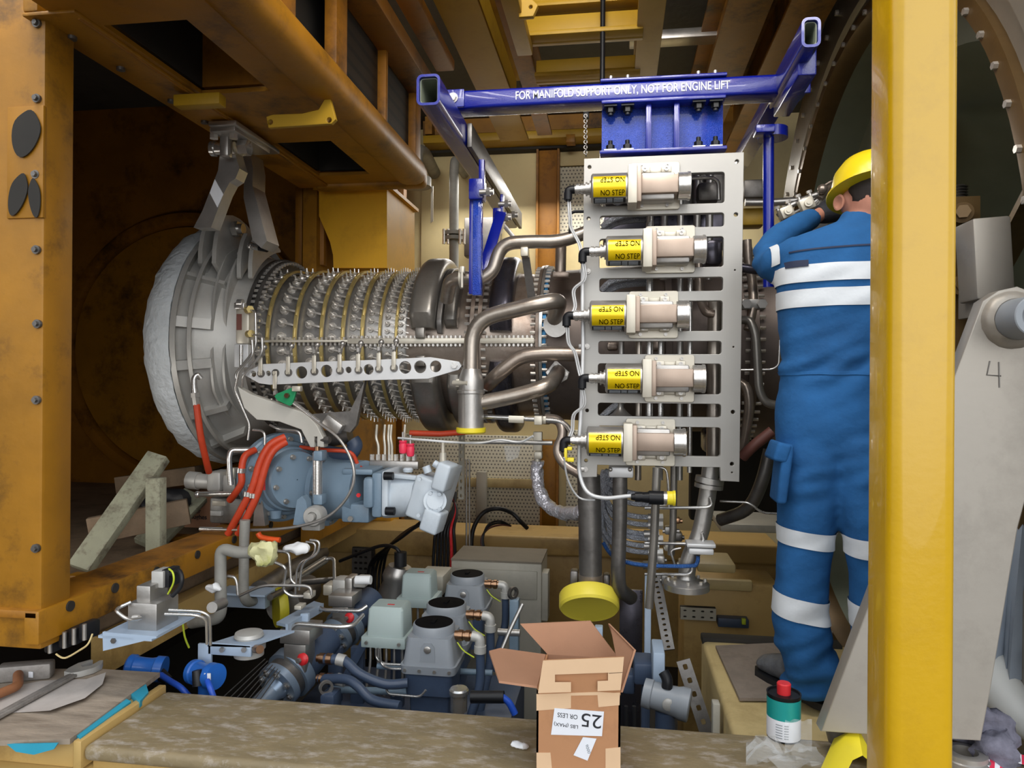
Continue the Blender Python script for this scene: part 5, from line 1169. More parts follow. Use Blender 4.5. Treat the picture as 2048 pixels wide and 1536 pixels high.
# skid supports for all of this
t = thing('equipment_skid', 'dark blue grey steel skid carrying the actuators and valves in the pit', 'skid', (-.6, 3.0, 0))
b = MB()
for x in (655, 700, 780): pbox(b, x, 1295, x+26, 1500, 2.95, .03, .004)
part('upright', b, 'bgreyd', t)
X0, X1, Zt, Zb = rect(560, 1440, 1010, 1470, 2.75)
part('base_beam', MB().box(((X0+X1)/2, 2.9, .28), (X1-X0, .9, .5), None, .01), 'bgreyd', t)
b = MB(); b.prism([P(x, y, 2.9) for x, y in ((700, 1290), (724, 1278), (670, 1345), (690, 1345), (690, 1440), (668, 1440))][:0] or [P(722, 1280, 2.9), P(735, 1290, 2.9), P(700, 1352, 2.9), P(684, 1352, 2.9)], (0, .02, 0)); part('gusset', b, 'bgreyd', t)
for x0, y0, x1, y1, Yq, lab in ((772, 1292, 838, 1306, 2.86, 'short steel tubes under the near junction box'),):
    pass
for i, (pts, lab) in enumerate((([(752, 1296, 2.8), (752, 1318, 2.8), (768, 1328, 2.78), (818, 1330, 2.78)], 'thin steel tube bending from the near junction box to the actuator, upper'),
        ([(760, 1296, 2.78), (762, 1330, 2.78), (780, 1338, 2.76), (822, 1338, 2.76)], 'thin steel tube bending from the near junction box to the actuator, lower'),
        ([(772, 1370, 2.6), (775, 1388, 2.58), (840, 1394, 2.56), (852, 1380, 2.56)], 'thin steel tube looping in front of the actuator base'))):
    pipe('thin_tube', lab, 'tube', pts, 5, 'steel', 8, .03, 'thin tubes round the actuators')
for i, (y, Yq) in enumerate(((1188, 3.7), (1196, 3.7), (1206, 3.7))):
    pipe('cross_tube', ('upper', 'middle', 'lower')[i]+' thin cross tube behind the rear junction box', 'tube', [(700, y, Yq), (800, y-2, Yq)], 4, 'steel2', 8, .02, 'thin cross tubes')
# left pipes
t = thing('lagged_pipe', 'fat dull grey pipe with a wrapped end, bending down at lower left', 'pipe', P(441, 1250, 2.6))
part('tube', ptube(MB(), [(515, 1104, 2.6), (475, 1106, 2.6), (441, 1095, 2.6), (441, 1180, 2.6), (443, 1236, 2.6), (384, 1246, 2.7)], 23, 20, .09), 'gpipe', t, ang=60)
part('collar', MB().cyl(P(446, 1206, 2.55), P(424, 1215, 2.45), .02, n=16), 'steel2', t)
pipe('lagged_pipe', 'second fat dull grey pipe just behind, running away under the engine', 'pipe', [(490, 1040, 2.9), (488, 1090, 2.9), (487, 1210, 2.9), (560, 1178, 3.3), (650, 1120, 3.9)], 20, 'gpipe', 18, .08)
b = MB(); b.ball(P(526, 1106, 2.58), .05, 20, (.95, .8, 1.0), Euler((0, .3, 0)).to_matrix()).noise(.035, 22, 3).noise(.012, 60, 1)
solo('wrapped_pipe_end', 'yellow and white plastic wrapped around the end of the fat grey pipe', 'wrapping', b, mat('yellow_white_plastic', '#D6D3A0', .3, 0, .15, 6, .3, 40, '#A9B020', .9, 5))
b = MB(); b.ball(P(592, 1094, 2.75), .05, 18, (1.0, .6, .42)).noise(.02, 30, 5)
solo('foam_plug', 'white crumpled foam plug on a tube end right of the wrapped pipe', 'plug', b, 'white')
b = MB(); b.ball(P(425, 1175, 2.56), .038, 16, (1.0, .4, .38)).noise(.014, 40, 2)
solo('plastic_wrap', 'white plastic wrapped stub in front of the fat grey pipe', 'wrapping', b, 'white')
for i, (pts, wpx, m, lab) in enumerate((
        ([(530, 1118, 2.7), (556, 1127, 2.7), (572, 1135, 2.7), (566, 1180, 2.72), (580, 1192, 2.72), (606, 1192, 2.75)], 6, 'steel', 'steel tube curving down from the wrapped pipe end'),
        ([(556, 1102, 2.75), (578, 1104, 2.75), (582, 1160, 2.75), (590, 1168, 2.75)], 6, 'steel', 'steel tube dropping beside the foam plug'),
        ([(620, 1080, 2.9), (640, 1082, 2.9), (636, 1108, 2.9), (604, 1124, 2.9), (598, 1180, 2.9)], 5, 'steel', 'thin tube bent three times under the gearbox, left of the pair'),
        ([(612, 1084, 2.92), (632, 1086, 2.92), (628, 1112, 2.92), (594, 1128, 2.92), (590, 1190, 2.92)], 5, 'steel', 'thin tube bent three times under the gearbox, inner of the pair'),
        ([(478, 1192, 2.7), (525, 1170, 2.7), (610, 1171, 2.72), (622, 1176, 2.72), (623, 1190, 2.72)], 6, 'steel2', 'steel tube running level in front of the second grey pipe'),
        ([(600, 1150, 3.1), (650, 1118, 3.4), (668, 1116, 3.4), (669, 1160, 3.3)], 7, 'steel2', 'steel tube rising right with a pale clip'),
        ([(455, 1152, 2.62), (470, 1154, 2.62), (474, 1166, 2.62), (476, 1190, 2.62)], 6, 'steel', 'short hooked steel tube between the two grey pipes'),
        ([(540, 1195, 2.9), (600, 1165, 3.2), (680, 1158, 3.4), (690, 1156, 3.4)], 12, 'steeld', 'dark tube sloping up right behind the angle bracket'),
        ([(640, 1216, 2.9), (648, 1220, 2.88), (720, 1222, 2.88), (734, 1212, 2.9)], 8, 'steel', 'bright tube lying level beside the second red knob'),
        ([(582, 1258, 2.6), (592, 1248, 2.6), (680, 1254, 2.6), (706, 1252, 2.62), (726, 1230, 2.7)], 9, 'steel', 'bright tube arched over the near valve to the second red knob'))):
    pipe('steel_tube', lab, 'tube', pts, wpx, m, 10, .04, 'bent tubes at lower left')
# angle bracket with small block
t = thing('angle_bracket', 'pale blue grey angle bracket between the two flanged valves', 'bracket', P(600, 1255, 2.75))
q = [P(553, 1244, 2.6), P(571, 1248, 2.56), P(643, 1206, 2.95), P(628, 1202, 3.0)]
part('top_plate', MB().prism(q, (0, 0, -.012)), 'bracket', t)
part('side_plate', MB().prism([P(571, 1248, 2.56), P(643, 1206, 2.95), P(643, 1222, 2.95), P(571, 1264, 2.56)], (.01, 0, 0)), 'bracket', t)
b = MB(); pbox(b, 600, 1228, 616, 1262, 2.7, .02, .003); part('leg', b, 'bracket', t)
b = MB(); pbox(b, 606, 1186, 622, 1198, 2.78, .05, .004); pbox(b, 588, 1212, 602, 1220, 2.68, .05, .003)
solo('pipe_clip', 'pale plastic pipe clips on the angle bracket', 'clip', b, 'cpl')
t = thing('solenoid_group', 'silver solenoid valve cluster behind the second flanged valve top', 'valve', P(690, 1190, 3.2))
for x0, y0, x1, y1, m in ((664, 1160, 690, 1188, 'alu'), (688, 1156, 704, 1184, 'steel2'), (706, 1158, 730, 1176, 'alu'), (645, 1170, 664, 1192, 'cpl')):
    b = MB(); pbox(b, x0, y0, x1, y1, 3.2, .09, .008); part('valve_block', b, m, t)
part('coil', MB().cyl(P(712, 1160, 3.15), P(742, 1160, 3.15), .02, n=16), 'white', t)
b = MB(); pbox(b, 430, 1192, 530, 1216, 3.0, .05, .004); pbox(b, 430, 1188, 530, 1192, 2.95, .12)
solo('channel_rail', 'pale grey steel channel below the second grey pipe', 'channel', b, 'bracket')
t = thing('yellow_disc', 'yellow round plastic cap on a dark pipe end at lower left', 'cap', P(562, 1215, 3.05))
part('disc', MB().lathe(P(560, 1215, 3.05), (-.75, -.62, 0), [(0, .001), (.02, .001), (.02, .085), (0, .09), (-.02, .085)], 36), mat('dim_yellow_cap', '#A9A020', .5, 0, .2, 5), t)
part('pipe', MB().cyl(P(566, 1212, 3.1), P(614, 1178, 3.6), .075, n=24), 'steeld', t)
pipe('dark_main', 'fat dark pipe running away at lower left behind the thin tubes', 'pipe', [(520, 1185, 3.2), (640, 1105, 4.2)], 36, 'steeld', 20, .02)
# sensor on bracket
t = thing('level_sensor', 'round silver sensor head on a pale angled bracket at lower left', 'sensor', P(465, 1320, 2.35))
part('head', MB().lathe(P(498, 1262, 2.35), (0, 0, -1), [(0, .001), (0, .034), (.004, .046), (.016, .05), (.02, .044), (.03, .044), (.032, .056), (.06, .056), (.062, .05)], 36), 'alu', t)
part('gland', MB().cyl(P(512, 1298, 2.29), P(520, 1299, 2.27), .014, n=14), 'copper', t)
part('body', MB().cyl(P(498, 1285, 2.35), P(498, 1310, 2.35), .05, n=28), 'alu', t)
b = MB(); pbox(b, 415, 1288, 502, 1312, 2.28, .012, .003); part('front_plate', b, 'bracket', t)
b = MB(); pbox(b, 395, 1288, 422, 1360, 2.28, .012, .003); part('leg_plate', b, 'bracket', t)
b = MB(); q = [P(x, y, 2.28) for x, y in ((415, 1288), (502, 1290))]; b.prism([q[0], q[1], q[1]+Vector((.08, .16, 0)), q[0]+Vector((.08, .16, 0))], (0, 0, -.008)); part('top_plate', b, 'bracket', t)
for x in (445, 489): part('bolt', MB().hexa(P(x, 1299, 2.275), (0, -1, 0), .009, .008), 'steel2', t)
# blue transmitters
for (x, y, yy, lab) in ((408, 1348, 2.22, 'bright blue pressure transmitter standing in the pit at lower left'), (292, 1336, 2.3, 'blue transmitter lying lower behind the plywood board')):
    c = P(x, y, yy); k = mpp(c)
    t = thing('blue_transmitter', lab, 'transmitter', (c.x, c.y, c.z-24*k), 'blue transmitters')
    ax_ = Vector((.93, -.36, .05)) if x > 350 else Vector((.9, .2, -.1))
    part('housing', MB().lathe(c, ax_, [(-36*k, .001), (-36*k, 20*k), (-32*k, 24*k), (-22*k, 24*k), (-20*k, 21*k), (-5*k, 20*k), (8*k, 20*k), (18*k, 22*k), (20*k, 25*k), (36*k, 25*k), (36*k, .001)], 28), 'bluedev', t)
    if x > 350:
        part('label_plate', MB().box(c+ax_*(28*k)+Vector((0, -.034, .012)), (.022, .003, .022)), 'paper', t)
        part('gland', MB().cyl(c+Vector((-2*k, -22*k, 16*k)), c+Vector((4*k, -26*k, -12*k)), 9*k, 11*k, 16), 'black', t, 'black plug')
        part('neck', MB().cyl(c+Vector((0, 0, -10*k)), c+Vector((0, 0, -46*k)), 11*k), 'bluedev', t)
    else:
        part('neck', MB().cyl(c+Vector((24*k, 0, -6*k)), c+Vector((58*k, -.02, -18*k)), 13*k, 9*k), 'blackp', t, 'dark plug')
hose('blue_cable', 'blue cable with green yellow wire from the standing transmitter down into the pit', 'cable', [(415, 1362, 2.15), (420, 1375, 2.13), (428, 1398, 2.12), (434, 1420, 2.12)], 12, 'bluecab', 10, 'blue cables')
hose('blue_cable', 'blue cable trailing right from the lying transmitter', 'cable', [(322, 1350, 2.25), (340, 1362, 2.22), (362, 1376, 2.2), (384, 1400, 2.2)], 12, 'bluecab', 10, 'blue cables')
hose('earth_wire', 'thin green yellow wire hanging beside the silver valve block', 'wire', [(362, 1218, 2.2), (366, 1250, 2.2), (370, 1275, 2.22), (378, 1295, 2.25)], 4, 'ygreen', 6)
for i in range(7):
    pipe('pit_wire', 'thin dark wire slanting in the black pit', 'wire', [(530+i*5, 1318+i*4, 2.5), (440+i*9, 1400+i*6, 2.2)], 2.4, 'steeld', 5, .01, 'slanting pit wires')
# silver valve block on angle bracket, lower left
t = thing('valve_block', 'machined silver valve block on a pale angle bracket below the yellow rail', 'valve', P(285, 1300, 1.95))
Yv = 1.98
b = MB(); pbox(b, 255, 1207, 313, 1262, Yv, .11, .003); part('main_block', b, 'steel2', t)
b = MB(); pbox(b, 272, 1172, 300, 1206, Yv+.02, .09, .004); part('top_block', b, 'steel2', t)
b = MB(); pbox(b, 302, 1143, 326, 1176, Yv+.06, .06, .003); part('solenoid', b, 'alu', t)
b = MB(); pbox(b, 322, 1140, 338, 1176, Yv+.07, .06, .004); part('coil', b, 'blackp', t)
q0, q1 = P(206, 1266, Yv-.04), P(312, 1274, Yv-.04)
part('bracket_shelf', MB().box(((q0.x+q1.x)/2, Yv+.07, q0.z-.004), (q1.x-q0.x, .26, .008)), 'bracket', t)
part('bracket_face', MB().prism([P(x, y, Yv-.06) for x, y in ((205, 1264), (313, 1273), (313, 1276), (206, 1302))], (0, .008, 0)), 'bracket', t)
part('bolt', MB().hexa(P(228, 1281, Yv-.06), (0, -1, 0), .008, .006), 'steeld', t)
part('inlet_tube', ptube(MB(), [(282, 1236, Yv-.02), (262, 1240, Yv-.05), (250, 1236, Yv-.06), (232, 1222, Yv-.06), (236, 1216, Yv-.02), (262, 1204, Yv)], 7, 10, .02), 'steel', t)
part('nut', MB().cyl(P(266, 1236, Yv-.02), P(278, 1236, Yv-.02), .009, n=6), 'stud', t)
for i, (pts, lab) in enumerate((([(338, 1220, Yv+.02), (402, 1223, Yv+.03), (420, 1232, Yv+.04), (421, 1290, Yv+.06)], 'bright tube from the silver block bending down at right, outer'), ([(330, 1228, Yv-.01), (392, 1230, Yv), (413, 1238, Yv+.02), (414, 1288, Yv+.04)], 'bright tube from the silver block bending down at right, inner'))):
    pipe('outlet_tube', lab, 'tube', pts, 6, 'steel', 10, .03, 'twin tubes from the silver block')
hose('black_cable', 'black cable curving off the silver valve block', 'cable', [(338, 1150, Yv+.08), (356, 1140, Yv+.06), (364, 1155, Yv+.04), (360, 1175, Yv+.04), (344, 1192, Yv+.04)], 9, 'black', 8)
hose('earth_wire', 'green yellow wire arched over the silver valve block', 'wire', [(338, 1138, Yv+.04), (346, 1146, Yv+.02), (347, 1165, Yv+.02), (336, 1188, Yv+.03)], 4, 'ygreen', 6)
# black clamps below rail at far left
for i, (x, y) in enumerate(((165, 1266), (144, 1275), (125, 1282), (96, 1292))):
    t = thing('rail_clamp', ('rightmost black clamp under the yellow rail', 'second black clamp from the right under the yellow rail', 'third black clamp from the right under the yellow rail', 'leftmost black clamp with blue hose end under the yellow rail')[i], 'clamp', P(x, y+20, 1.98), 'black clamps under the rail')
    b = MB(); pbox(b, x-10, y-18, x+9, y+16, 1.97, .06, .008); part('body', b, 'black', t)
    part('pin', MB().cyl(P(x+4, y-18, 1.96), P(x+4, y+14, 1.96), .006), 'steel2', t)
hose('yellow_lead', 'pale yellow lead sagging under the black clamps', 'cable', [(185, 1268, 1.94), (176, 1288, 1.92), (160, 1300, 1.92), (130, 1316, 1.92), (112, 1308, 1.92)], 4, 'tanl', 6)
# cable bundle down from the pump
for i, (dx, m) in enumerate(((0, 'black'), (7, 'black'), (14, 'black'), (21, 'black'), (28, 'black'), (35, 'red'), (42, 'black'))):
    hose('black_cable' if m == 'black' else 'red_cable', ('black cable in the bundle dropping right of the hydraulic pump' if m == 'black' else 'single red cable in the black bundle right of the hydraulic pump'), 'cable',
         [(912-dx*.3, 985, 4.4), (905-dx*.2+dx*.4, 1020, 4.3), (874+dx*.8, 1058, 4.2), (868+dx, 1100, 4.2), (866+dx*1.05, 1170, 4.2), (866+dx*1.05, 1405, 4.2)], 6.5, m, 7, 'cable bundle at the pump', 5)
for i in range(5):
    hose('black_cable', 'black cable arcing left from the pump to the perforated tray', 'cable', [(858-i*4, 1044, 3.5), (820-i*4, 1058+i*4, 3.7), (782-i*3, 1090+i*2, 4.0), (768-i*7, 1130, 4.2), (764-i*7, 1200, 4.2), (764-i*7, 1405, 4.2)], 6, 'black', 7, 'cables arcing left from the pump')
hose('black_cable', 'black cable looping to the small round actuator with a black plug', 'cable', [(680, 1122, 3.9), (705, 1112, 3.8), (760, 1092, 3.7), (790, 1095, 3.6), (801, 1108, 3.6)], 7, 'black', 8)
t = thing('plug_actuator', 'small dull steel actuator with a black upright cable plug', 'actuator', P(795, 1190, 3.6))
part('plug', MB().cyl(P(801, 1104, 3.6), P(801, 1132, 3.6), .032, n=18), 'black', t)
part('body', MB().lathe(P(800, 1132, 3.62), (-.2, 0, -1), [(0, .001), (0, .06), (.03, .075), (.06, .08), (.09, .07), (.14, .085), (.2, .08)], 24), 'steel2', t)
t = thing('cable_tray', 'perforated steel cable tray upright on the sand beam', 'tray', P(722, 1190, 4.6))
X0, X1, Zt, Zb = rect(704, 1097, 742, 1200, 4.62)
b = MB().mesh(flat([(X0, Zb), (X1, Zb), (X1, Zt), (X0, Zt)], [rrect(X0+(X1-X0)*(.2+.26*i)-.012, Zb+(Zt-Zb)*(j+.3)/9, X0+(X1-X0)*(.2+.26*i)+.012, Zb+(Zt-Zb)*(j+.7)/9, .008, 2) for i in range(3) for j in range(9)], .006), XZ(4.62)); part('tray_plate', b, 'steeld', t)
part('tray_back', MB().box(((X0+X1)/2, 4.66, (Zt+Zb)/2), (X1-X0+.02, .02, Zt-Zb)), 'dark', t)
# upright slotted strut and thin tubes right of the pump
for (x0, y0, x1, y1, Y, lab) in ((918, 868, 929, 998, 4.3, 'slotted steel strut standing right of the hydraulic pump'),):
    X0, X1, Zt, Zb = rect(x0, y0, x1, y1, Y)
    solo('slotted_strut', lab, 'strut', MB().mesh(flat([(X0, Zb), (X1, Zb), (X1, Zt), (X0, Zt)], [rrect((X0+X1)/2-.006, Zb+(Zt-Zb)*(j+.25)/9, (X0+X1)/2+.006, Zb+(Zt-Zb)*(j+.75)/9, .005, 2) for j in range(9)], .03), XZ(Y)), 'cab')
for x, lab in ((933, 'long upright thin tube right of the slotted strut, left one'), (939, 'long upright thin tube right of the slotted strut, right one')):
    pipe('upright_tube', lab, 'tube', [(x-4, 918, 4.35), (x, 922, 4.35), (x, 1410, 4.35)], 4, 'steel2', 8, .02, 'thin upright tubes')
hose('black_hose', 'thick black hose arching over the sand beam in front of the perforated panel', 'hose', [(942, 1108, 4.7), (946, 1060, 4.75), (966, 1026, 4.8), (996, 1017, 4.8), (1024, 1026, 4.85), (1040, 1042, 4.85), (1054, 1056, 4.9)], 9, 'black', 10, None, 6)
for i, m in enumerate(('black', 'black', 'rust')):
    hose('loose_wire', ('dark wire arched over the beam left of the thick hose, upper', 'dark wire arched over the beam left of the thick hose, lower', 'purplish wire arched over the sand beam')[i], 'wire', [(974-i*2, 1112, 4.7), (966-i*2, 1080, 4.72), (976, 1050+i*4, 4.75), (1000, 1042+i*4, 4.8), (1022, 1052, 4.85)], 4, m, 6)
for i in range(3):
    pass
# foil hose
t = thing('foil_hose', 'thick crinkled silver foil hose curving down to the big steel pipe', 'hose', P(1110, 1040, 4.0))
part('tube', ptube(MB(), smooth_pts([(1076, 922, 3.4), (1074, 950, 3.4), (1080, 985, 3.35), (1100, 1015, 3.3), (1128, 1026, 3.2), (1168, 1025, 3.0)], 8), 25, 20, 0).noise(.012, 45), 'foil', t, ang=80)
b = MB(); pbox(b, 1068, 904, 1084, 918, 3.36, .05, .005); pbox(b, 1066, 864, 1084, 902, 3.4, .03, .003); part('end_fitting', b, 'cpl', t)
part('nut', MB().cyl(P(1075, 917, 3.39), P(1075, 928, 3.39), .016, n=12), 'cpl', t)
b = MB(); b.prism([P(x, y, 3.5) for x, y in ((1008, 892), (1042, 892), (1036, 916), (1012, 926))], (0, .02, 0)).noise(.02, 20)
solo('plastic_bag', 'small clear plastic bag hanging from a tube under the turbine', 'bag', b, 'film')
# ================================================================ big pipes under the manifold
YG = 3.0
t = thing('fuel_main', 'thick brushed steel pipe dropping from the manifold to a yellow capped flange', 'pipe', P(1178, 1230, YG))
part('tube', ptube(MB(), [(1177, 950, YG), (1180, 1050, YG), (1181, 1150, YG)], 46, 28), 'steeld', t)
part('collar', MB().cyl(P(1181, 1148, YG), P(1181, 1184, YG), .05, n=32).cyl(P(1181, 1176, YG), P(1181, 1188, YG), .056, n=32), 'heat', t)
b = MB(); pbox(b, 1140, 1142, 1156, 1180, YG, .06, .01); pbox(b, 1206, 1150, 1220, 1184, YG, .06, .01); part('side_bolt', b, 'steeld', t)
cz = P(1178, 1202, YG); nx = Vector((.05, -.66, -.75))
part('yellow_cap', MB().lathe(cz, nx, [(-.03, .05), (-.03, .118), (-.02, .124), (.028, .124), (.038, .116), (.034, .1), (.032, .001)], 48), 'yelcap', t, 'large round soft yellow cap')
t = thing('drain_pipe', 'scuffed dark grey pipe right of the big pipe with a clamp at its top', 'pipe', P(1240, 1195, 2.95))
part('tube', ptube(MB(), [(1240, 940, 2.95), (1240, 1030, 2.95), (1236, 1140, 2.95), (1238, 1178, 2.97), (1262, 1196, 3.05)], 29, 22, .06), 'steeld', t)
b = MB(); pbox(b, 1217, 934, 1267, 956, 2.9, .12, .008); part('clamp', b, 'bar', t)
for x in (1221, 1260): part('clamp_bolt', MB().ball(P(x, 939, 2.9), .009, 10), 'steel2', t)
pipe('drain_pipe', 'long dark polished pipe slanting to an open end below the sensor plug', 'pipe', [(1314, 935, 2.82), (1308, 1080, 2.82), (1298, 1216, 2.82)], 17, 'ducts', 18, .02)
pipe('drain_pipe', 'grey upright pipe behind the sensor plug', 'pipe', [(1348, 930, 3.0), (1346, 1060, 3.0), (1342, 1110, 3.0)], 14, 'ducts', 16, .02)
t = thing('vent_pipe', 'wide steel pipe with bolted collar ending in a heavy round flange', 'pipe', P(1373, 1180, 2.95))
part('tube', ptube(MB(), [(1422, 930, 2.95), (1416, 985, 2.95), (1400, 1072, 2.95), (1376, 1120, 2.95), (1372, 1165, 2.95)], 34, 26, .09), 'steel2', t)
part('collar', MB().cyl(P(1420, 955, 2.95), P(1418, 966, 2.95), .056, n=28).cyl(P(1418, 968, 2.95), P(1417, 976, 2.95), .056, n=28), 'steel2', t)
part('round_flange', MB().lathe(P(1373, 1150, 2.95), (0, 0, -1), [(0, .035), (.012, .04), (.03, .088), (.032, .09), (.055, .09), (.056, .03)], 44), 'steel2', t)
b = MB()
for i in range(8):
    q = 2*math.pi*i/8; p = P(1373, 1162, 2.95)+Vector((.072*math.cos(q), .072*math.sin(q), -.0)); part('flange_bolt', MB().hexa(p, Z_, .007, .012), 'stud', t)
b = MB(); pbox(b, 1378, 1098, 1428, 1110, 2.84, .08, .005); pbox(b, 1374, 1088, 1432, 1096, 2.84, .08, .004); part('clamp', b, 'bar', t)
# braided hoses
n = 0
for i, (y0, ye, xe) in enumerate(((960, 1010, 1305), (966, 1035, 1300), (975, 1050, 1300), (985, 1068, 1292), (1000, 1078, 1300), (1010, 1092, 1292), (1030, 1105, 1300), (1050, 1130, 1290), (955, 990, 1300))):
    lab = ('uppermost but one', 'third from the top', 'fourth from the top', 'fifth from the top', 'sixth from the top', 'seventh from the top', 'second lowest', 'lowest', 'uppermost')[i]+' braided steel hose sweeping right behind the dark pipe'
    xb_ = 1203+(i % 3)*4
    hose('braided_hose', lab, 'hose', [(1208+(i*7) % 40, 940, 3.12), (xb_, y0, 3.12+.02*(i % 2)), (xb_+4, (y0+ye)/2-8, 3.12), (1226, ye-18, 3.1), (1262, ye-4, 3.08), (xe, ye, 3.08)], 10.5, 'braid', 10, 'braided hoses sweeping right', 6)
    tt = thing('hose_end', 'steel end fitting of the '+lab.split(' braided')[0]+' braided hose', 'fitting', P(xe, ye, 3.08), 'hose end fittings')
    part('ferrule', MB().cyl(P(xe-4, ye, 3.08), P(xe+14, ye, 3.08), .017, n=14), 'steel2', tt)
    part('nut', MB().cyl(P(xe+14, ye, 3.08), P(xe+26, ye, 3.08), .019, n=6), 'stud', tt)
hose('blue_hose', 'blue hose sweeping along the bottom of the braided hoses', 'hose', [(1206, 1085, 3.1), (1222, 1108, 3.08), (1252, 1124, 2.98), (1300, 1131, 2.92), (1380, 1132, 2.9), (1394, 1126, 2.9), (1396, 1112, 2.9)], 8, 'bluebraid', 10, None, 7)
for pts, wpx, lab in (([(1290, 1016, 2.95), (1415, 1015, 2.9), (1424, 1010, 2.9), (1420, 995, 2.9)], 6.5, 'bright tube running level to the bolted pipe, upper'),
        ([(1290, 1086, 2.95), (1400, 1088, 2.9), (1408, 1080, 2.9), (1404, 1066, 2.9)], 6.5, 'bright tube running level to the bolted pipe, lower'),
        ([(1290, 1148, 2.95), (1376, 1149, 2.9), (1384, 1144, 2.9), (1385, 1130, 2.9)], 6, 'bright tube just above the heavy round flange'),
        ([(1310, 934, 2.88), (1332, 936, 2.88), (1336, 960, 2.88), (1338, 1014, 2.88)], 5, 'thin bright tube hooked beside the sensor plug'),
        ([(1440, 1002, 3.0), (1500, 1005, 2.95), (1522, 1026, 2.95), (1570, 1028, 2.95)], 5, 'thin bright tube running right toward the worker'),
        ([(1350, 1130, 2.98), (1340, 1100, 2.98), (1362, 1096, 2.98)], 5, 'thin bent tube beside the clamp'),):
    pipe('steel_tube', lab, 'tube', pts, wpx, 'steel', 10, .03, 'level tubes under the manifold')
for i, (x, y, w_, h_, m) in enumerate(((1352, 1042, 18, 12, 'copper'), (1336, 1096, 12, 14, 'cpl'), (1368, 1128, 20, 14, 'cpl'), (1342, 1062, 24, 16, 'steel2'), (1322, 1120, 16, 16, 'steel2'), (1356, 1075, 18, 18, 'steeld'), (1330, 1160, 14, 20, 'steel2'))):
    b = MB(); pbox(b, x-w_/2, y-h_/2, x+w_/2, y+h_/2, 3.05, .05, .006); b.cyl(P(x-w_*.7, y, 3.07), P(x+w_*.7, y, 3.07), .009)
    solo('tube_fitting', ('brass block fitting', 'pale square fitting', 'pale fitting above the round flange', 'silver block fitting', 'lower silver fitting', 'dark block fitting', 'lowest silver fitting')[i]+' among the tubes right of the slanting pipe', 'fitting', b, m, 'tube fittings')
# engine side clutter right of the plate
for i, (pts, wpx, m, lab) in enumerate((
        ([(1482, 640, 3.0), (1500, 640, 2.98), (1512, 670, 2.96), (1518, 780, 2.96), (1530, 806, 2.96), (1560, 812, 2.96)], 17, 'ducts', 'dark tube bending down right of the manifold plate'),
        ([(1480, 535, 2.95), (1510, 540, 2.95), (1560, 545, 3.0)], 18, 'ductd', 'dark level tube right of the plate at the second valve'),
        ([(1494, 480, 3.05), (1496, 520, 3.05), (1504, 560, 3.05), (1508, 610, 3.02), (1496, 660, 3.0)], 18, 'heat', 'bronze tube descending right of the plate'),
        ([(1478, 765, 3.0), (1494, 775, 2.98), (1500, 810, 2.98), (1494, 850, 3.0), (1484, 900, 3.02)], 20, 'heat', 'bronze tube curved beside the plate at the fourth valve'),
        ([(1484, 915, 2.98), (1505, 893, 2.96), (1545, 862, 2.95)], 22, 'rust', 'brown hose slanting up to the right behind the worker'),
        ([(1540, 900, 3.05), (1526, 960, 3.05), (1500, 1020, 3.1), (1440, 1040, 3.2)], 26, 'steeld', 'fat dark pipe descending behind the worker'),
        ([(1490, 405, 3.3), (1540, 405, 3.3), (1640, 398, 3.3)], 15, 'steel2', 'bright level tube behind the worker at shoulder height'),
        ([(1480, 740, 2.98), (1545, 739, 2.96), (1558, 730, 2.95), (1560, 680, 2.95)], 5, 'steel', 'thin bright tube bent up right of the plate'))):
    pipe('engine_tube', lab, 'tube', pts, wpx, m, 14, .07, 'tubes right of the manifold plate')
b = MB(); pbox(b, 1484, 598, 1532, 618, 3.0, .05, .004); b.hexa(P(1493, 608, 2.99), (0, -1, 0), .02, .012).hexa(P(1524, 608, 2.99), (0, -1, 0), .02, .012)
solo('tube_bracket', 'grey bracket with two bolt heads right of the third valve', 'bracket', b, 'steel2')
b = MB(); pbox(b, 1484, 415, 1530, 450, 3.35, .1, .01)
solo('yellow_bracket', 'small yellow block beside the blue hanger post', 'block', b, 'yelc')
b = MB(); pbox(b, 1488, 358, 1530, 395, 3.5, .1, .01)
solo('dark_cover', 'dark cover between the plate and the blue hanger post', 'cover', b, 'steeld')
b = MB(); pbox(b, 1380, 840, 1620, 1045, 4.7, .1, .02)  # added dark sheet standing in for gloom over the back wall
solo('added_shade_sheet', 'dark sheet added for the gloom behind the pipes between the manifold plate and the worker', 'plate', b, 'dark')
# ---------------- right rear floor and steel work
t = thing('pit_platform', 'sand painted steel ledge behind the heavy round flange at right', 'platform', P(1450, 1300, 3.6))
b = MB(); X0, X1, Zt, Zb = rect(1366, 1166, 1560, 1420, 3.7); b.box(((X0+X1)/2, 3.85, Zt/2), (X1-X0, .3, Zt), None, .02); part('face', b, 'tan', t)
b = MB(); pbox(b, 1392, 1160, 1506, 1182, 3.68, .04, .012); part('raised_panel', b, 'tanl', t)
b = MB(); pbox(b, 1440, 1050, 1600, 1066, 3.9, .4, .01); part('rear_ledge', b, 'cab', t)
b = MB(); pbox(b, 1395, 1128, 1472, 1146, 3.5, .25, .01); part('box_ledge', b, 'tanl', t)
X0, X1, Zt, Zb = rect(1361, 1216, 1432, 1240, 3.66)
t = thing('slotted_rail', 'short slotted silver rail bolted to the sand ledge', 'rail', P(1396, 1240, 3.66))
part('plate', MB().mesh(flat([(X0, Zb), (X1, Zb), (X1, Zt), (X0, Zt)], [rrect(X0+(X1-X0)*(i+.3)/4, Zb+(Zt-Zb)*(j+.35)/2, X0+(X1-X0)*(i+.7)/4, Zb+(Zt-Zb)*(j+.65)/2, .005, 2) for i in range(4) for j in range(2)], .008), XZ(3.66)), 'cab', t)
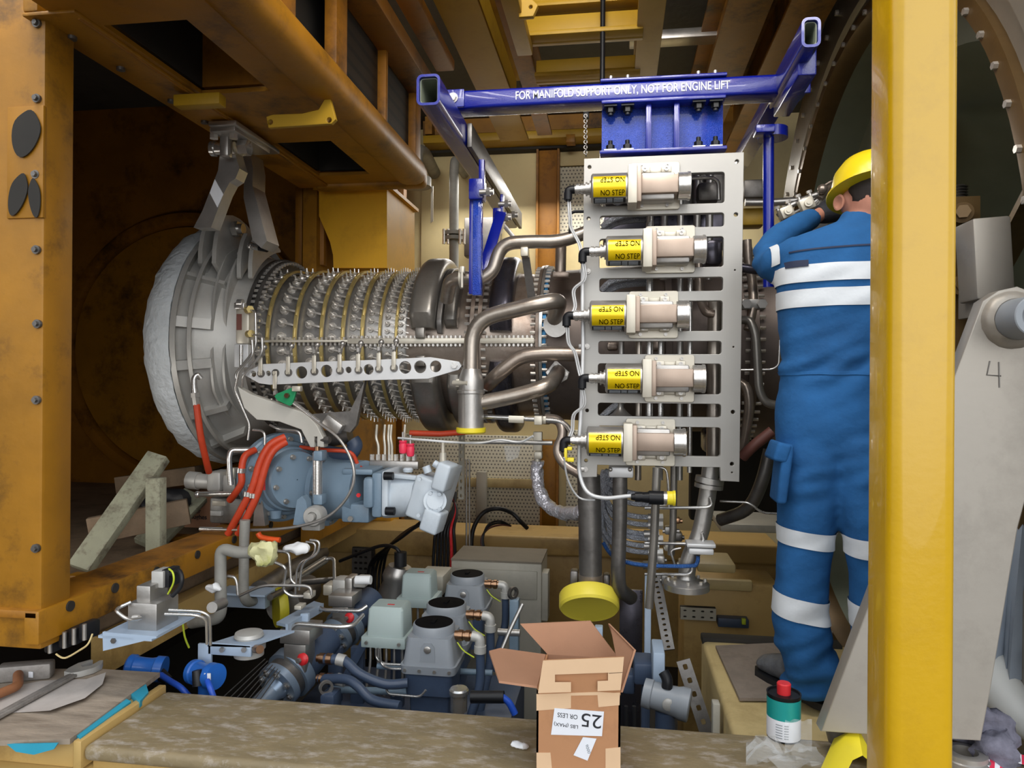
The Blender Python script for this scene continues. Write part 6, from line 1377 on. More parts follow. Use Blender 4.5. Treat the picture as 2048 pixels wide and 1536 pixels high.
part('back', MB().box(((X0+X1)/2, 3.685, (Zt+Zb)/2), (X1-X0, .02, Zt-Zb)), 'dark', t)
t = thing('terminal_strip', 'dark blue terminal strip with a yellow green tip on the sand ledge', 'terminal', P(1470, 1250, 3.4))
b = MB(); pbox(b, 1436, 1238, 1498, 1256, 3.64, .06, .005); part('strip', b, 'bgreyd', t)
b = MB(); pbox(b, 1484, 1238, 1492, 1250, 3.62, .02, .003); part('tip', b, 'ygreen', t)
b = MB(); pbox(b, 1288, 1150, 1301, 1700, 2.95, .04, .004)
solo('grey_upright', 'pale blue grey upright bar beside the slanting open pipe', 'bar', b, 'bracket')
b = MB(); pbox(b, 1188, 1255, 1204, 1715, 2.9, .04, .004)
solo('grey_upright', 'pale blue grey upright bar behind the cardboard box flaps', 'bar', b, 'bracket')
def slotbar(p0, p1, wd, lab, m='steeld', n=14):
    p0, p1 = Vector(p0), Vector(p1); L = (p1-p0).length
    me = flat([(-L/2, -wd/2), (L/2, -wd/2), (L/2, wd/2), (-L/2, wd/2)], [rrect(-L/2+L*(j+.3)/n, -wd*.16, -L/2+L*(j+.7)/n, wd*.16, .004, 2) for j in range(n)], .02)
    x = (p1-p0).normalized(); z = Vector((0, -1, .2)); z = (z-x*z.dot(x)).normalized(); y = z.cross(x)
    m4 = Matrix((x, y, z)).transposed().to_4x4(); m4.translation = (p0+p1)/2
    solo('slotted_channel', lab, 'channel', MB().mesh(me, m4), m)
slotbar(P(1310, 1150, 3.1), P(1338, 1300, 2.95), .045, 'slotted steel channel slanting down behind the slanting pipe')
slotbar(P(1366, 1320, 2.7), P(1500, 1728, 2.5)*1.0, .05, 'slotted steel channel slanting at the right of the grey transmitter')
b = MB(); pbox(b, 1424, 1408, 1439, 1905, 2.4, .04, .004)
solo('grey_stub_post', 'short pale grey post right of the slotted channel', 'post', b, 'cab')
t = thing('grey_transmitter', 'grey cylindrical transmitter on a dark stem right of the cardboard box', 'transmitter', P(1333, 1460, 2.4))
c = P(1333, 1398, 2.42); k = mpp(c); axv = Vector((.97, -.2, -.14))
part('housing', MB().lathe(c, axv, [(-46*k, .001), (-46*k, 28*k), (-30*k, 29*k), (-28*k, 26*k), (-12*k, 27*k), (20*k, 29*k), (28*k, 32*k), (44*k, 32*k), (46*k, 29*k), (46*k, .001)], 32), 'act', t)
part('boss', MB().lathe(c+Vector((2*k, -26*k, 0)), (0, -1, 0), [(-6*k, 13*k), (2*k, 12*k), (4*k, 8*k), (4*k, 0)], 20), 'alu', t)
part('gland', MB().tube([c+Vector((0, -6*k, 24*k)), c+Vector((2*k, -4*k, 40*k)), c+Vector((-6*k, 4*k, 52*k))], 11*k, 14, .02), 'blackp', t)
part('stem', MB().cyl(c+Vector((-2*k, 0, -24*k)), Vector((c.x-2*k, c.y, 0.0)), 20*k), 'bgreyd', t)
b = MB(); pbox(b, 1306, 1306, 1330, 1372, 2.5, .14, .006)
solo('grey_bracket', 'pale blue grey bracket above the grey transmitter', 'bracket', b, 'bracket')
b = MB(); pbox(b, 1268, 1328, 1312, 1372, 2.6, .12, .01); pbox(b, 1282, 1372, 1300, 1818, 2.62, .08, .01); pbox(b, 1246, 1350, 1270, 1390, 2.63, .08, .01)
solo('blue_valve', 'dark blue valve body between the cardboard box and the transmitter', 'valve', b, 'bgreyd')
for x, lab in ((1252, 'black cable hanging right of the cardboard box, left one'), (1268, 'black cable hanging right of the cardboard box, right one')):
    pipe('black_cable', lab, 'cable', [(x, 1412, 2.3), (x+3, 1955, 2.3)], 8, 'black', 8, .02)
b = MB(); pbox(b, 1238, 1180, 1284, 1615, 3.2, .02, .003)
solo('blanking_plate', 'dark reflective plate between the dark pipe and the grey upright', 'panel', b, 'ductd')
# ================================================================ worker in blue overalls
YH = 2.45
per = thing('person', 'worker in blue overalls and yellow helmet seen from behind, left arm raised to engine', 'person', P(1650, 1400, YH))
def erings(l, sc=1.0, n=28, e=2.4):
    R = []
    for q in l:
        cx, cy, hw, hd = q[:4]; Yq = q[4] if len(q) > 4 else YH
        c = P(cx, cy, Yq); a = hw*mpp(c)*sc; d = hd*sc; r = []
        for i in range(n):
            t = 2*math.pi*i/n; co, si = math.cos(t), math.sin(t)
            r.append(Vector((c.x+a*math.copysign(abs(co)**(2/e), co), c.y+d*math.copysign(abs(si)**(2/e), si), c.z)))
        R.append(r)
    return R
torso = [(1668, 935, 88, .10), (1668, 900, 110, .125), (1667, 850, 112, .135), (1668, 790, 107, .125), (1670, 745, 104, .115), (1672, 690, 106, .118), (1675, 620, 114, .128), (1677, 545, 119, .13), (1681, 500, 117, .115), (1690, 472, 98, .09), (1706, 455, 60, .07), (1716, 444, 38, .06)]
legL = [(1625, 880, 62, .12), (1618, 950, 63, .118), (1614, 1010, 56, .105), (1611, 1060, 52, .095), (1606, 1140, 49, .088), (1599, 1215, 51, .09), (1604, 1262, 55, .098), (1612, 1305, 56, .10), (1617, 1335, 51, .092), (1618, 1352, 44, .085), (1614, 1372, 47, .09), (1612, 1385, 38, .075)]
legR = [(1716, 880, 58, .12, 2.42), (1728, 960, 56, .115, 2.4), (1742, 1060, 50, .095, 2.36), (1750, 1160, 46, .088, 2.36), (1756, 1250, 50, .09, 2.36), (1760, 1330, 50, .09, 2.36), (1760, 1385, 38, .08, 2.36)]
armL = [((1600, 512, 2.46), .072), ((1566, 528, 2.5), .070), ((1540, 524, 2.58), .062), ((1534, 503, 2.66), .052), ((1556, 478, 2.72), .050), ((1592, 454, 2.76), .046), ((1618, 440, 2.78), .040), ((1630, 433, 2.79), .034)]
armR = [((1760, 515, 2.46), .07), ((1795, 530, 2.52), .062), ((1812, 500, 2.6), .055), ((1790, 460, 2.7), .048), ((1750, 430, 2.76), .04)]
def remesh(mb, vox, smooth=4, fac=.5):
    me = bpy.data.meshes.new('tmp'); bmesh.ops.recalc_face_normals(mb.b, faces=mb.b.faces); mb.b.to_mesh(me); mb.b.free()
    ob = bpy.data.objects.new('tmp', me); C.objects.link(ob)
    m = ob.modifiers.new('r', 'REMESH'); m.mode = 'VOXEL'; m.voxel_size = vox
    s = ob.modifiers.new('s', 'SMOOTH'); s.iterations = smooth; s.factor = fac
    dg = bpy.context.evaluated_depsgraph_get(); dg.update()
    r = bpy.data.meshes.new_from_object(ob.evaluated_get(dg)); bpy.data.objects.remove(ob); bpy.data.meshes.remove(me); return r
def arm(mb, l, sc=1.0): return mb.tube([P(*p) for p, r in l], .05, 18, .03, True, [r*sc for p, r in l], 4)
b = MB().ring_loft(erings(torso)).ring_loft(erings(legL)).ring_loft(erings(legR)); arm(b, armL); arm(b, armR)
b.cyl(P(1716, 452, YH), P(1722, 432, YH), .062, .060)          # collar
suit = remesh(b, .012, 5)
from mathutils import noise as NZ
bm = bmesh.new(); bm.from_mesh(suit); bm.normal_update()
for v in bm.verts:                                             # cloth folds, stronger at waist, knees and ankles
    d = CR.inverted() @ (v.co-Vector((0, 0, CZ))); py = 768+d.y/d.z*F
    w_ = .25+math.exp(-((py-730)/45)**2)+1.3*math.exp(-((py-1330)/50)**2)+.6*math.exp(-((py-940)/50)**2)+.5*math.exp(-((py-510)/40)**2)*(1 if v.co.x < P(1570, 500, YH).x else 0)
    f = NZ.noise(Vector((v.co.x*7+v.co.z*5, v.co.y*6, v.co.z*24-v.co.x*9)))
    v.co += v.normal*(f*.019*w_)
bm.to_mesh(suit)
tmp = MB(); tmp.b.free(); tmp.b = bm.copy()
part('overalls', tmp, 'overall', per, None, None, 80)
def stripe(z0, z1, n0, n1, xlo, xhi, off, m, nm, lab=None, ymin=None, one=False):
    """cut the cloth between two tilted planes and lift it off the surface"""
    b2 = bm.copy()
    for p_, nn in ((Vector((xlo, YH, z0)), Vector(n0)), (Vector((xlo, YH, z1)), -Vector(n1))):
        bmesh.ops.bisect_plane(b2, geom=b2.verts[:]+b2.edges[:]+b2.faces[:], plane_co=p_, plane_no=nn, clear_inner=True)
    for xx, nn in ((xlo, (1, 0, 0)), (xhi, (-1, 0, 0))):
        bmesh.ops.bisect_plane(b2, geom=b2.verts[:]+b2.edges[:]+b2.faces[:], plane_co=Vector((xx, 0, 0)), plane_no=Vector(nn), clear_inner=True)
    if ymin is not None: bmesh.ops.bisect_plane(b2, geom=b2.verts[:]+b2.edges[:]+b2.faces[:], plane_co=Vector((0, ymin, 0)), plane_no=Vector((0, -1, 0)), clear_inner=True)
    if one:                                                    # keep the largest patch only
        left = set(b2.verts); best = []
        while left:
            st = [left.pop()]; isl = list(st)
            while st:
                for e_ in st.pop().link_edges:
                    for v in e_.verts:
                        if v in left: left.discard(v); st.append(v); isl.append(v)
            if len(isl) > len(best): best = isl
        bs = set(best); bmesh.ops.delete(b2, geom=[v for v in b2.verts if v not in bs], context='VERTS')
    b2.normal_update()
    for v in b2.verts: v.co += v.normal*off
    t2 = MB(); t2.b.free(); t2.b = b2
    return part(nm, t2, m, per, lab, None, 80)
XL, XRt = P(1545, 560, 2.5).x, P(1860, 560, 2.4).x
for ya, yb2_ in ((528, 563), (577, 613)):
    za, zb2 = P(1640, ya, YH-.12).z, P(1640, yb2_, YH-.12).z
    stripe(zb2, za, (-.02, 0, 1), (-.02, 0, 1), P(1552, 560, YH).x, XRt, .004, 'reflect', 'reflective_stripe', 'silver grey reflective band')
xm = P(1680, 1100, YH-.1).x
for (ya, yb2_, tl) in ((1060, 1098, .12), (1196, 1246, .16)):
    za, zb2 = P(1555, ya-4, YH-.1).z, P(1555, yb2_-8, YH-.1).z
    stripe(zb2, za, (tl, 0, 1), (tl, 0, 1), XL-.02, xm, .004, 'reflect', 'reflective_stripe', 'silver grey reflective band')
    za, zb2 = P(1755, ya+20, 2.3).z, P(1755, yb2_+20, 2.3).z
    stripe(zb2, za, (0, 0, 1), (0, 0, 1), xm, XRt, .004, 'reflect', 'reflective_stripe', 'silver grey reflective band')
stripe(P(1560, 538, 2.5).z, P(1560, 496, 2.5).z, (-.25, 0, 1), (-.25, 0, 1), P(1529, 500, 2.58).x, P(1545, 520, 2.55).x, .004, 'reflect', 'reflective_stripe', 'silver grey reflective band', None, True)
zw = P(1640, 746, YH-.12).z; stripe(zw-.006, zw+.006, (0, 0, 1), (0, 0, 1), XL, XRt, .0035, 'overall', 'waist_seam')
zw = P(1640, 498, YH-.12).z; stripe(zw-.0025, zw+.0025, (-.05, 0, 1), (-.05, 0, 1), P(1570, 500, YH).x, XRt, .003, 'navy', 'yoke_seam')
bg_ = stripe(P(1600, 531, YH-.13).z, P(1600, 518, YH-.13).z, (0, 0, 1), (0, 0, 1), P(1583, 520, YH-.13).x, P(1622, 520, YH-.13).x, .007, 'navy', 'badge', 'small dark navy badge', YH)
# cargo pocket on the left thigh
c = P(1562, 945, YH-.06); b = MB().box(c, (.035, .13, .19), Matrix.Rotation(.1, 3, 'Y'), .012, 3).box(P(1556, 902, YH-.06), (.042, .14, .06), Matrix.Rotation(.25, 3, 'Y'), .01, 3); b.noise(.008, 18); part('cargo_pocket', b, 'overall', per)
# body
hc = P(1742, 398, 2.47)
b = MB().ring_loft(erings([(x, y, w_*.82, d_*.82) for x, y, w_, d_ in torso], 1)).ring_loft(erings(legL, .8)).ring_loft(erings(legR, .8)); arm(b, armL, .72); arm(b, armR, .72)
b.cyl(P(1720, 470, YH), hc, .056, .058)
b.ball(hc, .085, 24, (.92, 1.12, 1.28)).ball(hc+Vector((.03, .075, -.055)), .05, 16, (1, 1, .9)).ball(hc+Vector((.03, .11, -.005)), .018, 12, (.9, 1.2, 1.4))
b.tube([P(1618, 440, 2.78), P(1642, 428, 2.80), P(1655, 424, 2.82)], .03, 14, .01, True, [.029, .027, .03]); b.tube([P(1750, 430, 2.76), P(1722, 424, 2.8)], .028, 14, .01)
for ex, ey in ((-.083, .0),): b.ball(hc+Vector((-.083, -.004, -.012)), .03, 14, (.42, .75, 1.15), Matrix.Rotation(.25, 3, 'X'))
b.ball(hc+Vector((.086, .0, -.012)), .03, 14, (.42, .75, 1.15))
body = remesh(b, .009, 3); tmp = MB(); tmp.b.free(); tmp.b = bmesh.new(); tmp.b.from_mesh(body); part('body', tmp, 'skin', per, None, None, 80)
part('ear', MB().lathe(hc+Vector((-.096, -.012, -.012)), (-1, -.4, 0), [(0, .012), (.004, .024), (.008, .026), (.009, .02), (.004, .01), (.004, 0)], 18).noise(.004, 40), 'skin', per)
# eyes and mouth on the far side of the head
for dx in (-.02, .055): part('eye', MB().ball(hc+Vector((dx, .088, .0)), .012, 10), 'white', per)
part('mouth', MB().ball(hc+Vector((.025, .1, -.062)), .016, 10, (1.4, .5, .4)), 'rust', per)
part('hair', MB().ball(hc+Vector((.004, -.016, .018)), .086, 24, (.95, .98, .98)).noise(.006, 60), 'hair', per)
t_ = Matrix.Rotation(math.radians(-14), 3, 'X')
b = MB(); rings = []
for z, r in ((-.006, 1.2), (.0, 1.2), (.004, 1.06), (.03, 1.04), (.07, .95), (.10, .74), (.118, .45), (.124, .05)):
    rings.append([hc+t_ @ Vector((.108*r*math.cos(a), .128*r*math.sin(a)+.005, z+.028)) for a in [2*math.pi*i/36 for i in range(36)]])
b.ring_loft(rings); hh_ = part('hard_hat', b, 'helmet', per)
b = MB()
for dx in (-.03, .0, .03): b.tube([hc+t_ @ Vector((dx, -.115, .045)), hc+t_ @ Vector((dx, -.085, .118)), hc+t_ @ Vector((dx, .0, .150)), hc+t_ @ Vector((dx, .09, .118))], .007, 8, .03)
part('ridge', b, 'helmet', hh_)
# gloves: palm, four bent fingers and a thumb
def glove(base, dirv, side, nm='glove'):
    d = dirv.normalized(); s = side-d*side.dot(d); s.normalize(); n = d.cross(s)
    b = MB(); b.tube([base-d*.02, base+d*.03, base+d*.085], .04, 16, .02, True, [.034, .040, .042])
    for i, (off, L, r) in enumerate(((-.030, .072, .0105), (-.010, .082, .011), (.011, .077, .011), (.031, .060, .0095))):
        p0 = base+d*.075+s*off; p1 = p0+d*L*.42+n*.004; p2 = p1+d*L*.25+n*L*.34; p3 = p2-d*L*.05+n*L*.30
        b.tube([p0-d*.02, p0, p1, p2, p3], r, 12, .01, True, [r*1.1, r*1.1, r, r*.95, r*.75])
    p0 = base+d*.02-s*.036; p1 = p0+d*.03-s*.022+n*.012; p2 = p1+d*.028+n*.022; b.tube([p0+s*.012, p0, p1, p2], .0125, 12, .01, True, [.016, .015, .012, .009])
    me = remesh(b, .0055, 2); tt = MB(); tt.b.free(); tt.b = bmesh.new(); tt.b.from_mesh(me); part(nm, tt, 'glove', per, 'black work glove', None, 80)
glove(P(1646, 427, 2.81), Vector((.86, .32, .20)), Vector((.15, -.5, -.85)))
glove(P(1732, 424, 2.8), Vector((-.5, .7, .35)), Vector((.2, .5, -.85)))
# boots
def boot(cx, cy, Yq, dirv, S=1.14):
    c = PZ(cx, cy, .877) if Yq is None else P(cx, cy, Yq); c.z = .872; d = Vector(dirv).normalized(); s = d.cross(Z_)
    b = MB(); R = []
    for tq, w_, h_ in [(a*S, b_*S, c_*S) for a, b_, c_ in ((-.09, .030, .07), (-.075, .042, .12), (-.03, .046, .14), (.03, .046, .12), (.08, .048, .088), (.13, .05, .07), (.17, .046, .058), (.195, .032, .045), (.205, .012, .03))]:
        sec = []
        for i in range(16):
            a = 2*math.pi*i/16; sec.append(c+d*tq+s*w_*math.cos(a)+Z_*(h_/2+.014+h_/2*math.sin(a)))
        R.append(sec)
    b.ring_loft(R).noise(.005, 30); bt = part('boot', b, 'boot', per)
    b = MB(); b.ring_loft([[c+d*tq+s*w_*q+Z_*z for q, z in ((-1, 0), (1, 0), (1, .022), (-1, .022))] for tq, w_ in [(a*S, b_*S) for a, b_ in ((-.095, .034), (-.06, .048), (.04, .044), (.12, .054), (.18, .05), (.208, .026))]]); part('sole', b, 'black', bt)
    b = MB()
    for k in range(4): b.tube([c+d*(.03+.025*k)-s*.03+Z_*(.125-.014*k), c+d*(.035+.025*k)+Z_*(.15-.017*k), c+d*(.03+.025*k)+s*.03+Z_*(.125-.014*k)], .003, 6, .01)
    part('lace', b, 'act', bt)
boot(1622, 1392, None, (-.50, .87, 0))
boot(1752, 1396, None, (.1, .9, 0))
# the engine flange the worker holds
t = thing('bolted_ring', 'curved bolted flange with silver clamp blocks at the worker\'s hands', 'flange', P(1640, 420, 2.98))
for i, (x, y, s_) in enumerate(((1573, 425, 1.0), (1613, 409, 1.1))):
    c = P(x, y, 2.95); part('clamp_block', MB().box(c, (.05*s_, .04, .045*s_), Matrix.Rotation(-.4, 3, 'Y'), .006).cyl(c+Vector((0, -.02, 0)), c+Vector((0, -.032, 0)), .015, n=20).cyl(c+Vector((0, -.032, 0)), c+Vector((0, -.036, 0)), .007), 'cpl', t)
b = MB(); b.tube([P(1556, 432, 3.0), P(1575, 414, 3.0), P(1615, 395, 3.0), P(1636, 388, 3.0)], .011, 10, .02); b.tube([P(1560, 440, 3.02), P(1620, 412, 3.02), P(1640, 395, 3.02)], .012, 10, .02); part('linkage', b, 'steel2', t)
for i, (x, y) in enumerate(((1558, 424), (1580, 412), (1600, 400), (1622, 392))): part('pin', MB().cyl(P(x-3, y-6, 2.97), P(x+5, y+14, 2.97), .006).hexa(P(x-3, y-6, 2.97), (-.4, 0, 1), .011, .01), 'stud', t)
b = MB(); b.tube([P(1640, 398, 3.0), P(1660, 372, 3.02), P(1690, 366, 3.05), P(1730, 380, 3.1)], .013, 10, .06); b.ball(P(1645, 378, 2.98), .02, 12); b.tube([P(1648, 372, 2.98), P(1664, 362, 2.98), P(1672, 366, 2.98)], .005, 8, .01); part('clip', b, 'heat', t)
b = MB().lathe(P(1715, 470, 3.08), (.4, -.9, .1), [(0, .22), (0, .16), (.02, .16), (.02, .22), (0, .22)], 40, False); part('ring', b, 'steel2', t)
for i in range(9):
    a = math.radians(60+i*10); b = MB()
# ================================================================ right hand steel work
t = thing('steel_stand', 'tall grey steel plate stand with a welded boss, marked 4, behind the yellow post', 'stand', P(1800, 1450, 1.98))
Ya = 1.98
ol = pp([(1988, 586), (1958, 606), (1914, 723), (1640, 1452), (1700, 1456), (1950, 1470), (1969, 1370), (2023, 1050), (2090, 800), (2096, 650), (2060, 592), (2024, 578)], Ya)
part('plate', MB().mesh(flat(ol, [], .05, .003), XZ(Ya)), 'armp', t)
c = P(2024, 640, Ya-.025); k = mpp(c)
part('weld_ring', MB().lathe(c, (0, -1, 0), [(0, 58*k), (.012, 54*k), (.02, 48*k), (.024, 42*k), (.02, 36*k)], 44).noise(.003, 60), 'armp', t)
part('boss', MB().lathe(c, Vector((0, -1, 0)), [(0, 40*k), (.11, 40*k), (.112, 38*k), (.112, 27*k), (.06, 26*k), (.06, 0)], 44), 'act', t)
b = MB()
for st in (((1980, 722), (1974, 750), (2002, 752)), ((1998, 724), (1999, 775))): b.tube([P(x, y, Ya-.0262) for x, y in st], 1.3*k, 5, 0)
part('marking', b, 'steeld', t, 'pencilled 4')
b = MB(); b.box(P(1968, 522, 2.35), (.105, .12, .24), Matrix.Rotation(-.06, 3, 'Y'), .008)
b.box(P(1966, 540, 2.42), (.1, .1, .3), None, .004)
solo('mounting_block', 'scratched bright metal block at the exhaust mouth right of the yellow post', 'block', b, 'armp')
b = MB()
for k_ in range(14): b.lathe(P(1917, 375+k_*5.5, 2.9), Z_, [(-.008, .02), (0, .032), (.008, .02)], 16)
solo('spring_bellows', 'dark bellows behind the right side of the yellow post', 'bellows', b, 'steeld')
b = MB()
for y in (425, 570, 720): b.hexa(P(1925, y, 2.45), (-.3, -1, 0), .022, .02).cyl(P(1925, y, 2.45), P(1925, y, 2.5), .032)
b.bar(P(1926, 395, 2.52), P(1926, 760, 2.52), .09, .03, (0, 1, 0))
solo('bolted_strip', 'dark strip with large hex bolts right of the yellow post', 'strip', b, 'exhd')
# grey hanging sheet and pale pipe at far right
b = MB(); rings = []
for i in range(14):
    tq = i/13; y = 640+tq*720
    rings.append([P(2100-(x_*26)+(10-70*tq)*(x_ > 0)*.8+8*math.sin(x_*2.1+tq*3), y, 2.22+.03*math.sin(x_*2.6+tq*2)) for x_ in range(6)])
R2 = [[p+Vector((0, .02, 0)) for p in r] for r in rings]
b.ring_loft([r+q[::-1] for r, q in zip(rings, R2)])
solo('grey_tarpaulin', 'grey hanging sheet at the far right edge behind the steel arm', 'sheet', b, mat('grey_sheet', '#8E98A4', .6, 0, .12, 4, .1, 20))
pipe('pale_duct', 'fat pale flexible duct curling at the lower right corner', 'duct', [(1960, 1300, 2.3), (1985, 1360, 2.25), (2030, 1420, 2.2), (2120, 1470, 2.2)], 90, mat('pale_duct_sheet', '#B8BAB8', .55, 0, .08, 5, .1, 30), 24, .2)
# ================================================================ right foreground
PL = .86
t = thing('sand_platform', 'sand painted step box behind the sill carrying the worn board', 'platform', (.8, 2.5, 0))
part('box', MB().box((.715, 2.56, PL/2), (.73, .98, PL), None, .02, 3), 'tanl', t)
part('rear_trim', MB().box((.62, 3.04, PL+.0), (.54, .07, .03), None, .006), 'dark', t)
q = [PZ(x, y, PL+.006) for x, y in ((1431, 1296), (1560, 1290), (1740, 1404), (1479, 1402))]
solo('worn_board', 'dusty weathered board under the worker\'s boot', 'board', MB().prism(q, (0, 0, .010)), 'plyd')
c = PZ(1567, 1474, ZS); k = mpp(c)
t = thing('tin_can', 'teal and white tin with red screw cap standing on the sill', 'tin', (c.x, c.y, ZS))
part('can', MB().lathe(c, Z_, [(0, 30*k), (.002, 32*k), (86*k, 32*k), (88*k, 33*k), (90*k, 33*k), (90*k, 30*k), (87*k, 29*k), (87*k, 0)], 36), 'blackp', t)
part('white_label', MB().lathe(c, Z_, [(4*k, 32.4*k), (44*k, 32.4*k)], 36, False), 'paper', t)
part('teal_label', MB().lathe(c, Z_, [(44*k, 32.4*k), (82*k, 32.4*k)], 36, False), 'tealcan', t)
b = MB()
for j in range(6):
    for a0, a1 in ((-.5, -.1), (.0, .25)):
        R = []
        for i in range(7):
            a = -1.75+a0+(a1-a0)*i/6; R.append([c+Vector((32.8*k*math.cos(a), 32.8*k*math.sin(a), (10+5*j)*k)), c+Vector((32.8*k*math.cos(a), 32.8*k*math.sin(a), (11.6+5*j)*k))])
        b.ring_loft(R, False, False)
part('fine_print', b, 'act', t)
part('cap', MB().lathe(c+Vector((0, 0, 87*k)), Z_, [(0, 13*k), (20*k, 13.5*k), (22*k, 12*k), (22*k, 0)], 28), 'red', t)
b = MB(); R = []
for i in range(10):
    tq = i/9; R.append([PZ(1492+j*17+tq*8*j*.6, 1500+tq*36-8*math.sin(j*1.1), ZS+.002)+Vector((0, 0, max(0, .05*math.sin(j*.55+.4)*(1-abs(2*tq-1))+.02*math.sin(j*2.3+i*1.7)))) for j in range(9)])
b.ring_loft(R, False, False); b.ring_loft([[P(1570+j*9, 1440+i*9+3*math.sin(j*2+i), 1.84-.006*i+.008*math.sin(j*1.9+i*1.2)) for j in range(7)] for i in range(8)], False, False)
solo('plastic_bag', 'crumpled clear plastic bag lying in front of the teal tin', 'bag', b, 'film')
b = MB(); c2 = PZ(1690, 1520, ZS); R = []
b.ring_loft([[PZ(x, y, ZS+.006)+Vector((0, 0, z)) for x, y, z in r] for r in (((1640, 1540, 0), (1668, 1492, .02), (1700, 1484, .03), (1730, 1490, .0)), ((1650, 1560, 0), (1690, 1510, .05), (1715, 1500, .06), (1740, 1515, 0)), ((1670, 1590, 0), (1705, 1545, .03), (1725, 1535, .03), (1760, 1540, 0)))], False, False)
solo('yellow_cloth', 'bright yellow plastic sheet corner at the foot of the yellow post', 'sheet', b, 'yelp')
t = thing('shackle_block', 'dark steel cup standing beside the post behind the yellow sheet', 'block', PZ(1680, 1480, ZS))
c3 = PZ(1684, 1484, ZS); part('cup', MB().lathe(c3, Z_, [(0, .035), (.02, .04), (.06, .04), (.065, .034), (.03, .03), (.03, 0)], 28), 'steeld', t)
# rag, ring, tape right of the post
c = PZ(1948, 1500, ZS)+Vector((0, 0, .06))
b = MB(); b.ball(c, .07, 28, (.95, .7, .95)).ball(c+Vector((.02, -.05, -.03)), .05, 22, (1.1, .7, .8)).ball(c+Vector((-.03, 0, .05)), .045, 20, (1.2, .6, .8)); b.noise(.06, 16, 4).noise(.02, 45, 9)
solo('grey_rag', 'crumpled grey rag beside the steel arm at lower right', 'rag', b, 'rag', ang=80)
c = PZ(1930, 1530, ZS)
t = thing('steel_ring', 'short polished steel ring lying below the grey rag', 'ring', c)
part('ring', MB().lathe(c+Vector((0, .0, 0)), Z_, [(0, .045), (0, .055), (.02, .055), (.022, .05), (.034, .05), (.036, .04), (.036, .03), (0, .03), (0, .045)], 36, False), 'steel2', t)
t = thing('barrier_tape', 'red and white striped barrier tape at the lower right corner', 'tape', PZ(2010, 1530, ZS))
for i in range(10):
    for r_, (xa_, ya_, xb2, yb3) in enumerate(((1966, 1490, 2120, 1530), (1960, 1500, 2060, 1580))):
        t0, t1 = i/10, (i+1)/10; w_ = 17
        q = []
        for tq, o_ in ((t0, 0), (t1, 0), (t1+.03, 1), (t0+.03, 1)):
            q.append(PZ(xa_+(xb2-xa_)*tq-o_*4, ya_+(yb3-ya_)*tq+o_*w_, ZS+.012+.01*math.sin(tq*6+r_)))
        part('stripe', MB().prism(q, (0, 0, .0015)), 'red2' if (i+r_) % 2 else 'paper', t)
# ================================================================ cardboard box on the sill
Yc_ = 1.74
t = thing('cardboard_box', 'open brown cardboard box with beige tape and a white 25 label standing on the sill', 'box', P(1157, 1540, Yc_))
fx0, fx1 = P(1073, 1440, Yc_).x, P(1241, 1440, Yc_).x
ztop = P(1157, 1386, Yc_).z; zbt = ZS+.001; Yk2 = Yc_+.24
th = .005
def slab(pts, off, m, nm, par=t, lab=None): return part(nm, MB().prism(pts, off), m, par, lab)
V = Vector
slab([V((fx0, Yc_, zbt)), V((fx1, Yc_, zbt)), V((fx1, Yc_, ztop)), V((fx0, Yc_, ztop))], (0, th, 0), 'card', 'front_panel')
slab([V((fx0, Yk2, zbt)), V((fx1, Yk2, zbt)), V((fx1, Yk2, ztop)), V((fx0, Yk2, ztop))], (0, -th, 0), 'cardi', 'back_panel')
slab([V((fx0, Yc_, zbt)), V((fx0, Yk2, zbt)), V((fx0, Yk2, ztop)), V((fx0, Yc_, ztop))], (th, 0, 0), 'card', 'side_panel')
slab([V((fx1, Yc_, zbt)), V((fx1, Yk2, zbt)), V((fx1, Yk2, ztop)), V((fx1, Yc_, ztop))], (-th, 0, 0), 'card', 'side_panel')
slab([V((fx0, Yc_, zbt)), V((fx1, Yc_, zbt)), V((fx1, Yk2, zbt)), V((fx0, Yk2, zbt))], (0, 0, th), 'cardi', 'bottom_panel')
slab([V((fx0+.002, Yc_, ztop)), V((fx1-.002, Yc_, ztop)), P(1248, 1314, Yc_-.012), P(1086, 1321, Yc_-.012)], (0, th, 0), 'card', 'front_flap')
slab([V((fx0+.004, Yk2, ztop)), V((fx1-.004, Yk2, ztop)), P(1181, 1241, Yk2+.03), P(1041, 1247, Yk2+.03)], (0, -th, 0), 'cardi', 'back_flap')
slab([V((fx0, Yc_+.01, ztop)), V((fx0, Yk2-.02, ztop)), P(1000, 1300, Yk2-.03), P(978, 1306, Yc_+.12), P(998, 1366, Yc_+.02)], (0, .002, th), 'cardi', 'left_flap')
slab([V((fx1, Yc_+.02, ztop)), V((fx1, Yk2-.01, ztop)), P(1216, 1247, Yk2-.03), P(1268, 1300, Yc_+.06)], (th, 0, 0), 'cardi', 'right_flap')
def tape(pts, Y): return MB().mesh(flat(pp(pts, Y), [], .0008), XZ(Y-.0006))
for pts in (((1073, 1388), (1240, 1382), (1239, 1410), (1197, 1414), (1195, 1390), (1142, 1391), (1142, 1416), (1073, 1421)), ((1073, 1505), (1101, 1505), (1104, 1536), (1102, 1560), (1073, 1560)), ((1211, 1497), (1241, 1494), (1241, 1560), (1211, 1560))):
    part('packing_tape', tape(pts, Yc_), 'tape', t, 'beige packing tape')
q = [P(x, y, Yc_-.013) for x, y in ((1086, 1321), (1248, 1314), (1245, 1345), (1218, 1347), (1216, 1345), (1110, 1349), (1110, 1364), (1142, 1364), (1142, 1384), (1076, 1386))]
part('packing_tape', MB().mesh(flat([(p.x, p.z) for p in q], [], .0008), XZ(Yc_-.0135)), 'tape', t, 'beige packing tape')
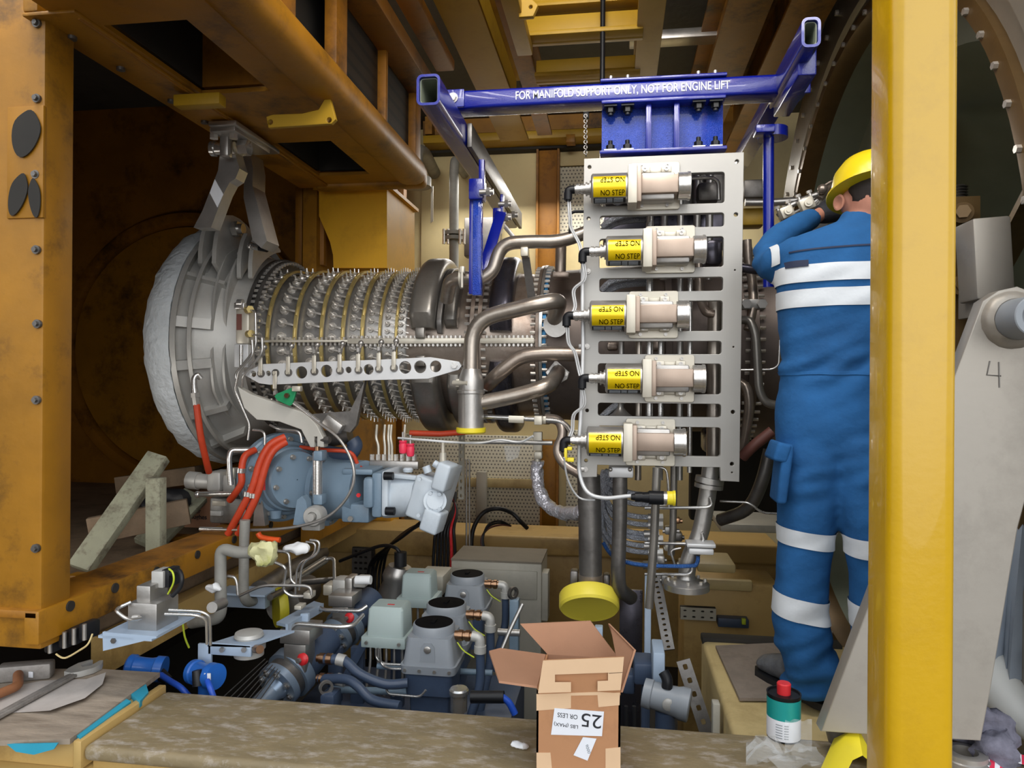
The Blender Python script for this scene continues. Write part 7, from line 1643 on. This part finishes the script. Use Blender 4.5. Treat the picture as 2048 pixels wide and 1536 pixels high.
part('packing_tape', MB().mesh(flat(pp([(1195, 1362), (1216, 1361), (1216, 1346), (1245, 1344), (1241, 1380), (1195, 1382)], Yc_-.013), [], .0008), XZ(Yc_-.0135)), 'tape', t, 'beige packing tape')
lb = part('shipping_label', tape(((1109, 1416), (1208, 1423), (1204, 1472), (1102, 1469)), Yc_-.001), 'paper', t, 'white label with upside down print')
k = mpp(P(1157, 1440, Yc_))
def prt(s, px, py, wpx, hpx, rot, Y, m='print', par=lb):
    me = text(s, 1.0, .0002); w0 = max(v.co.x for v in me.vertices)-min(v.co.x for v in me.vertices); h0 = max(v.co.y for v in me.vertices)-min(v.co.y for v in me.vertices)
    c0 = V(((max(v.co.x for v in me.vertices)+min(v.co.x for v in me.vertices))/2, (max(v.co.y for v in me.vertices)+min(v.co.y for v in me.vertices))/2, 0))
    for v in me.vertices: v.co = V(((v.co.x-c0.x)*wpx*k/w0, (v.co.y-c0.y)*hpx*k/h0, v.co.z))
    q = P(px, py, Y); part('lettering', MB().mesh(me, Matrix.Translation((q.x, 0, q.z)) @ XZ(Y) @ Matrix.Rotation(rot, 4, 'Z')), m, par)
up = math.pi-.06
prt('25', 1183, 1442, 40, 27, up, Yc_-.0024); prt('LBS (MAX)', 1132, 1450, 48, 9, up, Yc_-.0024); prt('OR LESS', 1135, 1432, 40, 9, up, Yc_-.0024)
lb2 = part('shipping_label', tape(((1166, 1474), (1193, 1477), (1175, 1521), (1147, 1510)), Yc_-.0012), 'paper', t, 'small tilted white label')
prt('0006', 1176, 1498, 18, 6, 1.9, Yc_-.0026, 'act', lb2)
c = PZ(1040, 1498, ZS)
solo('paper_scrap', 'small crumpled white tissue on the sill left of the cardboard box', 'paper', MB().ball(c+V((0, 0, .008)), .017, 14, (1.2, .9, .5)).noise(.012, 60), 'white')
# ================================================================ lower left: plywood, tools
ZB = .968
q = [PZ(x, y, ZB) for x, y in ((-120, 1336), (206, 1338), (320, 1345), (140, 1478), (-140, 1484))]
pb_ = thing('plywood_board', 'weathered plywood board with peeling turquoise paint at lower left', 'board', V((sum(p.x for p in q)/5, sum(p.y for p in q)/5, ZB-.016)))
part('sheet', MB().prism(q, (0, 0, -.014)), 'ply', pb_)
b = MB(); b.prism([PZ(x, y, ZB-.001) for x, y in ((262, 1388), (292, 1368), (297, 1384), (280, 1402))], (0, 0, -.02)); part('paint_flake', b, 'teal', pb_, 'peeling turquoise paint')
b = MB(); b.prism([P(x, y, PZ(60, 1482, ZB).y-.003) for x, y in ((16, 1487), (118, 1485), (110, 1497), (70, 1508), (34, 1502))], (0, -.004, 0)); part('paint_flake', b, 'teal', pb_, 'peeling turquoise paint')
b = MB(); b.prism([PZ(x, y, ZB-.004) for x, y in ((150, 1468), (250, 1396), (262, 1402), (160, 1476))], (0, 0, -.02)); part('paint_flake', b, 'teal', pb_, 'peeling turquoise paint')
# support strip under the board
b = MB().box((-2.1, 1.86, .9165), (1.38, .3, .073), None, .006)
solo('board_packer', 'sand painted packer under the plywood board', 'packer', b, 'tan')
R = [[PZ(x, y, ZB+.001)+V((0, 0, z)) for x, y, z in r] for r in (((-30, 1424, .0), (18, 1425, 0), (60, 1426, .004), (100, 1429, .012)), ((-30, 1400, 0), (50, 1400, 0), (110, 1402, .0), (170, 1404, .012)), ((30, 1372, 0), (90, 1368, 0), (150, 1366, 0), (205, 1372, .006)), ((80, 1362, 0), (120, 1359, 0), (180, 1358, .0), (212, 1356, .018)))]
b = MB().ring_loft([r+[p+V((0, 0, -.0008)) for p in r[::-1]] for r in R]); solo('paper_sheet', 'thin torn paper sheet curling on the plywood under the spanner', 'paper', b, mat('dirty_paper', '#B8B0AA', .8, 0, .15, 8, .1, 30))
# spanner
t = thing('open_spanner', 'long steel open ended spanner lying across the plywood', 'spanner', PZ(90, 1390, ZB))
p0, p1 = PZ(-60, 1462, ZB+.010), PZ(146, 1350, ZB+.010)
part('shaft', MB().bar(p0, p1, .030, .010, bev=.003).bar(p0+V((0, 0, .003)), p1+V((0, 0, .003)), .014, .009, bev=.002), 'gritty', t)
ctr = PZ(168, 1338, ZB+.010); d = (p1-p0).normalized(); s = V((-d.y, d.x, 0))
jaw = [(-.055, -.016), (-.035, -.03), (.0, -.042), (.035, -.036), (.058, -.012), (.052, -.004), (.012, -.016), (-.008, -.002), (.0, .016), (.046, .020), (.044, .03), (.01, .040), (-.03, .03), (-.055, .016)]
a_ = -.26
part('jaw', MB().prism([ctr+d*(x*math.cos(a_)-y*math.sin(a_))+s*(x*math.sin(a_)+y*math.cos(a_))+V((0, 0, -.008)) for x, y in jaw], (0, 0, .018)), 'alu', t)
# hammer
t = thing('hammer', 'dusty sledge hammer head with brown wooden handle at the left edge', 'hammer', PZ(50, 1370, ZB))
hc2 = PZ(52, 1358, ZB)+V((0, 0, .026)); hd = (PZ(98, 1352, ZB)-PZ(5, 1360, ZB)).normalized()
pr = V((-hd.y, hd.x, 0))
part('head', MB().bar(hc2-hd*.075, hc2+hd*.075, .05, .05, bev=.008), 'gritty', t)
part('handle', MB().tube([hc2-pr*.0+V((.0, -.03, 0)), PZ(36, 1372, ZB+.02), PZ(-60, 1412, ZB+.02)], .014, 14, .02), 'handle', t)
part('price_tag', MB().box(hc2+hd*.02-pr*.026+V((0, 0, -.004)), (.02, .002, .018)), 'paper', t, 'small white sticker')
# ================================================================ timber and box inside the dark plenum
def plank(name, lab, p0, p1, wd, th_, m='wood', up=(0, 1, 0)):
    solo(name, lab, 'timber', MB().bar(p0, p1, wd, th_, up, .004), m)
plank('timber_plank', 'long pale painted plank leaning diagonally in the dark plenum', P(160, 1138, 2.75), P(318, 912, 3.1), .10, .05)
plank('timber_post', 'upright worn timber post in front of the leaning planks', P(312, 1130, 2.9), P(312, 955, 2.9), .07, .05)
plank('timber_plank', 'second pale plank leaning behind the upright post', P(292, 1092, 3.3), P(392, 990, 3.6), .14, .04)
plank('timber_board', 'flat brown board lying across the leaning planks', P(178, 1062, 3.0), P(378, 1022, 3.2), .05, .12, 'woodb', (0, 0, 1))
plank('timber_board', 'brown beam behind the leaning planks below the engine inlet', P(240, 970, 3.9), P(400, 948, 3.9), .09, .1, 'woodb', (0, 0, 1))
b = MB(); pbox(b, 330, 1075, 440, 1094, 3.5, .08, .004); solo('floor_rail', 'low orange yellow rail on the plenum floor behind the timber post', 'rail', b, 'yel')
b = MB(); pbox(b, 130, 1155, 300, 1180, 2.45, .06, .004); solo('floor_rail', 'low orange yellow rail on the plenum floor just behind the sill rail', 'rail', b, 'yel')
t = thing('cardboard_carton', 'brown carton with black lettering in the shadow behind the servo unit', 'box', P(400, 1060, 3.7))
b = MB(); pbox(b, 368, 990, 440, 1056, 3.7, .25, .003); part('carton', b, 'cardi', t)
k = mpp(P(400, 1020, 3.7))
for s_, x, y, w_ in (('Baker', 388, 1022, 40), ('Hughes', 396, 1034, 48)):
    me = text(s_, 13*k, .0004, 1.0, .0006); part('lettering', MB().mesh(me, Matrix.Translation((P(x, y, 3.7).x, 0, P(x, y, 3.7).z)) @ XZ(3.698)), 'print', t, 'black lettering')
b = MB(); b.ball(P(320, 1000, 3.5), .09, 20, (1.6, .8, .7)).noise(.06, 14)
solo('dark_bundle', 'crumpled dark plastic bundle behind the upright timber', 'bundle', b, 'black')
# grey standpipes on the back wall
t = thing('standpipe', 'grey flanged elbow pipe hanging open ended on the back wall at upper left', 'pipe', P(832, 376, 5.4))
part('tube', ptube(MB(), [(870, 348, 6.2), (848, 306, 5.5), (832, 300, 5.3), (832, 358, 5.3)], 28, 20, .22), 'gpipe', t, ang=60)
part('flange', MB().cyl(P(832, 356, 5.3), P(832, 374, 5.3), .115, n=36), 'gpipe', t)
t = thing('standpipe', 'grey upright pipe with a bolted flange joint on the back wall', 'pipe', P(908, 540, 5.5))
part('tube', ptube(MB(), [(930, 350, 6.2), (910, 320, 5.5), (908, 345, 5.5), (908, 540, 5.5)], 19, 18, .1), 'gpipe', t, ang=60)
part('flange', MB().cyl(P(908, 464, 5.5), P(908, 471, 5.5), .085, n=30).cyl(P(908, 474, 5.5), P(908, 481, 5.5), .085, n=30), 'gpipe', t)
for x in (888, 896, 920, 928): part('flange_bolt', MB().cyl(P(x, 458, 5.44), P(x, 488, 5.44), .012, n=8), 'stud', t)
b = MB(); b.prism([P(x, y, 5.4) for x, y in ((862, 372), (866, 372), (866, 442), (861, 446))], (0, .01, 0)); solo('hanging_strip', 'thin pale strip hanging below the open elbow pipe', 'strip', b, 'cab')
b = MB(); pbox(b, 928, 434, 1000, 512, 5.95, .12, .01); solo('grey_box', 'dark grey wall box behind the blue hanger bars', 'box', b, 'steeld')

b = MB(); pbox(b, 1128, 896, 1134, 922, 2.77, .03, .003); pbox(b, 1134, 916, 1148, 924, 2.77, .03, .003); pbox(b, 1134, 894, 1144, 901, 2.77, .03, .003)
solo('yellow_clip', 'small yellow plastic clip hanging beside the lowest valve plug', 'clip', b, 'yelp')
t = thing('speed_sensor', 'small silver and black sensor on the rear edge of the inlet frame top', 'sensor', P(516, 497, 3.3))
part('body', MB().cyl(P(503, 492, 3.3), P(520, 496, 3.28), .016, n=16).ball(P(502, 492, 3.3), .02, 12), 'steel', t)
part('cap', MB().cyl(P(520, 496, 3.28), P(534, 499, 3.27), .014, n=16), 'blackp', t)
pipe('tube_loop', 'black bent tube loop left of the manifold plate top', 'tube', [(1140, 470, 3.1), (1140, 428, 3.1), (1148, 423, 3.1), (1180, 423, 3.1)], 6, 'blackp', 10, .03)
t = thing('cable_gantry', 'small pale tube clamp block under the turbine holding the upper horizontal tubes', 'clamp', P(1076, 885, 3.0))
b = MB(); pbox(b, 1068, 832, 1084, 850, 3.0, .06, .004); part('block', b, 'cpl', t)
